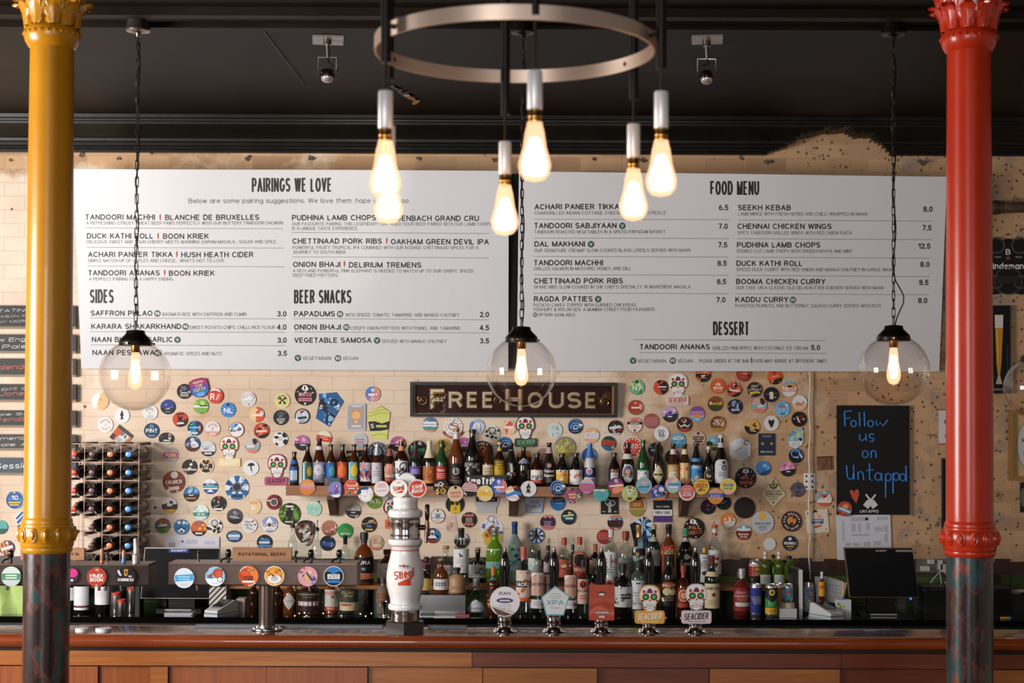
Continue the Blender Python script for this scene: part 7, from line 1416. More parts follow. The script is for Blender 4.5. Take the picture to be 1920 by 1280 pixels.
rear(1254, 983, 28, 'wine', amber, 'rum bottle with a black cap and a bright striped label', cap=('1e1b1b', .84), liquid=(pm('3a1c10', .2), .6), lab=[L('2a2220', 'H .4 .75 e0a83a;T ROCK .58 .3 2a2a60 1.2;B -1 .75 1 .95 b83a34 12;V -.8 -.55 b8442f;V .5 .75 d88a3c;V .8 .9 4a8a4a', .16, .68)])
rear(1286, 990, 27, 'wine', inkb, 'black port bottle with a green foil neck and white crest', cap=('3f9a68', .86), lab=[L('171513', 'P d8d4d0 3 5 .1 .2;C 0 .45 .25 c8c4c0;T SANDERS -.2 .25 c0bcb8 1.3', .2, .6)], bands=[('b8b4b0', .76, .82)])
rear(1321, 1027, 18, 'slim', clear, 'small bottle with a yellow cap and oversized white label', cap=('e0a92f', .88), lab=[L('d2d0d0', 'C 0 .3 .3 9a9a9c;E 0 -.35 .5 .15 3a3a3c;L 7a7a7c .75 1 .4 .2', .1, .84)])
rear(1340, 984, 25, 'wine', clear, 'clear bottle with a red and white neck and a white label', cap=('c8443c', .95), lab=[L('d8d4d4', 'P 8a3a34,c87a70 5 4 .12 .3;L 9a8a88 .6 2 .5 .2', .16, .58)], bands=[('dcd8d8', .87, .94), ('c8443c', .82, .86)])
rear(1435, 1034, 19, 'wine', olive, 'yellow green bottle with a white and red capped neck, left of the pair', Y=8.79, cap=('dcd8d8', .9), bands=[('c8443c', .95, .975), ('e0dcdc', .8, .88), ('c8443c', .76, .79)], lab=[L('d0cfc8', 'L 8a8a80 .5 3 .5 .3', .06, .34)])
rear(1461, 1034, 19, 'wine', olive, 'yellow green bottle with a white and red capped neck, right of the pair', Y=8.79, cap=('dcd8d8', .9), bands=[('c8443c', .95, .975), ('e0dcdc', .8, .88), ('c8443c', .76, .79)], lab=[L('d0cfc8', 'L 8a8a80 .5 3 .5 .3', .06, .34)])
rear(1450, 1040, 18, 'wine', lime, 'bright green bottle with a black cap behind the capped pair', cap=('1c1b1a', .88), Y=8.93)
rear(1480, 1042, 21, 'wine', lime, 'lime green bottle with black lettering and black cap', cap=('1f1d1b', .88), lab=[L('98b838', 'T ZERO .35 .4 2a2c1c 1.2;T 25 -.3 .5 2a2c1c 1;P d8e858 3 4 .1 .2', .16, .62)])

# ---------------------------------------------------------------- spirits standing on the back counter (front row)
GF = 'spirit bottles on the back counter behind the hand pumps'
def front(px, top, w_, kind, gl, label, cap=None, lab=None, bands=(), **k): return bottle(px, top, w_, k.pop('Y', 8.52), k.pop('zb', CZ), kind, gl, label, cap, lab, bands, GF, 'spirit_bottle', **k)
# steel box with three bottles on it
bx0, bx1 = P(772, 1120, 8.5).x, P(873, 1120, 8.5).x; BT = P(860, 1113, 8.46).z
st = thing('steel_box', 'brushed steel box right of the beer tower carrying three small bottles', 'box', ((bx0+bx1)/2, 8.52, CZ)); hw = (bx1-bx0)/2
mb = MB(); mb.box((-hw, -.07, 0), (hw, .09, BT-CZ-.005), steel()); mb.build('body', st); mb = MB(); mb.box((-hw-.003, -.075, BT-CZ-.005), (hw+.003, .095, BT-CZ), chrome()); mb.build('lid', st)
front(797, 1058, 24, 'squat', clear, 'small clear bottle with a yellow label on the steel box', cap=('2a2624', .84), lab=[L('c8a858', 'P 8a6a30,e0cc90 6 3 .1 .25', .1, .52)], zb=BT)
front(827, 1048, 27, 'squat', amber, 'small dark liqueur bottle with white label and navy band on the steel box', cap=('b8b4b0', .86, .3, .5), liquid=(pm('2a1812', .2), .55), lab=[L('dcdad8', 'B -.6 -.3 .6 .4 2a3a68;T KAMM .05 .34 d8d8e0 1', .1, .42)], zb=BT)
front(857, 1064, 31, 'squat', pm('b08a62', .45), 'tan stoneware bottle with a black cap on the steel box', cap=('1f1b1a', .76), lab=[L('b08a62', 'L 7a5a3c .1 2 .5 .4', .16, .3)], zb=BT)
t = front(893, 1085, 35, 'orb', clear, 'round clear gin bottle with silver cup cap and white mountain label', cap=('c8c4c4', .8, .25, .8), lab=[(.08, .5, 'c4c4cc', 'P 8a8a96,e4e4ea,6a6a78 16 4 .06 .16;T SARA -.5 .28 4a4a58 1;H -1 -.75 a8a4ac', [(-1, -1), (1, -1), (1, -.3), (.5, .2), (.1, .95), (-.15, .6), (-.4, .3), (-1, -.4)], 1.25)])
front(925, 1062, 22, 'spirit', glass('6a2c14', .5), 'dark bottle with an orange scrawled pattern and an orange neck', cap=('c8783c', .82), lab=[L('3a1c10', 'P c8602f,e0904a,8a3a1c 16 4 .08 .2', .1, .6)], bands=[('4a8a94', .72, .78)])
front(946, 1078, 22, 'spirit', clear, 'clear bottle half hidden behind the leftmost hand pump clip', cap=('2a2624', .88), Y=8.60)
front(981.5, 1025, 27, 'wine', clear, 'clear gin bottle with coral capsule and an orange floral label', cap=('d8705a', .82), lab=[L('d8c8b8', 'P d8653a,e8a060,c84a30,f0e0c8 14 4 .08 .2;B -.9 -.1 .9 .3 262226;T SACRED .1 .26 f0ece8 1.5;H -1 -.75 d8653a', .2, .66)])
front(1008, 1032, 26, 'wine', clear, 'clear gin bottle with a dark green cap and pink striped label', cap=('26352c', .86), lab=[L('c89a88', 'V -.6 -.4 e0c4b4;V -.1 .1 e0c4b4;V .4 .6 e0c4b4;T SACRED .0 .28 5a3430 1.5;G e8e4e4 -1,.5 0,1 1,.5 1,.75 0,1.2 -1,.75', .3, .66), (.1, .24, 'd8d4d0', 'C .6 0 .4 5a4434;L a8a098 .4 2 .5 .5', None, 1.42)])
front(1026, 1040, 17, 'wine', clear, 'clear gin bottle with a pink label tucked behind the next pump handle', cap=('2a2228', .86), lab=[L('c8988a', 'T SACRED .0 .28 5a3430 1.5;V -.1 .1 e0c4b4', .3, .66)], Y=8.6)
front(1070, 1039, 23, 'wine', clear, 'clear gin bottle with a pink peaked label right of the second pump', cap=('2f4a38', .88), lab=[L('c89a88', 'V -.6 -.4 e0c4b4;V .4 .6 e0c4b4;T SACRED .0 .28 5a3430 1.5;G e8e4e4 -1,.5 0,1 1,.5 1,.75 0,1.2 -1,.75', .3, .66), (.1, .24, 'd8d4d0', 'C .5 0 .4 5a4434;L a8a098 .4 2 .5 .5', None, 1.42)])
front(1093, 1050, 21, 'spirit', clear, 'clear rum bottle with a pinkish lower label and bat roundel', cap=('3a2a28', .88), lab=[L('d0b0a0', 'C 0 .55 .35 b8402f;C 0 .55 .22 2a1c1c;T BACARO .05 .2 2a2020 1.6;L b04038 -.35 2 .5 .2', .2, .66)])
front(1112, 1062, 17, 'spirit', inkb, 'dark rum bottle with a red roundel left of the red pump clip', cap=('26201f', .86), lab=[L('1a1615', 'C 0 .5 .5 b8402f;C 0 .5 .34 3a1c1a;T BACAR -.2 .3 e0dcd8 1.3', .3, .66)])
front(1143, 1040, 20, 'spirit', clear, 'clear rum bottle with a red roundel right of the third pump handle', cap=('d0ccca', .8), lab=[L('c4c0c0', 'C -.1 .4 .38 b8402f;C -.1 .4 .24 3a1c1a;T BACARO -.1 .22 2a2424 1.5', .2, .64)])
front(1168, 1057, 33, 'squat', inkb, 'dark rum bottle with a white engraved tentacle label', cap=('1c1918', .84), lab=[L('c8c6c2', 'P 8a8884,5a5856,dcdad6 16 4 .08 .22;G 211e1d -.2,.3 .6,.35 .9,.1 .6,-.2 -.2,-.15;T KRAKEN .08 .2 d8d4d0 .9 .3', .16, .56)])
front(1196, 1040, 25, 'apoth', glass('b8d0b8', .1), 'pale green gin bottle with cork and a tall white label', stopper='cork', lab=[(.1, .58, 'd8d6da', 'E 0 .8 .3 .06 3a3a40;P b8b8c0 3 4 .1 .2;T SAL .15 .13 26262a 1 -.1;T COSTA -.05 .1 3a3a40 1 -.1;L 8a8a90 -.25 3 .5 .1;T RESA -.6 .11 26262a 1 -.1', None, 1.3)])
front(1216, 1084, 20, 'wine', inkb, 'black bottle behind the fourth pump handle', cap=('26211f', .86), Y=8.6)
front(1254, 1042, 27, 'slim', inkb, 'black cream liqueur bottle with a red and gold oval label', cap=('1e1a19', .9), lab=[L('1c1716', 'E 0 .5 .9 .26 b04a2f;T BALLYS .52 .2 e8d8b8 1.4;E 0 .05 .75 .3 c8b888;P 5a5a3a,e0d8b0 5 4 .1 .2;L 8a7a58 -.4 2 .5 .16', .16, .62)])
front(1281, 1060, 24, 'squat', glass('5a1c16', .55), 'dark red liqueur bottle with a red capsule and round red label', cap=('a83c2c', .76), lab=[(.16, .56, '8a2c24', 'C 0 .2 .62 c8543c;O 0 .2 .62 .12 e0b890;C 0 .2 .3 e0b890;H -1 -.6 a8503f', None, 1.3)])
front(1335, 1042, 27.5, 'wine', dkgreen, 'green whiskey bottle with a cream label and cream neck strip', cap=('6a2c22', .86), lab=[L('d8c8a0', 'T JAMESON .62 .24 3a3428 1.5;C .1 .1 .16 8a3028;E .1 .1 .1 .18 8a3028;L a89870 -.35 3 .55 .16', .12, .54)], bands=[('d8c8a0', .66, .74)])
front(1391, 1066, 31, 'squat', redg, 'pinkish red vodka bottle with a silver cap and bold pink lettering', cap=('c8c4c6', .8, .3, .6), lab=[L('8e2e2c', 'J Absinth .62 .26 e0a8b4 1.5;T RASPBERRY .28 .24 e0a8b4 1.6;L c88a58 .02 2 .5 .14;B -.7 -.6 .7 -.25 d8d0d0', .1, .6)])
front(1386, 1072, 22, 'spirit', clear, 'clear bottle with silver top standing behind the pinkish vodka', cap=('c0bcc0', .86, .3, .6), Y=8.62)
# left of the tower, under the tap rail
GL2 = 'bottles standing under the tap rail'
def under(px, top, w_, kind, gl, label, cap=None, lab=None, bands=(), **k): return bottle(px, top, w_, k.pop('Y', 8.5), CZ, kind, gl, label, cap, lab, bands, GL2, 'spirit_bottle', **k)
under(476, 1086, 18, 'wine', dkbrown, 'slim dark bottle left of the tap rail pillar', cap=('26211f', .86))
under(521, 1086, 20, 'wine', dkbrown, 'dark bottle right of the tap rail pillar', cap=('26211f', .86))
under(543.5, 1084, 25, 'squat', amber, 'dark bottle with a silver diamond label under the rail', cap=('2a2624', .84), liquid=(pm('2a1610', .2), .55), lab=[(.12, .62, 'b4aca8', 'R d0c8c4 .06;T KOKO .0 .16 6a6462 1', DIA, 1.1)])
under(581, 1078, 44, 'squat', dkbrown, 'broad dark whiskey bottle with a silver name plate under the rail', cap=('2a2220', .84), lab=[L('2a1c17', 'T WOODROW .72 .15 c8b8a0 1.4;L a89880 .45 1 .4 .14;B -.8 -.45 .7 .1 7a2a20;B -.72 -.4 .6 .0 c8c4c4', .08, .6)])
under(621.5, 1086, 24, 'long', glass('8a4a28', .4), 'brown beer bottle with a silver and red label under the rail', cap=('a83a30', .95), lab=[L('c4bcb8', 'B -.7 .5 .7 .8 b04038;T KOZEL .65 .2 e0d8d0 1;P 8a3a30,e0dcd8 4 4 .1 .2;H -1 -.6 a83a30;T RED -.78 .2 e0d0c0 .8', .1, .72)])
under(655, 1076, 34, 'squat', clear, 'clear bottle with gilt lettering and a cream strip under the rail end', cap=('3a3230', .82), lab=[L('3f4238', 'T CLAN .75 .2 c8b878 1.2;J Old .45 .2 c8b878 .7;H -1 -.2 c8b89a;B -.7 -.55 .2 -.3 a84038', .1, .62)])
under(718, 1082, 24, 'squat', glass('a8a094', .4), 'bottle with a brown lettered label left of the beer tower', cap=('4a4240', .84), lab=[L('8a6248', 'T SMALL .5 .28 3a2820 1.4;T BATCH .0 .28 3a2820 1.4;L 4a342a -.5 2 .5 .2', .3, .62)])
for px, top, y0, y1, lb in ((133, 1078, 1100, 1124, 'leftmost white labelled wine bottle beside the yellow column'), (154, 1068, 1098, 1142, 'wine bottle with a tall white label and burgundy stripe under the left rail'), (193, 1070, 1098, 1132, 'wine bottle with a white square label below the red tap badge')):
    Y = 8.62 if px == 133 else 8.5; zt = P(px, top-25, Y).z; H = zt-CZ; v = lambda y: (P(px, y, Y).z-CZ)/H
    under(px, top-25, 28, 'wine', inkb, lb, cap=('2a2422', .8), lab=[(v(y1), v(y0), 'e2e0e4', 'L b0aeb4 .0 1 .4 .06;H -.8 -.62 6a3a3a' if px == 154 else 'L c8b4b8 .6 4 .55 .22', None, 1.35)], Y=Y)

# ---------------------------------------------------------------- cans
def can(px, top, bot, w_, Y, zb, label, spec, base, nm='beer_can'):
    c = P(px, top, Y); H = c.z-zb; R = w_/2*S(Y); t = thing(nm, label, 'can', (c.x, Y, zb), 'drinks cans at the right of the back counter')
    mb = MB(); mb.lathe([(R*.8, 0), (R*.86, .003), (R*.98, .012), (R, .016), (R, H-.018), (R*.97, H-.012), (R*.84, H-.002), (R*.86, H), (R*.8, H-.001), (R*.78, H-.005), (0, H-.005)], pm('c8c6c8', .25, .9), 24); mb.build('shell', t)
    mb = MB(); p = Pr(mb, R*1.42, (H-.036)/2, [(-1, -1), (1, -1), (1, 1), (-1, 1)], cyl_map(R+.0003, H/2-.001), True); p.poly(p.shape, base); p.spec(spec); mb.build('printed_wrap', t)
    mb = MB(); mb.cbox((0, -R*.2, H-.003), (R*.5, R*.8, .0015), pm('d8d6d8', .2, 1)); mb.build('ring_pull', t)
can(1417, 1094, 1146, 21, 8.47, CZ, 'deep blue can with a soft grey light patch', 'P 4a5aa0,7a7a9a 3 6 .3 .5;E .35 .1 .4 .35 7c7a94;E .45 .05 .22 .2 a8a4a8;V .75 1 26362a', '2c3c86')
can(1446, 1094, 1147, 23, 8.45, CZ, 'black and green can with a yellow base band and gold disc', 'G 3a8a4a -1,.3 0,-.1 1,.3 1,-.5 -1,-.5;G 6ab05a -.6,.15 0,-.12 .6,.15 .4,-.4 -.4,-.4;C 0 .65 .24 e0b83c;C 0 .65 .1 2a2a30;H -1 -.52 e0ac30;T HAZY -.75 .14 a87a20 .6', '22242e')
can(1459.5, 1093, 1146, 21, 8.56, CZ, 'plain orange can behind the black and green can', 'H -1 -.6 c8802f', 'c8843a')
can(1416, 1049, 1093, 23, 8.84, TZ, 'tall red and yellow tin with a dark lid on the plank shelf', 'H .7 1 d0c8c0;B -.1 -.1 .55 .6 e0b83c;C .2 .25 .2 3a3a2a;H -1 -.35 26282a;P e0c84a,3a3a2a 3 4 .1 .2;T TREASURE -.2 .12 e0dcd8 1.2', 'b8382c', 'tin')
can(1516.5, 1092, 1145, 20, 8.58, CZ, 'pale blue can with black lettering near the card reader', 'T WATER .7 .13 2a2c36 1.1;T AND .45 .12 2a2c36 .7;T SALT .2 .13 2a2c36 .9;E 0 -.45 .4 .4 d8c0a0;P c8b090 2 5 .1 .2', '8f9ab8')
# ================================================================ TAPS, PUMPS AND SMALL THINGS
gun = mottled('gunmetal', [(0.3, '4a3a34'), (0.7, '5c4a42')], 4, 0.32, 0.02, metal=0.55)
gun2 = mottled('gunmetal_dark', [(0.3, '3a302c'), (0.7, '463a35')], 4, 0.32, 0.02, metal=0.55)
RY = 6.58
def rail(x0, x1, label, m, taps, pole=None, nm='tap_rail'):
    a, b_ = P(x0, 1056, RY), P(x1, 1099, RY); cx_ = (a.x+b_.x)/2; z0, z1 = b_.z, a.z
    t = thing(nm, label, 'beer tap rail', (cx_, RY, BZ)); hw = (b_.x-a.x)/2
    mb = MB(); q = .006
    pr_ = [(0, z0+q), (q, z0), (.15, z0), (.15, z1), (q, z1), (0, z1-q)]; n = len(pr_)
    mb.add([(-hw, y, z-BZ) for y, z in pr_]+[(hw, y, z-BZ) for y, z in pr_], [(k, n+k, n+(k+1) % n, (k+1) % n) for k in range(n)]+[tuple(range(n)), tuple(range(2*n-1, n-1, -1))], m)
    mb.build('beam', t)
    mb = MB(); mb.box((-hw, -.002, z1-BZ-.004), (hw, .152, z1-BZ+.003), pm('6a5a50', .3, .6)); mb.build('top_strip', t)
    px = [pole] if pole is not None else [-hw+.12, hw-.3]
    for x in px:
        x = P(pole, 1100, RY).x-cx_ if pole is not None else x
        mb = MB(); mb.lathe([(.034, 0.0), (.034, z0-BZ)], mottled('pole_steel', [(0.3, '6a5a52'), (0.7, '7c6c62')], 4, .22, 0, metal=.9), 28, (x, .075, 0)); mb.build('pillar', t)
        mb = MB(); mb.lathe([(.062, 0), (.064, .003), (.064, .009), (.05, .011), (.04, .012), (.036, .022)], steel(), 28, (x, .075, 0))
        for i in range(6):
            an = 2*pi*i/6+.5; mb.lathe([(.006, .009), (.006, .016), (.003, .019), (0, .019)], chrome(), 10, (x+.053*cos(an), .075+.053*sin(an), 0))
        mb.build('flange', t)
    for kx, style in taps:
        x = P(kx, 1050, RY+.07).x-cx_; zt = z1-BZ
        mb = MB()
        if style == 'knob':
            mb.lathe([(.008, zt), (.007, zt+.02), (.0115, zt+.026), (.0125, zt+.04), (.011, zt+.049), (.006, zt+.054), (0, zt+.055)], pm('151312', .12), 16, (x, .07, 0))
            mb.tube([(x, .07, zt+.02), (x-.02, .05, zt+.014), (x-.028, .045, zt+.004)], .004, pm('1a1818', .2), 8)
        elif style == 'chrome':
            mb.tube([(x, .06, zt), (x-.003, .05, zt+.03), (x+.001, .045, zt+.044)], .0042, chrome(), 8); mb.sphere((x+.002, .045, zt+.044), .0075, pm('242020', .15), 10, 6)
        elif style == 'copper':
            mb.lathe([(.0075, zt), (.0075, zt+.014)], pm('c86a48', .3, .3), 12, (x, .07, 0)); mb.lathe([(.006, zt+.014), (.008, zt+.022), (.009, zt+.055), (.007, zt+.06), (0, zt+.061)], pm('b07a54', .4), 12, (x, .07, 0))
        elif style == 'blue':
            mb.lathe([(.009, zt), (.01, zt+.012), (.008, zt+.026)], pm('3f74b8', .3), 12, (x, .07, 0)); mb.lathe([(.008, zt+.026), (.008, zt+.05), (.005, zt+.055), (0, zt+.056)], pm('b07a54', .4), 12, (x, .07, 0))
        elif style == 'silver':
            mb.lathe([(.0165, zt), (.0165, zt+.036), (.0115, zt+.04), (.0115, zt+.1), (.009, zt+.104), (0, zt+.105)], pm('cfc6c4', .28, .85), 18, (x, .07, 0))
        mb.build('tap_lever', t)
        mb = MB(); zb = z0-BZ
        mb.lathe([(.006, zb-.022), (.0065, zb-.006), (.009, zb)], chrome(), 12, (x, .03, 0)); mb.build('spout', t)
    return t
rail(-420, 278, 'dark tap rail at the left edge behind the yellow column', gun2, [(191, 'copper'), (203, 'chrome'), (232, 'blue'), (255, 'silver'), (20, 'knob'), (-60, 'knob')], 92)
rail(316, 669, 'long brown tap rail on one pillar carrying six round badges', gun, [(374, 'chrome'), (428, 'knob'), (583, 'knob'), (636, 'knob'), (556, 'chrome')], 496)
GT = 'round lens badges on the tap rails'
def lens(x, y, r, base, spec, label): return badge(x, y, r, base, spec, label, 0, RY-.002, GT, th=.008, edge='8a8480', name='tap_badge', cat='tap badge')
lens(22, 1080, 18.5, 'b4bcb8', 'H -.35 .3 4a7a5a;H -1 -.35 a8b0b0;L dce4dc .1 2 .6 .25', 'grey and green tap badge at the far left edge')
lens(133, 1078, 15, '2a2028', 'E .3 .3 .6 .55 c02a7a;C .2 -.6 .14 e8e0e0', 'black and magenta tap badge partly behind the yellow column')
lens(182, 1081, 18.4, 'a03a28', 'T KRIEK .12 .36 f0e8e0 1.35;T BOON -.28 .36 f0e8e0 1.3;P c86a50,7a2a1c 4 3 .1 .2;G c8a080 -.2,.7 .1,.85 .25,.6 0,.65;C 0 -.85 .08 e8d8d0', 'brick red tap badge with white lettering on the left rail')
lens(236.5, 1080.5, 18.5, '1b1718', 'G c8903a -.18,.75 .22,.75 .16,.15 .0,.05 -.14,.15;G 1b1718 -.06,.6 .12,.6 .08,.25 -.02,.25;T GUINNESS -.3 .3 e8e2dc 1.6;G c8ccd8 -.9,.6 -.7,.75 -.4,.1 -.6,.1;B .3 .0 .6 .1 e8e4e0', 'black tap badge with a gold harp on the left rail')
lens(346, 1083, 18.6, 'ccd6e0', 'R e4eaf0 .06;B -.95 -.3 .95 .35 4a98c8 4;L a8d0e8 .12 2 .6 .25;L a8b4c0 -.6 2 .4 .14', 'pale tap badge with a broad sky blue band')
lens(404, 1080, 18.4, '8fc0dc', 'H -1 -.2 dce6ec;P b84a34,a03a28 4 5 .2 .35;C .25 .35 .5 b0442f;C .4 .25 .35 c8583c;T EL .1 .2 2f5a80 .3 -.65;T PLAYA -.12 .18 2f5a80 .6 -.5;C .5 -.3 .28 e8e4e0;O .5 -.3 .28 .05 2a2a34;L a8bcc8 -.7 1 .4 .14', 'light blue tap badge with a red haired head')
lens(466.5, 1079, 18.8, 'f0ece6', 'I d2572b .93;D 30 .3 e07a44;D -150 .5 b84420;C 0 .58 .14 3a3030;C 0 .58 .07 f0ece6;T BLUE .58 .12 8a3020 .5 -.45;T TOP .58 .12 8a3020 .4 .45;T PACIFIC -.1 .22 241c1a 1;T STRIKE -.34 .22 241c1a .9;B -.6 -.66 .6 -.46 f0e4dc', 'orange tap badge with black stacked lettering and white rim')
lens(515, 1079, 18.6, 'ecdcc8', 'I e0a03c .92;A NORTHERN .76 .18 b8602a 90 150;P c86a28,8a4a20,f0c860 7 5 .12 .28;E 0 -.3 .7 .45 e8e4e4;T TOP -.02 .2 a85a4a .5;L 5a6a80 -.2 2 .4 .2;P 8a3020 2 6 .1 .2', 'golden tap badge with an orange sky and white cloud')
lens(577.5, 1080, 18.6, 'd99ba8', 'R e0a8b4 .08;R c88090 .03;P e0c04a,4a5a90,d8683a,e8b8c0,7a8ab8 14 5 .08 .24;E 0 .1 .3 .4 e0b85a;G 4a4a6a -.1,.5 .6,-.4 .4,-.5 -.2,.3', 'pink tap badge with a many coloured feather shape')
lens(626, 1079.5, 18.8, 'e8e4e2', 'I 201c1d .94;H .45 1.2 2f7ac0;G 2f7ac0 -.6,.55 .6,.55 .1,.25 -.1,.25;B -.06 .1 .06 .4 2f7ac0;B -.6 -.28 .6 .2 e4e4e6;T LONDON .06 .16 6a6a74 .9;T BLACK -.12 .16 3a3a44 .9;G 2f82c8 -.7,-.65 -.6,-.4 .6,-.4 .7,-.65;R e8e4e2 .06', 'blue, black and white hourglass tap badge at the rail end')
# carved signs on the rails
for x0, x1, y0, y1, txt, lb, ww in ((437, 547, 1031, 1055.5, 'ROTATIONAL BEERS', 'carved wooden block sign standing on the long tap rail', 1.62), (40, 159, 1034, 1056, 'CORE BEERS', 'carved wooden block sign behind the yellow column', 1.7)):
    Y = RY+.04; a, b_ = P(x0, y0, Y), P(x1, y1, Y); c = (a+b_)/2; hw, hh = (b_.x-a.x)/2, (a.z-b_.z)/2
    zr = P(960, 1056, RY).z+.0045; mb = MB(); mb.box((-hw, -.012, -hh), (hw, .012, hh), wood('sign_wood', '8a5c3a', 'a87650', .5, (1, 14, 14)))
    pr = Pr(mb, hw, hh, sq, plane_map(.012), asp=hh/hw); pr.text(txt, 0, .5, '2e180e', ww, bold=.055)
    c.z = zr+hh; tag(mb.build('wooden_sign', None, c, smooth=False), lb, 'sign', 'carved signs on the tap rails')

# porcelain beer tower
TX = P(759.5, 1100, 6.62); k = S(6.62); zy = lambda y: P(759.5, y, 6.62).z-BZ
tw = thing('beer_tower', 'white porcelain beer tower with chrome bands and two round badges', 'beer tower', (TX.x, 6.62, BZ))
por = pm('e4e0de', .12, 0, .5)
mb = MB(); mb.lathe([(.088, .0), (.088, zy(1163)-.006), (.083, zy(1163))], pm('2e2a27', .28), 6, sy=.72, a0=pi/6); mb.build('hexagonal_base', tw, ang=20)
mb = MB(); mb.lathe([(27*k, zy(1163)), (28*k, zy(1160)), (27*k, zy(1152)), (28*k, zy(1150)), (27*k, zy(1141))], chrome(), 36); mb.build('chrome_foot', tw)
pp = [(27, 1143), (30.5, 1141), (32, 1137), (31, 1132), (28, 1130), (27.5, 1128), (28.5, 1120), (31, 1112), (34.5, 1097), (35.5, 1085), (34.5, 1072), (31.5, 1055), (28, 1042), (26.2, 1032), (26.5, 1026), (28, 1024), (29.5, 1022), (32, 1018), (32.5, 1014), (31, 1010), (28, 1009)]
mb = MB(); mb.lathe([(r*k, zy(y)) for r, y in pp], por, 40)
for y, r in ((1131, 28.6), (1030, 26.7), (1021, 30.3)): mb.lathe([(r*k, zy(y+.8)), ((r+.5)*k, zy(y)), (r*k, zy(y-.8))], pm('b04a3a', .3), 40)
rr = 35.7*k; pr = Pr(mb, 22*k, 22*k, [(-2, -2), (2, -2), (2, 2), (-2, 2)], cyl_map(rr, zy(1080)), True, asp=1.0)
pr.text('Stiegl', .34, .74, 'c8401f', 1.8, 0, 10, bold=.022, slant=.1)
for i in range(6): pr.poly([(-.5+i*.18, -.62), (-.315+i*.18, -.62), (-.315+i*.18, -.36+i*.08), (-.5+i*.18, -.36+i*.08)], 'c8401f', nolayer=i > 0)
pr.spec('C 0 1.02 .13 b8503f;E -.28 1.02 .16 .07 7a6a70;E .28 1.02 .16 .07 7a6a70;C 0 1.12 .06 8a5a50;B -.3 .84 .3 .87 b0a0a0')
mb.build('porcelain_body', tw)
mb = MB(); mb.lathe([(27*k, zy(1009)), (28.6*k, zy(1007)), (28*k, zy(1003)), (28.6*k, zy(1001)), (28*k, zy(998)), (28*k, zy(980)), (28.6*k, zy(978)), (28*k, zy(975)), (28.6*k, zy(972)), (27*k, zy(970))], chrome(), 40); mb.build('chrome_band', tw)
mb = MB(); mb.lathe([(r*k, zy(y)) for r, y in ((28, 970), (31, 968), (32.5, 963), (31.5, 957), (28, 954.5), (24, 953), (23, 948), (22.8, 942), (23.5, 940), (23.8, 934), (22.5, 931.5), (0, 931))], por, 40)
mb.lathe([(25.5*k, zy(954.6)), (25.9*k, zy(953.8)), (25*k, zy(953))], pm('b04a3a', .3), 40); mb.build('porcelain_neck', tw)
mb = MB(); mb.lathe([(4*k, zy(932)), (5*k, zy(925)), (3*k, zy(915))], chrome(), 16)
n = 28
mb.lathe([(0, -.012), (.95*20*k, -.012), (20*k, -.006), (20*k, .004), (.9*20*k, .008), (0, .008)], pm('d8d4d6', .25), n, (3*k, .012, zy(908)), 'Y', 1.0, 1.1); mb.build('badge_holder', tw)
for dx, base, spec in ((-12.5, 'f0ebe6', 'R e0b090 .06;R f0ebe6 .05;T Stiegl .05 .55 c8401f 1.2 0 12;G c8401f -.4,-.5 .45,-.5 .4,-.2;B -.2 .6 .2 .68 8a6a60;R d8a080 .03'), (22.5, 'f0ebe8', 'I c8402f .88;R e8b8a8 .05;J Stiegl .25 .5 f2e6e0 1.2 0 14;J Weisse -.25 .45 f2e6e0 1.3 0 10')):
    mb = MB(); c = (dx*k, -.02, zy(915)); mb.lathe([(0, .012), (16.8*k, .012), (17.2*k, .009), (17.2*k, 0), (16.8*k, -.002)], pm('d8d0cc', .25), 32, (c[0], 0, c[2]), 'Y') if False else mb.prism([(c[0]+17.2*k*cos(2*pi*i/36), c[2]+17.2*k*sin(2*pi*i/36)) for i in range(36)], -.022, -.008, pm(base, .3), pm('c8c0bc', .2))
    pr = Pr(mb, 17.2*k, 17.2*k, CI, lambda u, v, n, c=c: (c[0]+u, -.0222-n, c[2]+v)); pr.spec(spec); mb.build('round_badge', tw, smooth=False)
mb = MB(); x = 31*k; mb.cyl((26*k, -.01, zy(988)), (45*k, -.012, zy(988)), .011, pm('3a2a22', .3, .4), 14)
mb.tube([(41*k, -.012, zy(975)), (41*k, -.012, zy(990)), (40*k, -.02, zy(1004)), (40*k, -.028, zy(1016))], [.008, .011, .008, .006], pm('7a5a4a', .2, .9), 12)
mb.build('tap_spout', tw)
mb = MB(); mb.lathe([(.005, zy(975)), (.008, zy(972)), (.0095, zy(966)), (.0095, zy(946)), (.007, zy(944.5)), (0, zy(944))], pm('171515', .2), 14, (41*k, -.012, 0)); mb.build('tap_lever', tw)

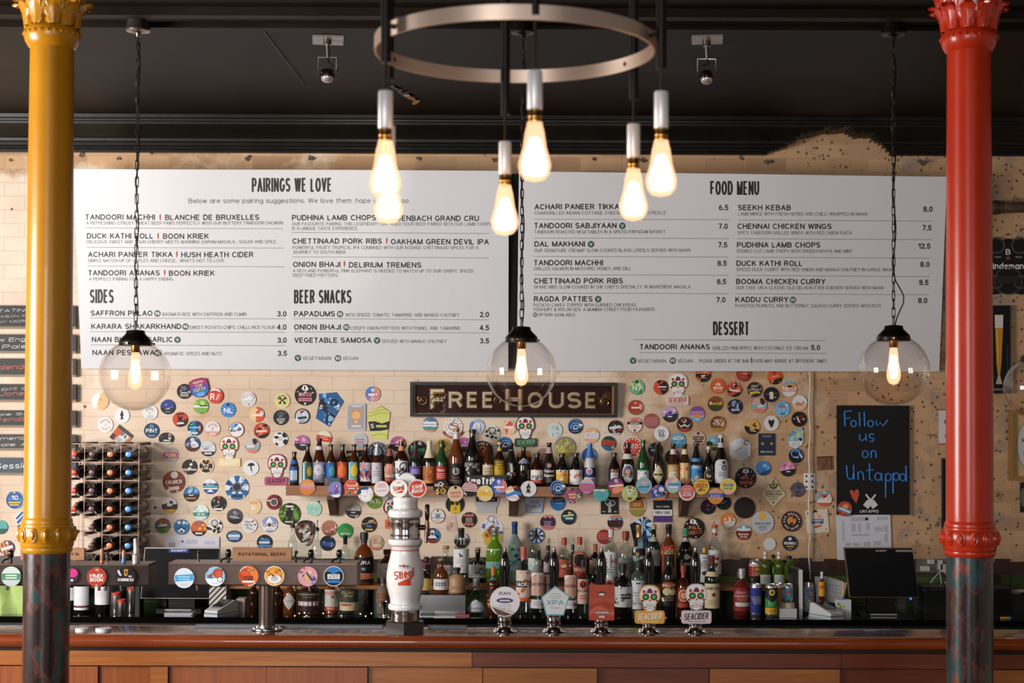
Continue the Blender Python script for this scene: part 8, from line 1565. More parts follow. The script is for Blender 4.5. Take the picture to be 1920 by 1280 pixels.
# hand pumps
PYY = 6.64; k = S(PYY)
def pump(px, label, clipfn):
    c = P(px, 1190, PYY); zy = lambda y: P(px, y, PYY).z-BZ
    t = thing('hand_pump', label, 'hand pump', (c.x, PYY, BZ), 'chrome based hand pumps along the bar')
    mb = MB(); mb.lathe([(23*k, 0), (23.5*k, .003), (21*k, .007), (16*k, .011), (12.5*k, .018), (11.5*k, .026), (12.8*k, .032), (13*k, .036), (11.8*k, .04), (13.4*k, .047), (13.2*k, .064), (11*k, .068), (8*k, .083), (5*k, .088)], chrome(), 32)
    for i in range(6):
        a = 2*pi*i/6+.4; mb.sphere((19*k*cos(a), 19*k*sin(a), .009), .0055, chrome(), 8, 5)
    mb.build('chrome_base', t)
    z0, z1 = .085, zy(1026)
    mb = MB(); mb.cyl((0, 0, z0), (0, 0, z0+.05), .006, chrome(), 12)
    h = z1-z0; q = [(4.5, .14), (5.5, .18), (6.2, .24), (7.8, .42), (9.3, .6), (9.8, .7), (9.4, .78), (7.2, .86), (5.2, .905), (4.6, .92)]
    mb.lathe([(r*k, z0+u*h) for r, u in q], pm('100e0e', .06, 0, .6), 28); mb.build('handle', t)
    mb = MB(); mb.lathe([(4.8*k, z0+.915*h), (5.2*k, z0+.925*h), (4*k, z0+.94*h), (3*k, z0+.945*h), (4*k, z0+.955*h), (4.2*k, z0+.965*h), (2.6*k, z0+.975*h), (3.6*k, z0+.985*h), (3*k, z0+.995*h), (0, z0+h)], chrome(), 18); mb.build('finial', t)
    return t, c
def clip_plate(t, c, px, py, w_, h__, base, spec, shape, edge):
    d = P(px, py, PYY-.03); mb = MB(); su, sv = w_*k/2, h__*k/2
    mb.prism([(x*su, z*sv) for x, z in shape], -.003, 0.0, pm(base, .3), pm(edge, .3)); pr = Pr(mb, su, sv, shape, plane_map(.003), asp=sv/su); pr.spec(spec)
    mb.cyl((0, 0, -.2*sv), (0, .03, -.2*sv), .005, chrome(), 8)
    mb.build('pump_clip', t, (d.x-c.x, -.03, d.z-BZ), smooth=False)
t, c = pump(946, 'hand pump with a round white clip, leftmost of the row', None)
clip_plate(t, c, 946.5, 1127.5, 56, 56, 'e0dcde', 'R e8e4e6 .04;T RAN .55 .22 4a3038 .75;E 0 .08 .56 .17 3a2c5a;E 0 .08 .5 .12 5a4a7a;B -.35 .02 .35 .13 c8c4d0;L b8b4b8 -.2 4 .5 .12;G 6a4a40 -.85,-.35 .5,-.85 .0,-.95 -.5,-.85;G c0b0a8 -.85,-.25 .7,-.7 .6,-.78 -.85,-.33', CI, '8a7a80')
t, c = pump(1038.5, 'hand pump with a pale blue edged pentagon clip', None)
cx_, cy_, w_, h__, sh = pts_shape([(1041, 1098), (1068, 1117), (1057, 1153), (1024, 1153), (1014.5, 1119.5)])
clip_plate(t, c, cx_, cy_, w_, h__, 'dedcd8', 'R 6aaac0 .09;L b0b4b8 .45 3 .45 .14;T XPA -.12 .34 5aa8c4 1.2;B -.35 -.52 .35 -.46 a8b4bc', sh, '5a9ab4')
t, c = pump(1127.5, 'hand pump with a tall red rectangular clip', None)
clip_plate(t, c, 1128, 1129, 47, 66, 'b24a36', 'H .25 1 b24c38;W a8402e -.05 .35 .1 .8 1;W c8644c -.35 .3 .18 1 2.2;H -1 -.72 b84430;E 0 .5 .32 .12 4a3a38;E 0 .46 .24 .07 d8d4d0;B -.55 -.66 .6 -.46 2a2422;B -.5 -.63 .55 -.5 d8d0cc;T MOUNTAIN -.565 .09 8a4a40 .9;B -.22 -.86 .25 -.74 d0c0b8', sq, '8a3424')
for px, lb, plq, let, rim in ((1217, 'hand pump with an orange sugar skull clip', 'dca040', 'f2ead8', 'dca040'), (1304, 'hand pump with a white sugar skull clip, rightmost of the row', 'd8c8cc', '3a1c24', 'd4c8cc')):
    t, c = pump(px, lb, None); sx = 1218 if px < 1250 else 1305.5; sy = 1123 if px < 1250 else 1121
    s_ = skull(sx, sy-2, sx, 1156, 28, 12.2, plq, let, 'x', Y=PYY-.03, rim=rim, sc=1.12)
    for key in ('label', 'category', 'group'): del s_[key]
    s_.name = 'skull_clip'; w0 = s_.location.copy(); s_.parent = t; s_.location = w0-t.location
    for ch_ in list(s_.children): ch_.parent = t; ch_.location = s_.location; ch_.name = 'clip_panel' if ch_.name.startswith('panel') else 'clip_skull'
    bpy.data.objects.remove(s_)

# tills
def till(px, label, scr, base_y, Y, frame_col, blue):
    cx_, cy_, w_, h__, sh = pts_shape(scr); c = P(cx_, cy_, Y); k = S(Y)
    t = thing('till', label, 'till', (c.x, Y, CZ), 'tills on the back counter'); dz = c.z-CZ
    su, sv = w_*k/2, h__*k/2
    mb = MB(); q = [(x*su, z*sv) for x, z in sh]; mb.prism(q, -.012, .03, pm('0c0b0b', .3, 0, 0, .25)); o = mb
    ot = [(x*(su+.004), z*(sv+.004)) for x, z in sh]; mb2 = MB(); mb2.prism(ot, -.006, .02, pm(frame_col, .4, .4)); mb2.build('bezel', t, (0, 0, dz))
    pr = Pr(mb, su, sv, sh, plane_map(.012), asp=sv/su)
    if blue: pr.spec('B -.3 .84 .22 1 1f4a90;T SANDIFF .92 .09 e8ecf4 .4 -.04')
    else: pr.spec('T SANDIFF .91 .07 c8c8d0 .3 -.02;B .38 .87 .95 .95 8a8a8e')
    mb.build('screen', t, (0, 0, dz))
    mb = MB(); mb.box((-.07, .03, 0), (.07, .06, dz), pm('0c0b0b', .3)); mb.box((-.12, -.05, 0), (.12, .08, .012), pm('0f0e0e', .3)); mb.build('stand', t)
    mb = MB(); mb.box((-.07, -.056, .004), (.07, -.05, .012), pm('c0bcb8', .3, .6)); mb.build('front_strip', t)
    mb = MB(); x_ = su*.78 if not blue else su*.9; mb.lathe([(.006, 0), (.006, .004), (0, .005)], emis('2f6aff', 2.5), 10, (x_, -.015, -sv-.008), 'Y'); mb.build('status_lamp', t, (0, 0, dz))
    return t
till(340, 'black till screen at the left with a blue maker strip', [(273, 1028), (411, 1028), (400, 1120), (266, 1120)], 1150, 8.62, 'c0b8b0', True)
till(1652, 'black till screen at the right under the black wall board', [(1584, 1028), (1709, 1028), (1721, 1118), (1594, 1118)], 1150, 8.55, '7a5f4c', False)

def place_box(name, label, cat, x0, x1, ytop, Y, depth, m, z0=None, grp=None, print_=None, th=None):
    a, b_ = P(x0, ytop, Y), P(x1, ytop, Y); z0 = CZ if z0 is None else z0; hw = (b_.x-a.x)/2; h = a.z-z0 if th is None else th
    mb = MB(); mb.box((-hw, 0, 0), (hw, depth, h), m)
    if print_: pr = Pr(mb, hw, h/2, sq, lambda u, v, n: (u, -n, v+h/2), asp=h/2/hw); pr.spec(print_)
    return tag(mb.build(name, None, ((a.x+b_.x)/2, Y, z0), smooth=False), label, cat, grp)
# card readers
def reader(px, y0, label, stripe):
    Y = 8.42; c = P(px, y0, Y); t = thing('card_reader', label, 'card reader', (c.x, Y, CZ), 'card readers on the back counter', (0, 0, -.5 if stripe else .5))
    mb = MB(); w_ = .042
    pts = [(-.075, .012), (-.085, .02), (-.085, .032), (.06, .075), (.085, .07), (.09, .012)]
    n = len(pts); mb.add([(-w_, y, z) for y, z in pts]+[(w_, y, z) for y, z in pts], [(k, n+k, n+(k+1) % n, (k+1) % n) for k in range(n)]+[tuple(range(n)), tuple(range(2*n-1, n-1, -1))], pm('dad8d8', .35)); mb.build('casing', t)
    mb = MB(); mb.box((-w_-.002, -.087, 0), (w_+.002, .092, .013), pm('c8c8ca', .4)); mb.build('dock', t)
    mb = MB(); mb.box((-w_-.003, -.088, .0132), (w_+.003, .093, .0165), pm('2f8a9a', .4)); mb.build('teal_stripe', t)
    R_ = Matrix.Rotation(atan2(.043, .145), 3, 'X'); mb = MB(); mb.cbox((0, 0.005, .0625), (.062, .09, .003), pm('2a2a2c', .15), R_)
    for i in range(3):
        for j in range(3): mb.cbox((-.02+i*.02, -.055+j*.011, .043+j*.0033), (.013, .007, .003), pm('9a9a9c', .4), R_)
    mb.build('screen_and_keys', t); return t
reader(415, 1145, 'white card reader beside the left till', True)
reader(1550, 1148, 'white card reader with teal stripe left of the right till', False)
mb = MB(); a = P(392, 1135, 8.545); b_ = P(424, 1135, 8.545); hw = (b_.x-a.x)/2; H = P(405, 1100, 8.545).z-CZ
mb.box((-hw, 0, 0), (hw, .02, H), pm('1a1817', .5)); pr = Pr(mb, hw, H/2, sq, lambda u, v, n: (u, -n, v+H/2), asp=H/2/hw)
for i in range(7): pr.spec('B -2 %f 2 %f cfc6bc 35' % (-1.5+i*.45, -1.28+i*.45))
tag(mb.build('striped_box', None, ((a.x+b_.x)/2, 8.545, CZ), smooth=False), 'black and white diagonally striped box behind the left card reader', 'box')
place_box('steel_drive', 'flat silver slab at the foot of the left till', 'box', 308, 361, 1147, 8.40, .1, pm('c8c8d0', .3, .5), th=.012)
place_box('steel_drive', 'second flat silver slab at the foot of the left till, below the upper one', 'box', 308, 358, 1153, 8.385, .012, pm('b8b8c0', .3, .5), th=.006)
place_box('paper_stack', 'pinkish card stack right of the left card reader', 'paper stack', 443, 459, 1122, 8.5, .08, pm('a89490', .5))
place_box('black_box', 'plain black box housing behind the taps at the left till', 'box', 196, 262, 1092, 8.62, .1, pm('141211', .4))
# red topped steel measures
for px, y0, rpx, Y, lb in ((218, 1110, 10.5, 8.42, 'steel measure cup with a red rim, middle of the three'), (228, 1123, 9.5, 8.36, 'short steel measure cup with a red rim in front'), (246, 1100, 9, 8.48, 'tall steel cup with a red rim by the left till')):
    c = P(px, y0, Y); H = c.z-CZ; r = rpx*S(Y)*.8; t = thing('measure_cup', lb, 'cup', (c.x, Y, CZ), 'steel cups under the left tap rail')
    mb = MB(); mb.lathe([(r*.92, 0), (r, .004), (r, H-.018), (r*.9, H-.018), (r*.9, .006), (0, .006)], steel(), 24); mb.build('cup', t)
    mb = MB(); mb.lathe([(r*1.03, H-.018), (r*1.03, H), (r*.9, H), (r*.9, H-.018)], pm('b8402c', .35), 24); mb.build('red_rim', t)
for px, y0, rpx, Y, lb in ((721, 1127, 9, 8.40, 'polished jigger cup left of the beer tower foot'), (731, 1133, 7, 8.36, 'smaller polished jigger cup touching the beer tower foot')):
    c = P(px, y0, Y); H = c.z-CZ; r = rpx*S(Y)*.8; mb = MB(); mb.lathe([(r*.8, 0), (r*.85, .004), (r*.5, H*.4), (r, H), (r*.92, H), (r*.42, H*.42), (0, H*.4)], chrome(), 24)
    tag(mb.build('jigger', None, (c.x, Y, CZ)), lb, 'jigger', 'jiggers by the beer tower')
place_box('pink_tray', 'pink tray edge under the steel box', 'tray', 855, 880, 1150, 8.40, .04, pm('b8605c', .5), th=.008)
place_box('bar_mat', 'white paper sheet lying in front of the steel box', 'paper', 788, 853, 1152, 8.38, .06, pm('d8d6d8', .5), th=.003)
place_box('green_case', 'small green case on the white sheet by the beer tower', 'case', 788, 812, 1146, 8.41, .03, pm('2f5a4a', .4), th=.012, z0=CZ+.003)
# right hand clutter
place_box('black_folder', 'black folder standing on the back counter between the lime bottle and the pale can', 'folder', 1487, 1498, 1066, 8.52, .16, pm('161514', .4))
place_box('menu_booklet', 'white edged booklet standing beside the black folder', 'booklet', 1498.5, 1505, 1068, 8.50, .14, pm('d6d0cc', .5))
zb = place_box('paper_stack', 'stack of white cards under the round wooden block', 'paper stack', 1461, 1494, 1141, 8.44, .12, pm('d4d2d4', .5), print_='H -.1 .0 a8a6aa;H .45 .55 a8a6aa;H -.6 -.5 a8a6aa')
z1 = P(1477, 1141, 8.44).z; a = P(1477, 1129, 8.49); mb = MB(); r = 14*S(8.49); h = a.z-z1
mb.lathe([(r, 0), (r, h), (0, h)], pm('c8baa4', .5), 24); tag(mb.build('wooden_block', None, (a.x, 8.505, z1)), 'pale round block under the colourful can', 'block')
can(1476.5, 1094, 1129, 22, 8.505, z1+h, 'colourful can with red and blue shapes on a pale block', 'P d8503c,e0a060,4aa0c0,c84a80,e8b068,3f8ab8 22 6 .15 .4', '5aa0c0')
t = bottle(1541, 1072, 12, 8.5, CZ, 'slim', glass('6a2a14', .5), 'small sauce bottle with a white cap and yellow label', ('dcd8d8', .86), [(.45, .78, 'd89a2c', 'T HOT .3 .4 8a2c1c 1.2;P c8402f 2 3 .1 .2', None, 1.42)], (), None, 'sauce_bottle')
c = P(1553, 1130, 8.68); rt = thing('receipt_stack', 'fan of white till receipts on a spike behind the card reader', 'receipts', (c.x, 8.68, CZ))
for i in range(6):
    mb = MB(); h = P(1557, 1080+i*1.5, 8.68).z-CZ; mb.box((-.033, -.0006, .05), (.033, .0006, h), pm('d8d6d8', .6))
    for q in range(5): mb.box((-.024, -.0009, h-.03-q*.018), (.02-.006*(q % 2), -.0006, h-.027-q*.018), pm('9a989c', .6))
    mb.build('receipt', rt, (.012*i-.03, -.006*i, 0), (0, -.06+.05*i, 0), smooth=False)
mb = MB(); mb.box((-.03, -.04, 0), (.03, .02, .05), pm('1c1a1a', .4)); mb.build('holder', rt)
t = place_box('white_carton', 'small white carton with green mark beside the right till', 'carton', 1569, 1596, 1124, 8.44, .05, pm('d4d4d8', .5), print_='P 8ab83c 2 3 .15 .25;C -.75 .5 .18 7aa830;C -.55 .3 .14 9ac048')
mb = MB(); c = P(1581, 1124, 8.46); mb.cyl((0, 0, 0), (.005, 0, .075), .0065, pm('d8a02c', .4), 10); mb.cyl((0, 0, -.012), (0, 0, .002), .0075, pm('4a7ab8', .4), 10); mb.cyl((.005, 0, .075), (.0055, 0, .085), .004, pm('1a1a1a', .4), 8)
tag(mb.build('marker_pen', None, (c.x, 8.465, P(1581, 1124, 8.44).z+.013)), 'yellow marker pen standing upright in front of the right till', 'pen')
place_box('black_printer', 'black receipt printer between the right till and the red column', 'printer', 1731, 1782, 1100, 8.69, .2, pm('121111', .3), print_='B -.5 .8 .9 .84 5a5650;C -.9 .7 .07 2a5ac8')
place_box('black_case', 'black case on the counter right of the red column', 'case', 1846, 1896, 1103, 8.5, .2, pm('100f0f', .25))
place_box('black_monitor', 'tall black unit behind the black case right of the red column', 'box', 1835, 1872, 1078, 8.87, .1, pm('141212', .3))
cr = thing('paper_heap', 'crumpled white paper on the counter at the right edge', 'paper', (P(1902, 1110, 8.7).x, 8.75, CZ)); rnd = random.Random(4); mb = MB(); vs = []; fs = []
for i in range(9):
    for j in range(6): vs.append((-.14+.035*i, -.06+.024*j, .105+rnd.uniform(-.012, .014)))
for i in range(8):
    for j in range(5): fs.append((i*6+j, (i+1)*6+j, (i+1)*6+j+1, i*6+j+1))
mb.add(vs, fs, pm('cfc8c4', .6)); mb.build('sheet', cr, smooth=False); mb = MB(); mb.box((-.13, -.055, 0), (.13, .055, .094), pm('1a1716', .4)); mb.build('tray', cr)
mb = MB(); a = P(1876, 1130, 8.38); mb.cyl((0, 0, 0), (.032, 0, 0), .0065, pm('d8a02c', .4), 12); mb.cyl((.032, 0, 0), (.05, 0, 0), .0065, pm('8a9ac8', .4), 12); mb.cyl((.05, 0, 0), (.062, 0, 0), .004, pm('2a4a9a', .4), 10)
tag(mb.build('marker_pen', None, (a.x, 8.38, CZ+.0066)), 'yellow and blue marker pen lying flat right of the red column', 'pen')
# sockets
c = P(1747, 1060, 8.98); k = S(8.98); so = thing('socket_plate', 'grey double socket plate with white plugs left of the red column', 'socket', (c.x, 8.985, c.z)); mb = MB(); mb.box((-29*k, -.006, -13*k), (29*k, 0, 13*k), pm('6f6660', .5)); mb.build('plate', so)
for x, z, w_, h_ in ((-14, -5, 16, 9), (14, 2, 8, 17), (20, -4, 10, 14), (-6, 8, 5, 8), (0, 8, 5, 8)):
    mb = MB(); mb.box(((x-w_/2)*k, -.03, (z-h_/2)*k), ((x+w_/2)*k, -.006, (z+h_/2)*k), pm('d4cfcc', .4)); mb.build('plug', so)
for pts in ([(14, -6), (12, -12), (2, -22), (-6, -32)], [(21, -11), (27, -18), (26, -26), (21, -32)], [(13, -8), (14, -20), (16, -32)]):
    mb = MB(); mb.tube([(x*k, -.025-.004*i, z*k) for i, (x, z) in enumerate(pts)], .0035, pm('cfcac4', .4), 8); mb.build('lead', so)
# wall board, paper notes, signs at the right
t = flat('chalk_board', 'black wall board with blue hand lettering and a red heart', 'board', 1636.5, 862, 136, 204, 8.985, '171514', '', None, 0, .008, sq)
mb = MB(); k = S(8.985); cb = P(1636.5, 862, 8.985)
def strokes(sts, m, wd):
    for st_ in sts: mb.tube([((x-1636.5)*k, -.009, (862-y)*k) for x, y in st_], wd*k, m, 6)
bl = pm('2f7ac4', .6)
A_ = lambda cx, cy, rx, ry, a0, a1, n=10: [(cx+rx*cos(radians(a0+(a1-a0)*i/n)), cy-ry*sin(radians(a0+(a1-a0)*i/n))) for i in range(n+1)]
words = [[[(1582, 772), (1597, 770)], [(1583, 772), (1584, 799)], [(1583, 785), (1594, 783)], A_(1600, 794, 5, 6, 0, 360), [(1611, 773), (1612, 799)], [(1620, 772), (1621, 799)], A_(1632, 794, 5.5, 6, 0, 360), [(1642, 788), (1644, 798), (1650, 792), (1655, 798), (1660, 793), (1664, 787)]],
    [[(1612, 814), (1611, 823), (1616, 826), (1622, 822), (1623, 813), (1624, 826)], A_(1634, 817, 4.5, 4, 30, 270)[:-1]+A_(1634, 824, 4, 3.5, 90, -150)],
    [A_(1622, 851, 5.5, 6.5, 0, 360), [(1633, 845), (1633, 858)], [(1633, 849)]+A_(1637.5, 849, 4.5, 4.5, 180, 0)+[(1642, 858)]],
    [[(1587, 872), (1588, 890)]+A_(1594, 890, 6, 8, 180, 330)+[(1600, 871), (1601, 899)], [(1608, 885), (1609, 899)], [(1609, 889)]+A_(1613, 889, 5, 5, 180, 0)+[(1619, 900)], [(1630, 868), (1630, 898), (1635, 900)], [(1624, 882), (1637, 880)],
    A_(1646, 893, 6, 7, 0, 360), [(1652, 886), (1653, 901)], [(1660, 888), (1660, 932)], A_(1665, 894, 5.5, 7, 0, 360), [(1674, 886), (1674, 925)], A_(1680, 893, 5.5, 7, 0, 360), A_(1692, 894, 5.5, 6.5, 0, 360), [(1698, 872), (1699, 902)]]]
for wd in words: mb = MB(); strokes(wd, bl, 1.5); mb.build('written_word', t)
mb = MB(); Pq = lambda pts: [((x-1636.5)*k, (862-y)*k) for x, y in pts]
mb.prism(Pq([(1592, 921), (1594, 918), (1598, 918), (1601, 923), (1604, 917), (1608, 917), (1610, 921), (1610, 928), (1605, 943), (1598, 934)])[::-1], -.0095, -.008, pm('c04a34', .6)); mb.build('red_heart', t)
mb = MB(); w2 = pm('d6d4d4', .6)
for s_ in (1, -1):
    q = [(-1, -15), (1.8, -15), (2.2, -2), (6, 4), (6, 15), (-6, 15), (-6, 4), (-1.6, -2)]; an = radians(38*s_)
    mb.prism(Pq([(1631.5+x*cos(an)-y*sin(an), 938+x*sin(an)+y*cos(an)) for x, y in q])[::-1], -.0096-.0004*s_, -.008, w2)
pr = Pr(mb, 18*k, 4*k, sq, lambda u, v, n: (u+(1629-1636.5)*k, -.0085-n, v+(862-958)*k), asp=4/18); pr.text('UNTAPPD', 0, 1.4, 'd8d6d6', 1.95, bold=.03)
mb.build('crossed_bottles_mark', t, smooth=False)
badge(1583.5, 953.5, 14, 'c84a34', 'P d88a5a,a83a2c 5 4 .15 .35;B -.95 -.45 .9 .1 4a9ac4 -22;B -.8 -.28 .8 -.08 e8ecec -22;H -1 -.75 b84030;E .1 .3 .4 .3 e0a070', 'red and blue badge on the lower left corner of the black wall board', .011, 8.985)
nsp = ';'.join('B %g %g %g %g %s' % q for q in ((-.45, .78, .05, .92, 'b8b4bc'), (.5, .8, .9, .9, 'b8b4bc'), (-.8, .1, -.7, .8, 'c0bcc4'), (-.45, .4, -.3, .7, 'b8b4bc'), (-.2, .4, -.1, .7, 'b8b4bc'), (.1, .45, .22, .7, 'b8b4bc'), (.4, .4, .7, .55, 'b8b4bc'), (.75, .35, .88, .6, 'b8b4bc'), (-.45, .25, .2, .32, 'b4b0b8'), (-.7, -.1, -.5, .02, 'b4b0b8'), (-.4, -.1, -.2, .0, 'b4b0b8'), (0, -.12, .2, .03, 'b8b4bc'), (.35, -.1, .6, .05, 'b8b4bc'), (.75, 0, .85, .3, 'b8b4bc'), (-.6, -.5, .6, -.42, 'b8b4bc'), (-.6, -.65, .4, -.58, 'b8b4bc')))+';C .12 .85 .06 2a2626'
flat('paper_notice', 'white printed rota sheet pinned under the black wall board', 'notice', 1620, 1017, 102, 104, 8.992, 'd2d0da', nsp, 'printed sheets pinned on the wall', 2, .001, sq)
flat('paper_notice', 'white printed sheet pinned behind the left till screen', 'notice', 359.5, 1037, 102, 64, 8.992, 'd4d2de', 'C -.35 .68 .06 2a2828;B -.2 .55 .2 .8 c0bcca;B .45 .55 .85 .75 c0bcca;B -.85 .3 -.6 .6 b8a8a4;B -.6 .0 .6 .15 c4c0ce', 'printed sheets pinned on the wall', -1, .001, sq)
# white cable down the wall
mb = MB(); pts = [P(1518+1.2*sin(i*.9), 697+i*13, 8.978) for i in range(31)]; o = pts[0].copy(); mb.tube([p-o for p in pts], .0052, pm('d2c8be', .5), 8)
for i in (8, 16, 24): q = pts[i]-o; mb.cbox(q, (.014, .012, .01), pm('d8d0c8', .5))
tag(mb.build('cable', None, o), 'white cable running down the wall left of the black board', 'cable')
# far right wall things
flat('brewery_plaque', 'black scalloped plaque with white lettering right of the red column', 'sign', 1889, 500, 86, 106, 8.99, '191716', 'T B .52 .2 d8d4d0 .22;T ANNO .34 .06 a8a4a0 .3 -.45;T 1822 .34 .06 a8a4a0 .3 .45;T Lindemans .02 .22 e0dcd8 1.75;B -.08 .25 .08 .35 8a4a2a;O -.5 .75 .3 .06 4a4644;O .5 .75 .3 .06 4a4644;O -.55 -.55 .25 .06 4a4644;O .55 -.55 .25 .06 4a4644;B -.5 -.6 .5 -.35 2a2725;O 0 -.5 .5 .04 4a4644', None, 0, .012, [(-1, -.55), (-.85, -.65), (-.9, -.85), (-.6, -1), (-.3, -.92), (0, -.98), (.3, -.92), (.6, -1), (.9, -.85), (.85, -.65), (1, -.55), (1, .6), (.88, .7), (.92, .88), (.6, 1), (.3, .93), (0, 1), (-.3, .93), (-.6, 1), (-.92, .88), (-.88, .7), (-1, .6)])
flat('beer_glass_sign', 'black sign picturing a tall glass of golden beer right of the red column', 'sign', 1861, 655, 62, 162, 8.985, '121214', 'G d8d0c4 .1,.8 .62,.8 .6,.5 .12,.5;G c88a2c .13,.5 .6,.5 .5,-.3 .42,-.6 .28,-.6 .2,-.3;G e0b050 .2,.45 .3,.45 .32,-.3 .28,-.3;G b8a890 .3,-.6 .42,-.6 .55,-.8 .15,-.8;B -.6 -.95 .6 -.9 6a6a70;B .86 -.7 .9 .1 4a4a50', None, 0, .01, sq, frame=('1c1b1d', 1.5, .014))
flat('red_white_sign', 'small red and white zigzag sign left of the red column', 'sign', 1776, 800, 36, 66, 8.988, 'd4ccca', 'R b03a30 .06;G b03a30 0,1 1,1 1,-1 0,-1 -.3,-.5 .1,-.1 -.4,.3 .1,.6', None, 0, .006, sq)
flat('black_framed_sign', 'black framed sign mostly hidden behind the red column', 'sign', 1796, 925, 56, 126, 8.985, '151314', 'T T .4 .1 c8c4c0 .2 -.6;V -.85 -.8 8a8684;T TASTE .1 .1 c0bcb8 1', None, 0, .008, sq, frame=('100f0f', 3, .016))
g = flat('gilt_mirror', 'gilt framed oval plaque under the right edge globe lamp', 'mirror', 1928, 834, 60, 116, 8.985, 'c8a878', '', None, 0, .008, sq, frame=(pm('b88a4c', .3, .7), 8, .028))
mb = MB(); kk = S(8.985); pr = Pr(mb, 22*kk, 46*kk, CI, plane_map(.012), asp=46/22); pr.poly(CI, 'c4c0be'); pr.spec('R 5a4a40 .04;T brewed .2 .16 4a3028 1.2;B -.5 -.15 .6 -.1 4a3028 20;R a87a44 .02'); mb.build('oval_face', g, smooth=False)
flat('steel_bracket', 'small grey steel plate on the wall below the gilt plaque', 'bracket', 1919, 932, 14, 56, 8.99, '5a5654', 'C 0 .85 .5 2a2624;C 0 -.85 .5 2a2624;B -.6 -.6 .6 .6 6a6866', None, 0, .008, sq)
a, b_ = P(1795, 389, 8.95), P(2020, 388, 8.95); pt = thing('wall_pipe', 'dark pipe with a joint on the wall at the upper right edge', 'pipe', a); mb = MB(); d = b_-a; mb.cyl((0, 0, 0), d, .03, mottled('old_pipe', [(0.3, '3a2c22'), (0.7, '5a4634')], 12, .5, .3), 16); mb.build('tube', pt)
mb = MB(); u = .42; mb.cyl(d*.28, d*.36, .036, pm('6a5848', .4, .4), 16); mb.cyl(d*.3, d*.34, .04, pm('4a3c30', .4, .4), 16); mb.build('joint', pt)

# chalk slates at the left edge
slates = [(573, 612, '211d1b', (('25 ROTATING BEERS', .55, .2, 'd8d4d0'), ('LAMBIC, SAISON, FRUIT & SOUR', .0, .14, 'c8c4c0'), ('AND MANY MORE SPECIALS', -.5, .16, 'c8c4c0'))), (627, 658, '2b2624', (('New England', .4, .32, 'dcd8d4'), ('Pale', -.45, .32, 'dcd8d4'))), (672, 702, '2b2624', (('Calendars', -.05, .4, 'c86a5a'),)),
          (720, 749, '221e1d', (('Jones', -.2, .36, 'c8786a'), ('April On', .4, .26, 'd4d0cc'))), (769, 797, '241f1e', (('Pending', -.2, .38, 'c86a5a'), ('Pale Sour', .5, .24, 'd4d0cc'))), (814, 840, '332d2a', (('American', .45, .32, 'dcd8d4'), ('Pale Ale', -.45, .32, 'dcd8d4'))), (858, 886, '3c4852', (('Session', -.05, .5, 'e4e4e4'),))]
names = ('topmost', 'second', 'third', 'fourth', 'fifth', 'sixth', 'lowest')
xr = 143; xl = -60
for i, (y0, y1, base, tx) in enumerate(slates):
    Y = 8.965; cx_ = (xl+xr)/2; c = P(cx_, (y0+y1)/2, Y); k = S(Y); su, sv = (xr-xl)*k/2, (y1-y0)*k/2; t = thing('chalk_slate', '%s chalked beer slate of the column behind the yellow column' % names[i], 'slate', c, 'chalked beer slates on the left wall')
    mb = MB(); mb.box((-su, -.006, -sv), (su, .006, sv), pm(base, .6)); pr = Pr(mb, su, sv, sq, plane_map(.006), asp=sv/su)
    for q, (s_, y, h_, col) in enumerate(tx):
        n = 1 if len(tx) > 2 else 0
        pr.text(s_, y, h_*1.5, col, (1.75 if n else min(1.3, len(s_)*.09+.1)), -.08 if n else -.13, 2, bold=.0, slant=.18)
    mb.build('slate', t, smooth=False); mb = MB(); mb.box((-su, .006, -sv-.012), (su, .034, -sv+.004), pm('a89078', .6)); mb.box((-su, -.01, -sv-.008), (su, .006, -sv), pm('8a745f', .6)); mb.build('ledge', t)

# wine rack
WX0, WY0, WZ0 = P(158, 832, 8.70).x, 8.70, TZ; k = S(8.70); pitch = 34*k
wr = thing('wine_rack', 'wire and wood wine rack full of lying bottles beside the yellow column', 'wine rack', (WX0, WY0, WZ0))
zt = P(160, 832, 8.70).z; nrow = int((zt-WZ0)/pitch+.2); z_top = zt-WZ0
ncol = 4; x_l, x_r = -pitch, 3*pitch
wire = pm('8e7466', .4, .8); mb = MB()
for yy in (.01, .27):
    for i in range(ncol+1): mb.box((x_l+i*pitch-.0016, yy-.0016, 0), (x_l+i*pitch+.0016, yy+.0016, z_top+.002), wire)
    for j in range(nrow+1): mb.box((x_l, yy-.0016, z_top-j*pitch-.0016), (x_r, yy+.0016, z_top-j*pitch+.0016), wire)
mb.build('wire_grid', wr)
wd = wood('rack_wood', '4a2e1e', '6b452c', .55)
for i in range(ncol+1):
    for j in range(nrow+1):
        mb = MB(); mb.box((x_l+i*pitch-.008, .02, z_top-j*pitch-.008), (x_l+i*pitch+.008, .26, z_top-j*pitch+.008), wd); mb.build('wooden_bar', wr)
caps = ['c8402c', '5a3438', 'd8784c', '5a94d0']; cn = ['red', 'plum', 'orange', 'pale blue']; rn = ['top', 'second', 'third', 'fourth', 'fifth', 'sixth', 'seventh']
gwb = pm('0f0c0b', .12, 0, .3)
proto = {}
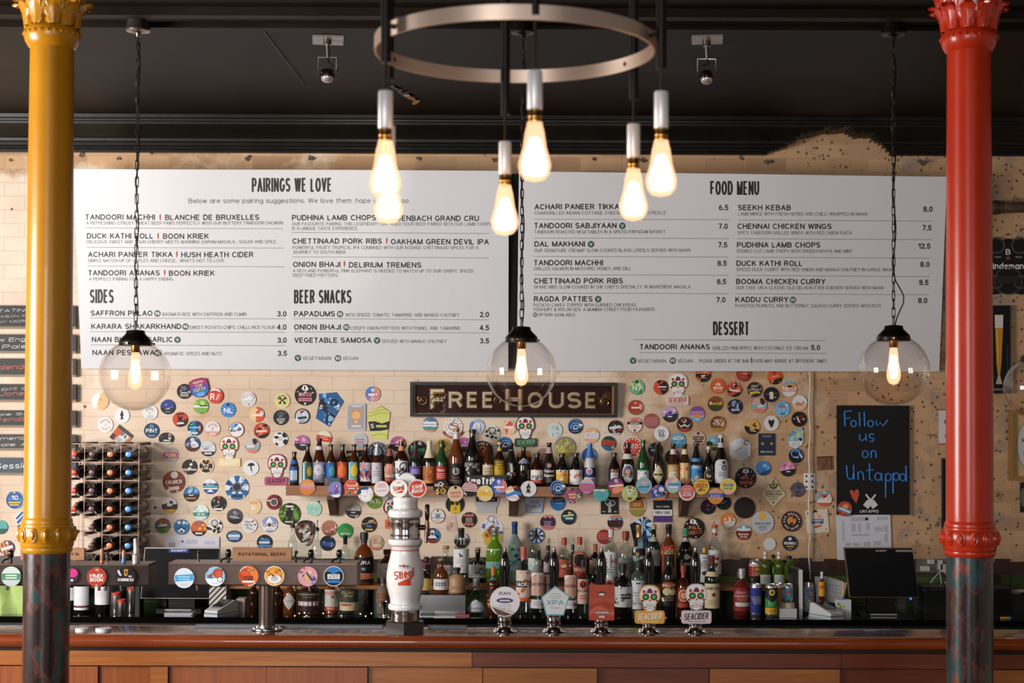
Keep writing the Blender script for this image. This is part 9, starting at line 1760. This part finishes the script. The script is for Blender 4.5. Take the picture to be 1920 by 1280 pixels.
for j in range(nrow):
    for i in range(ncol):
        if i == 0 and j > 2 and j < 6 and j != 3: continue
        x = WX0+x_l+(i+.5)*pitch+.006; z = WZ0+z_top-(j+1)*pitch+.008+.0365
        lb = 'wine bottle with a %s capsule lying in the %s row of the rack' % (cn[i], rn[min(j, 6)])
        if i not in proto:
            r_ = .0365; t = thing('wine_bottle', lb, 'wine bottle', (x, WY0, z), 'wine bottles lying in the rack')
            pb = [(0, -.285), (r_*.9, -.285), (r_, -.28), (r_, -.1), (r_*.93, -.075), (r_*.6, -.045), (.0155, -.015), (.0145, .03)]
            mb = MB(); mb.lathe(pb, gwb, 20, axis='Y'); mb.build('glass_body', t)
            mb = MB(); mb.lathe([(.0155, -.012), (.0152, .045), (.0158, .047), (.0155, .054), (.013, .055), (0, .055)], pm(caps[i], .35, .2), 18, axis='Y'); mb.build('capsule', t)
            mb = MB(); p = Pr(mb, r_*1.4, .045, sq, lambda u, v, n, r_=r_: ((r_+.0004+n)*sin(u/r_), .2+v, (r_+.0004+n)*cos(u/r_)), True); p.poly(sq, 'd8d2cc'); mb.build('front_label', t, smooth=False)
            proto[i] = t
        else:
            t = proto[i].copy(); COL.objects.link(t); t.location = (x, WY0, z); t['label'] = lb
            for ch_ in proto[i].children:
                q = ch_.copy(); COL.objects.link(q); q.parent = t
# coaster stacks on the bar and a bright cloth at the far left
for x0, x1, lb in ((139, 163, 'low stack of white coasters on the bar right of the yellow column'), (177, 206, 'wider stack of white coasters on the bar under the red tap badge')):
    a, b_ = P(x0, 1189, 6.58), P(x1, 1189, 6.58); t = thing('coaster_stack', lb, 'coasters', ((a.x+b_.x)/2, 6.6, BZ), 'coaster stacks on the bar'); r = (b_.x-a.x)/2
    for i in range(3): mb = MB(); mb.lathe([(r, i*.005), (r, i*.005+.004), (0, i*.005+.004)], pm('d8d4d6', .5), 24); mb.build('coaster', t)
mb = MB(); a, b_ = P(-30, 1100, 8.4), P(62, 1100, 8.4); hw = (b_.x-a.x)/2; rnd = random.Random(9); vs = []; fs = []
for i in range(15):
    for j in range(6): vs.append((-hw+2*hw*i/14, .05*sin(i*.9+j*.3)*.4+rnd.uniform(-.006, .006), (P(0, 1098, 8.4).z-CZ)*j/5))
for i in range(14):
    for j in range(5): fs.append((i*6+j, (i+1)*6+j, (i+1)*6+j+1, i*6+j+1))
o = len(vs); vs += [(x, y+.12, z) for x, y, z in vs]; fs += [tuple(q+o for q in f)[::-1] for f in fs]
for i in range(14): fs.append((i*6+5, (i+1)*6+5, o+(i+1)*6+5, o+i*6+5))
mb.add(vs, fs, pm('a8c070', .6)); tag(mb.build('carrier_bag', None, ((a.x+b_.x)/2, 8.42, CZ)), 'pale green bag on the back counter left of the yellow column', 'bag')
flat('pennant_card', 'white card with blue flag stripes left of the yellow column collar', 'beer card', 44, 976, 26, 34, 8.998, 'd8d8dc', 'B -1 .2 1 .5 2f5a9a 25;B -1 .7 1 .95 2f5a9a 25;H -1 -.3 8a5a4a', GW, 15, .003, sq)
flat('white_plate', 'white round sticker with a navy mark left of the yellow column', 'sticker', 52, 1040, 40, 46, 8.998, 'dcdadc', 'B .2 .0 .6 .3 2a3a6a;R e4e2e4 .06', GW, 0, .003, CI)
# fairy lights on the back counter
fl = thing('fairy_lights', 'short string of tiny warm fairy lights along the back counter', 'string lights', (P(620, 1150, 8.36).x, 8.36, CZ)); rnd = random.Random(3); pts = []; o = P(620, 1150, 8.36)
for i, px in enumerate((553, 561, 575, 606, 640, 676, 686, 696)): pts.append((P(px, 1150, 8.36).x-o.x, rnd.uniform(-.012, .012), .006+.012*(i % 2)))
mb = MB(); mb.tube(pts, .0012, pm('3a2a20', .4), 5); mb.build('wire', fl)
for p in pts: mb = MB(); mb.sphere(p, .0032, emis('ffd090', 6), 8, 6); mb.build('bulb', fl)
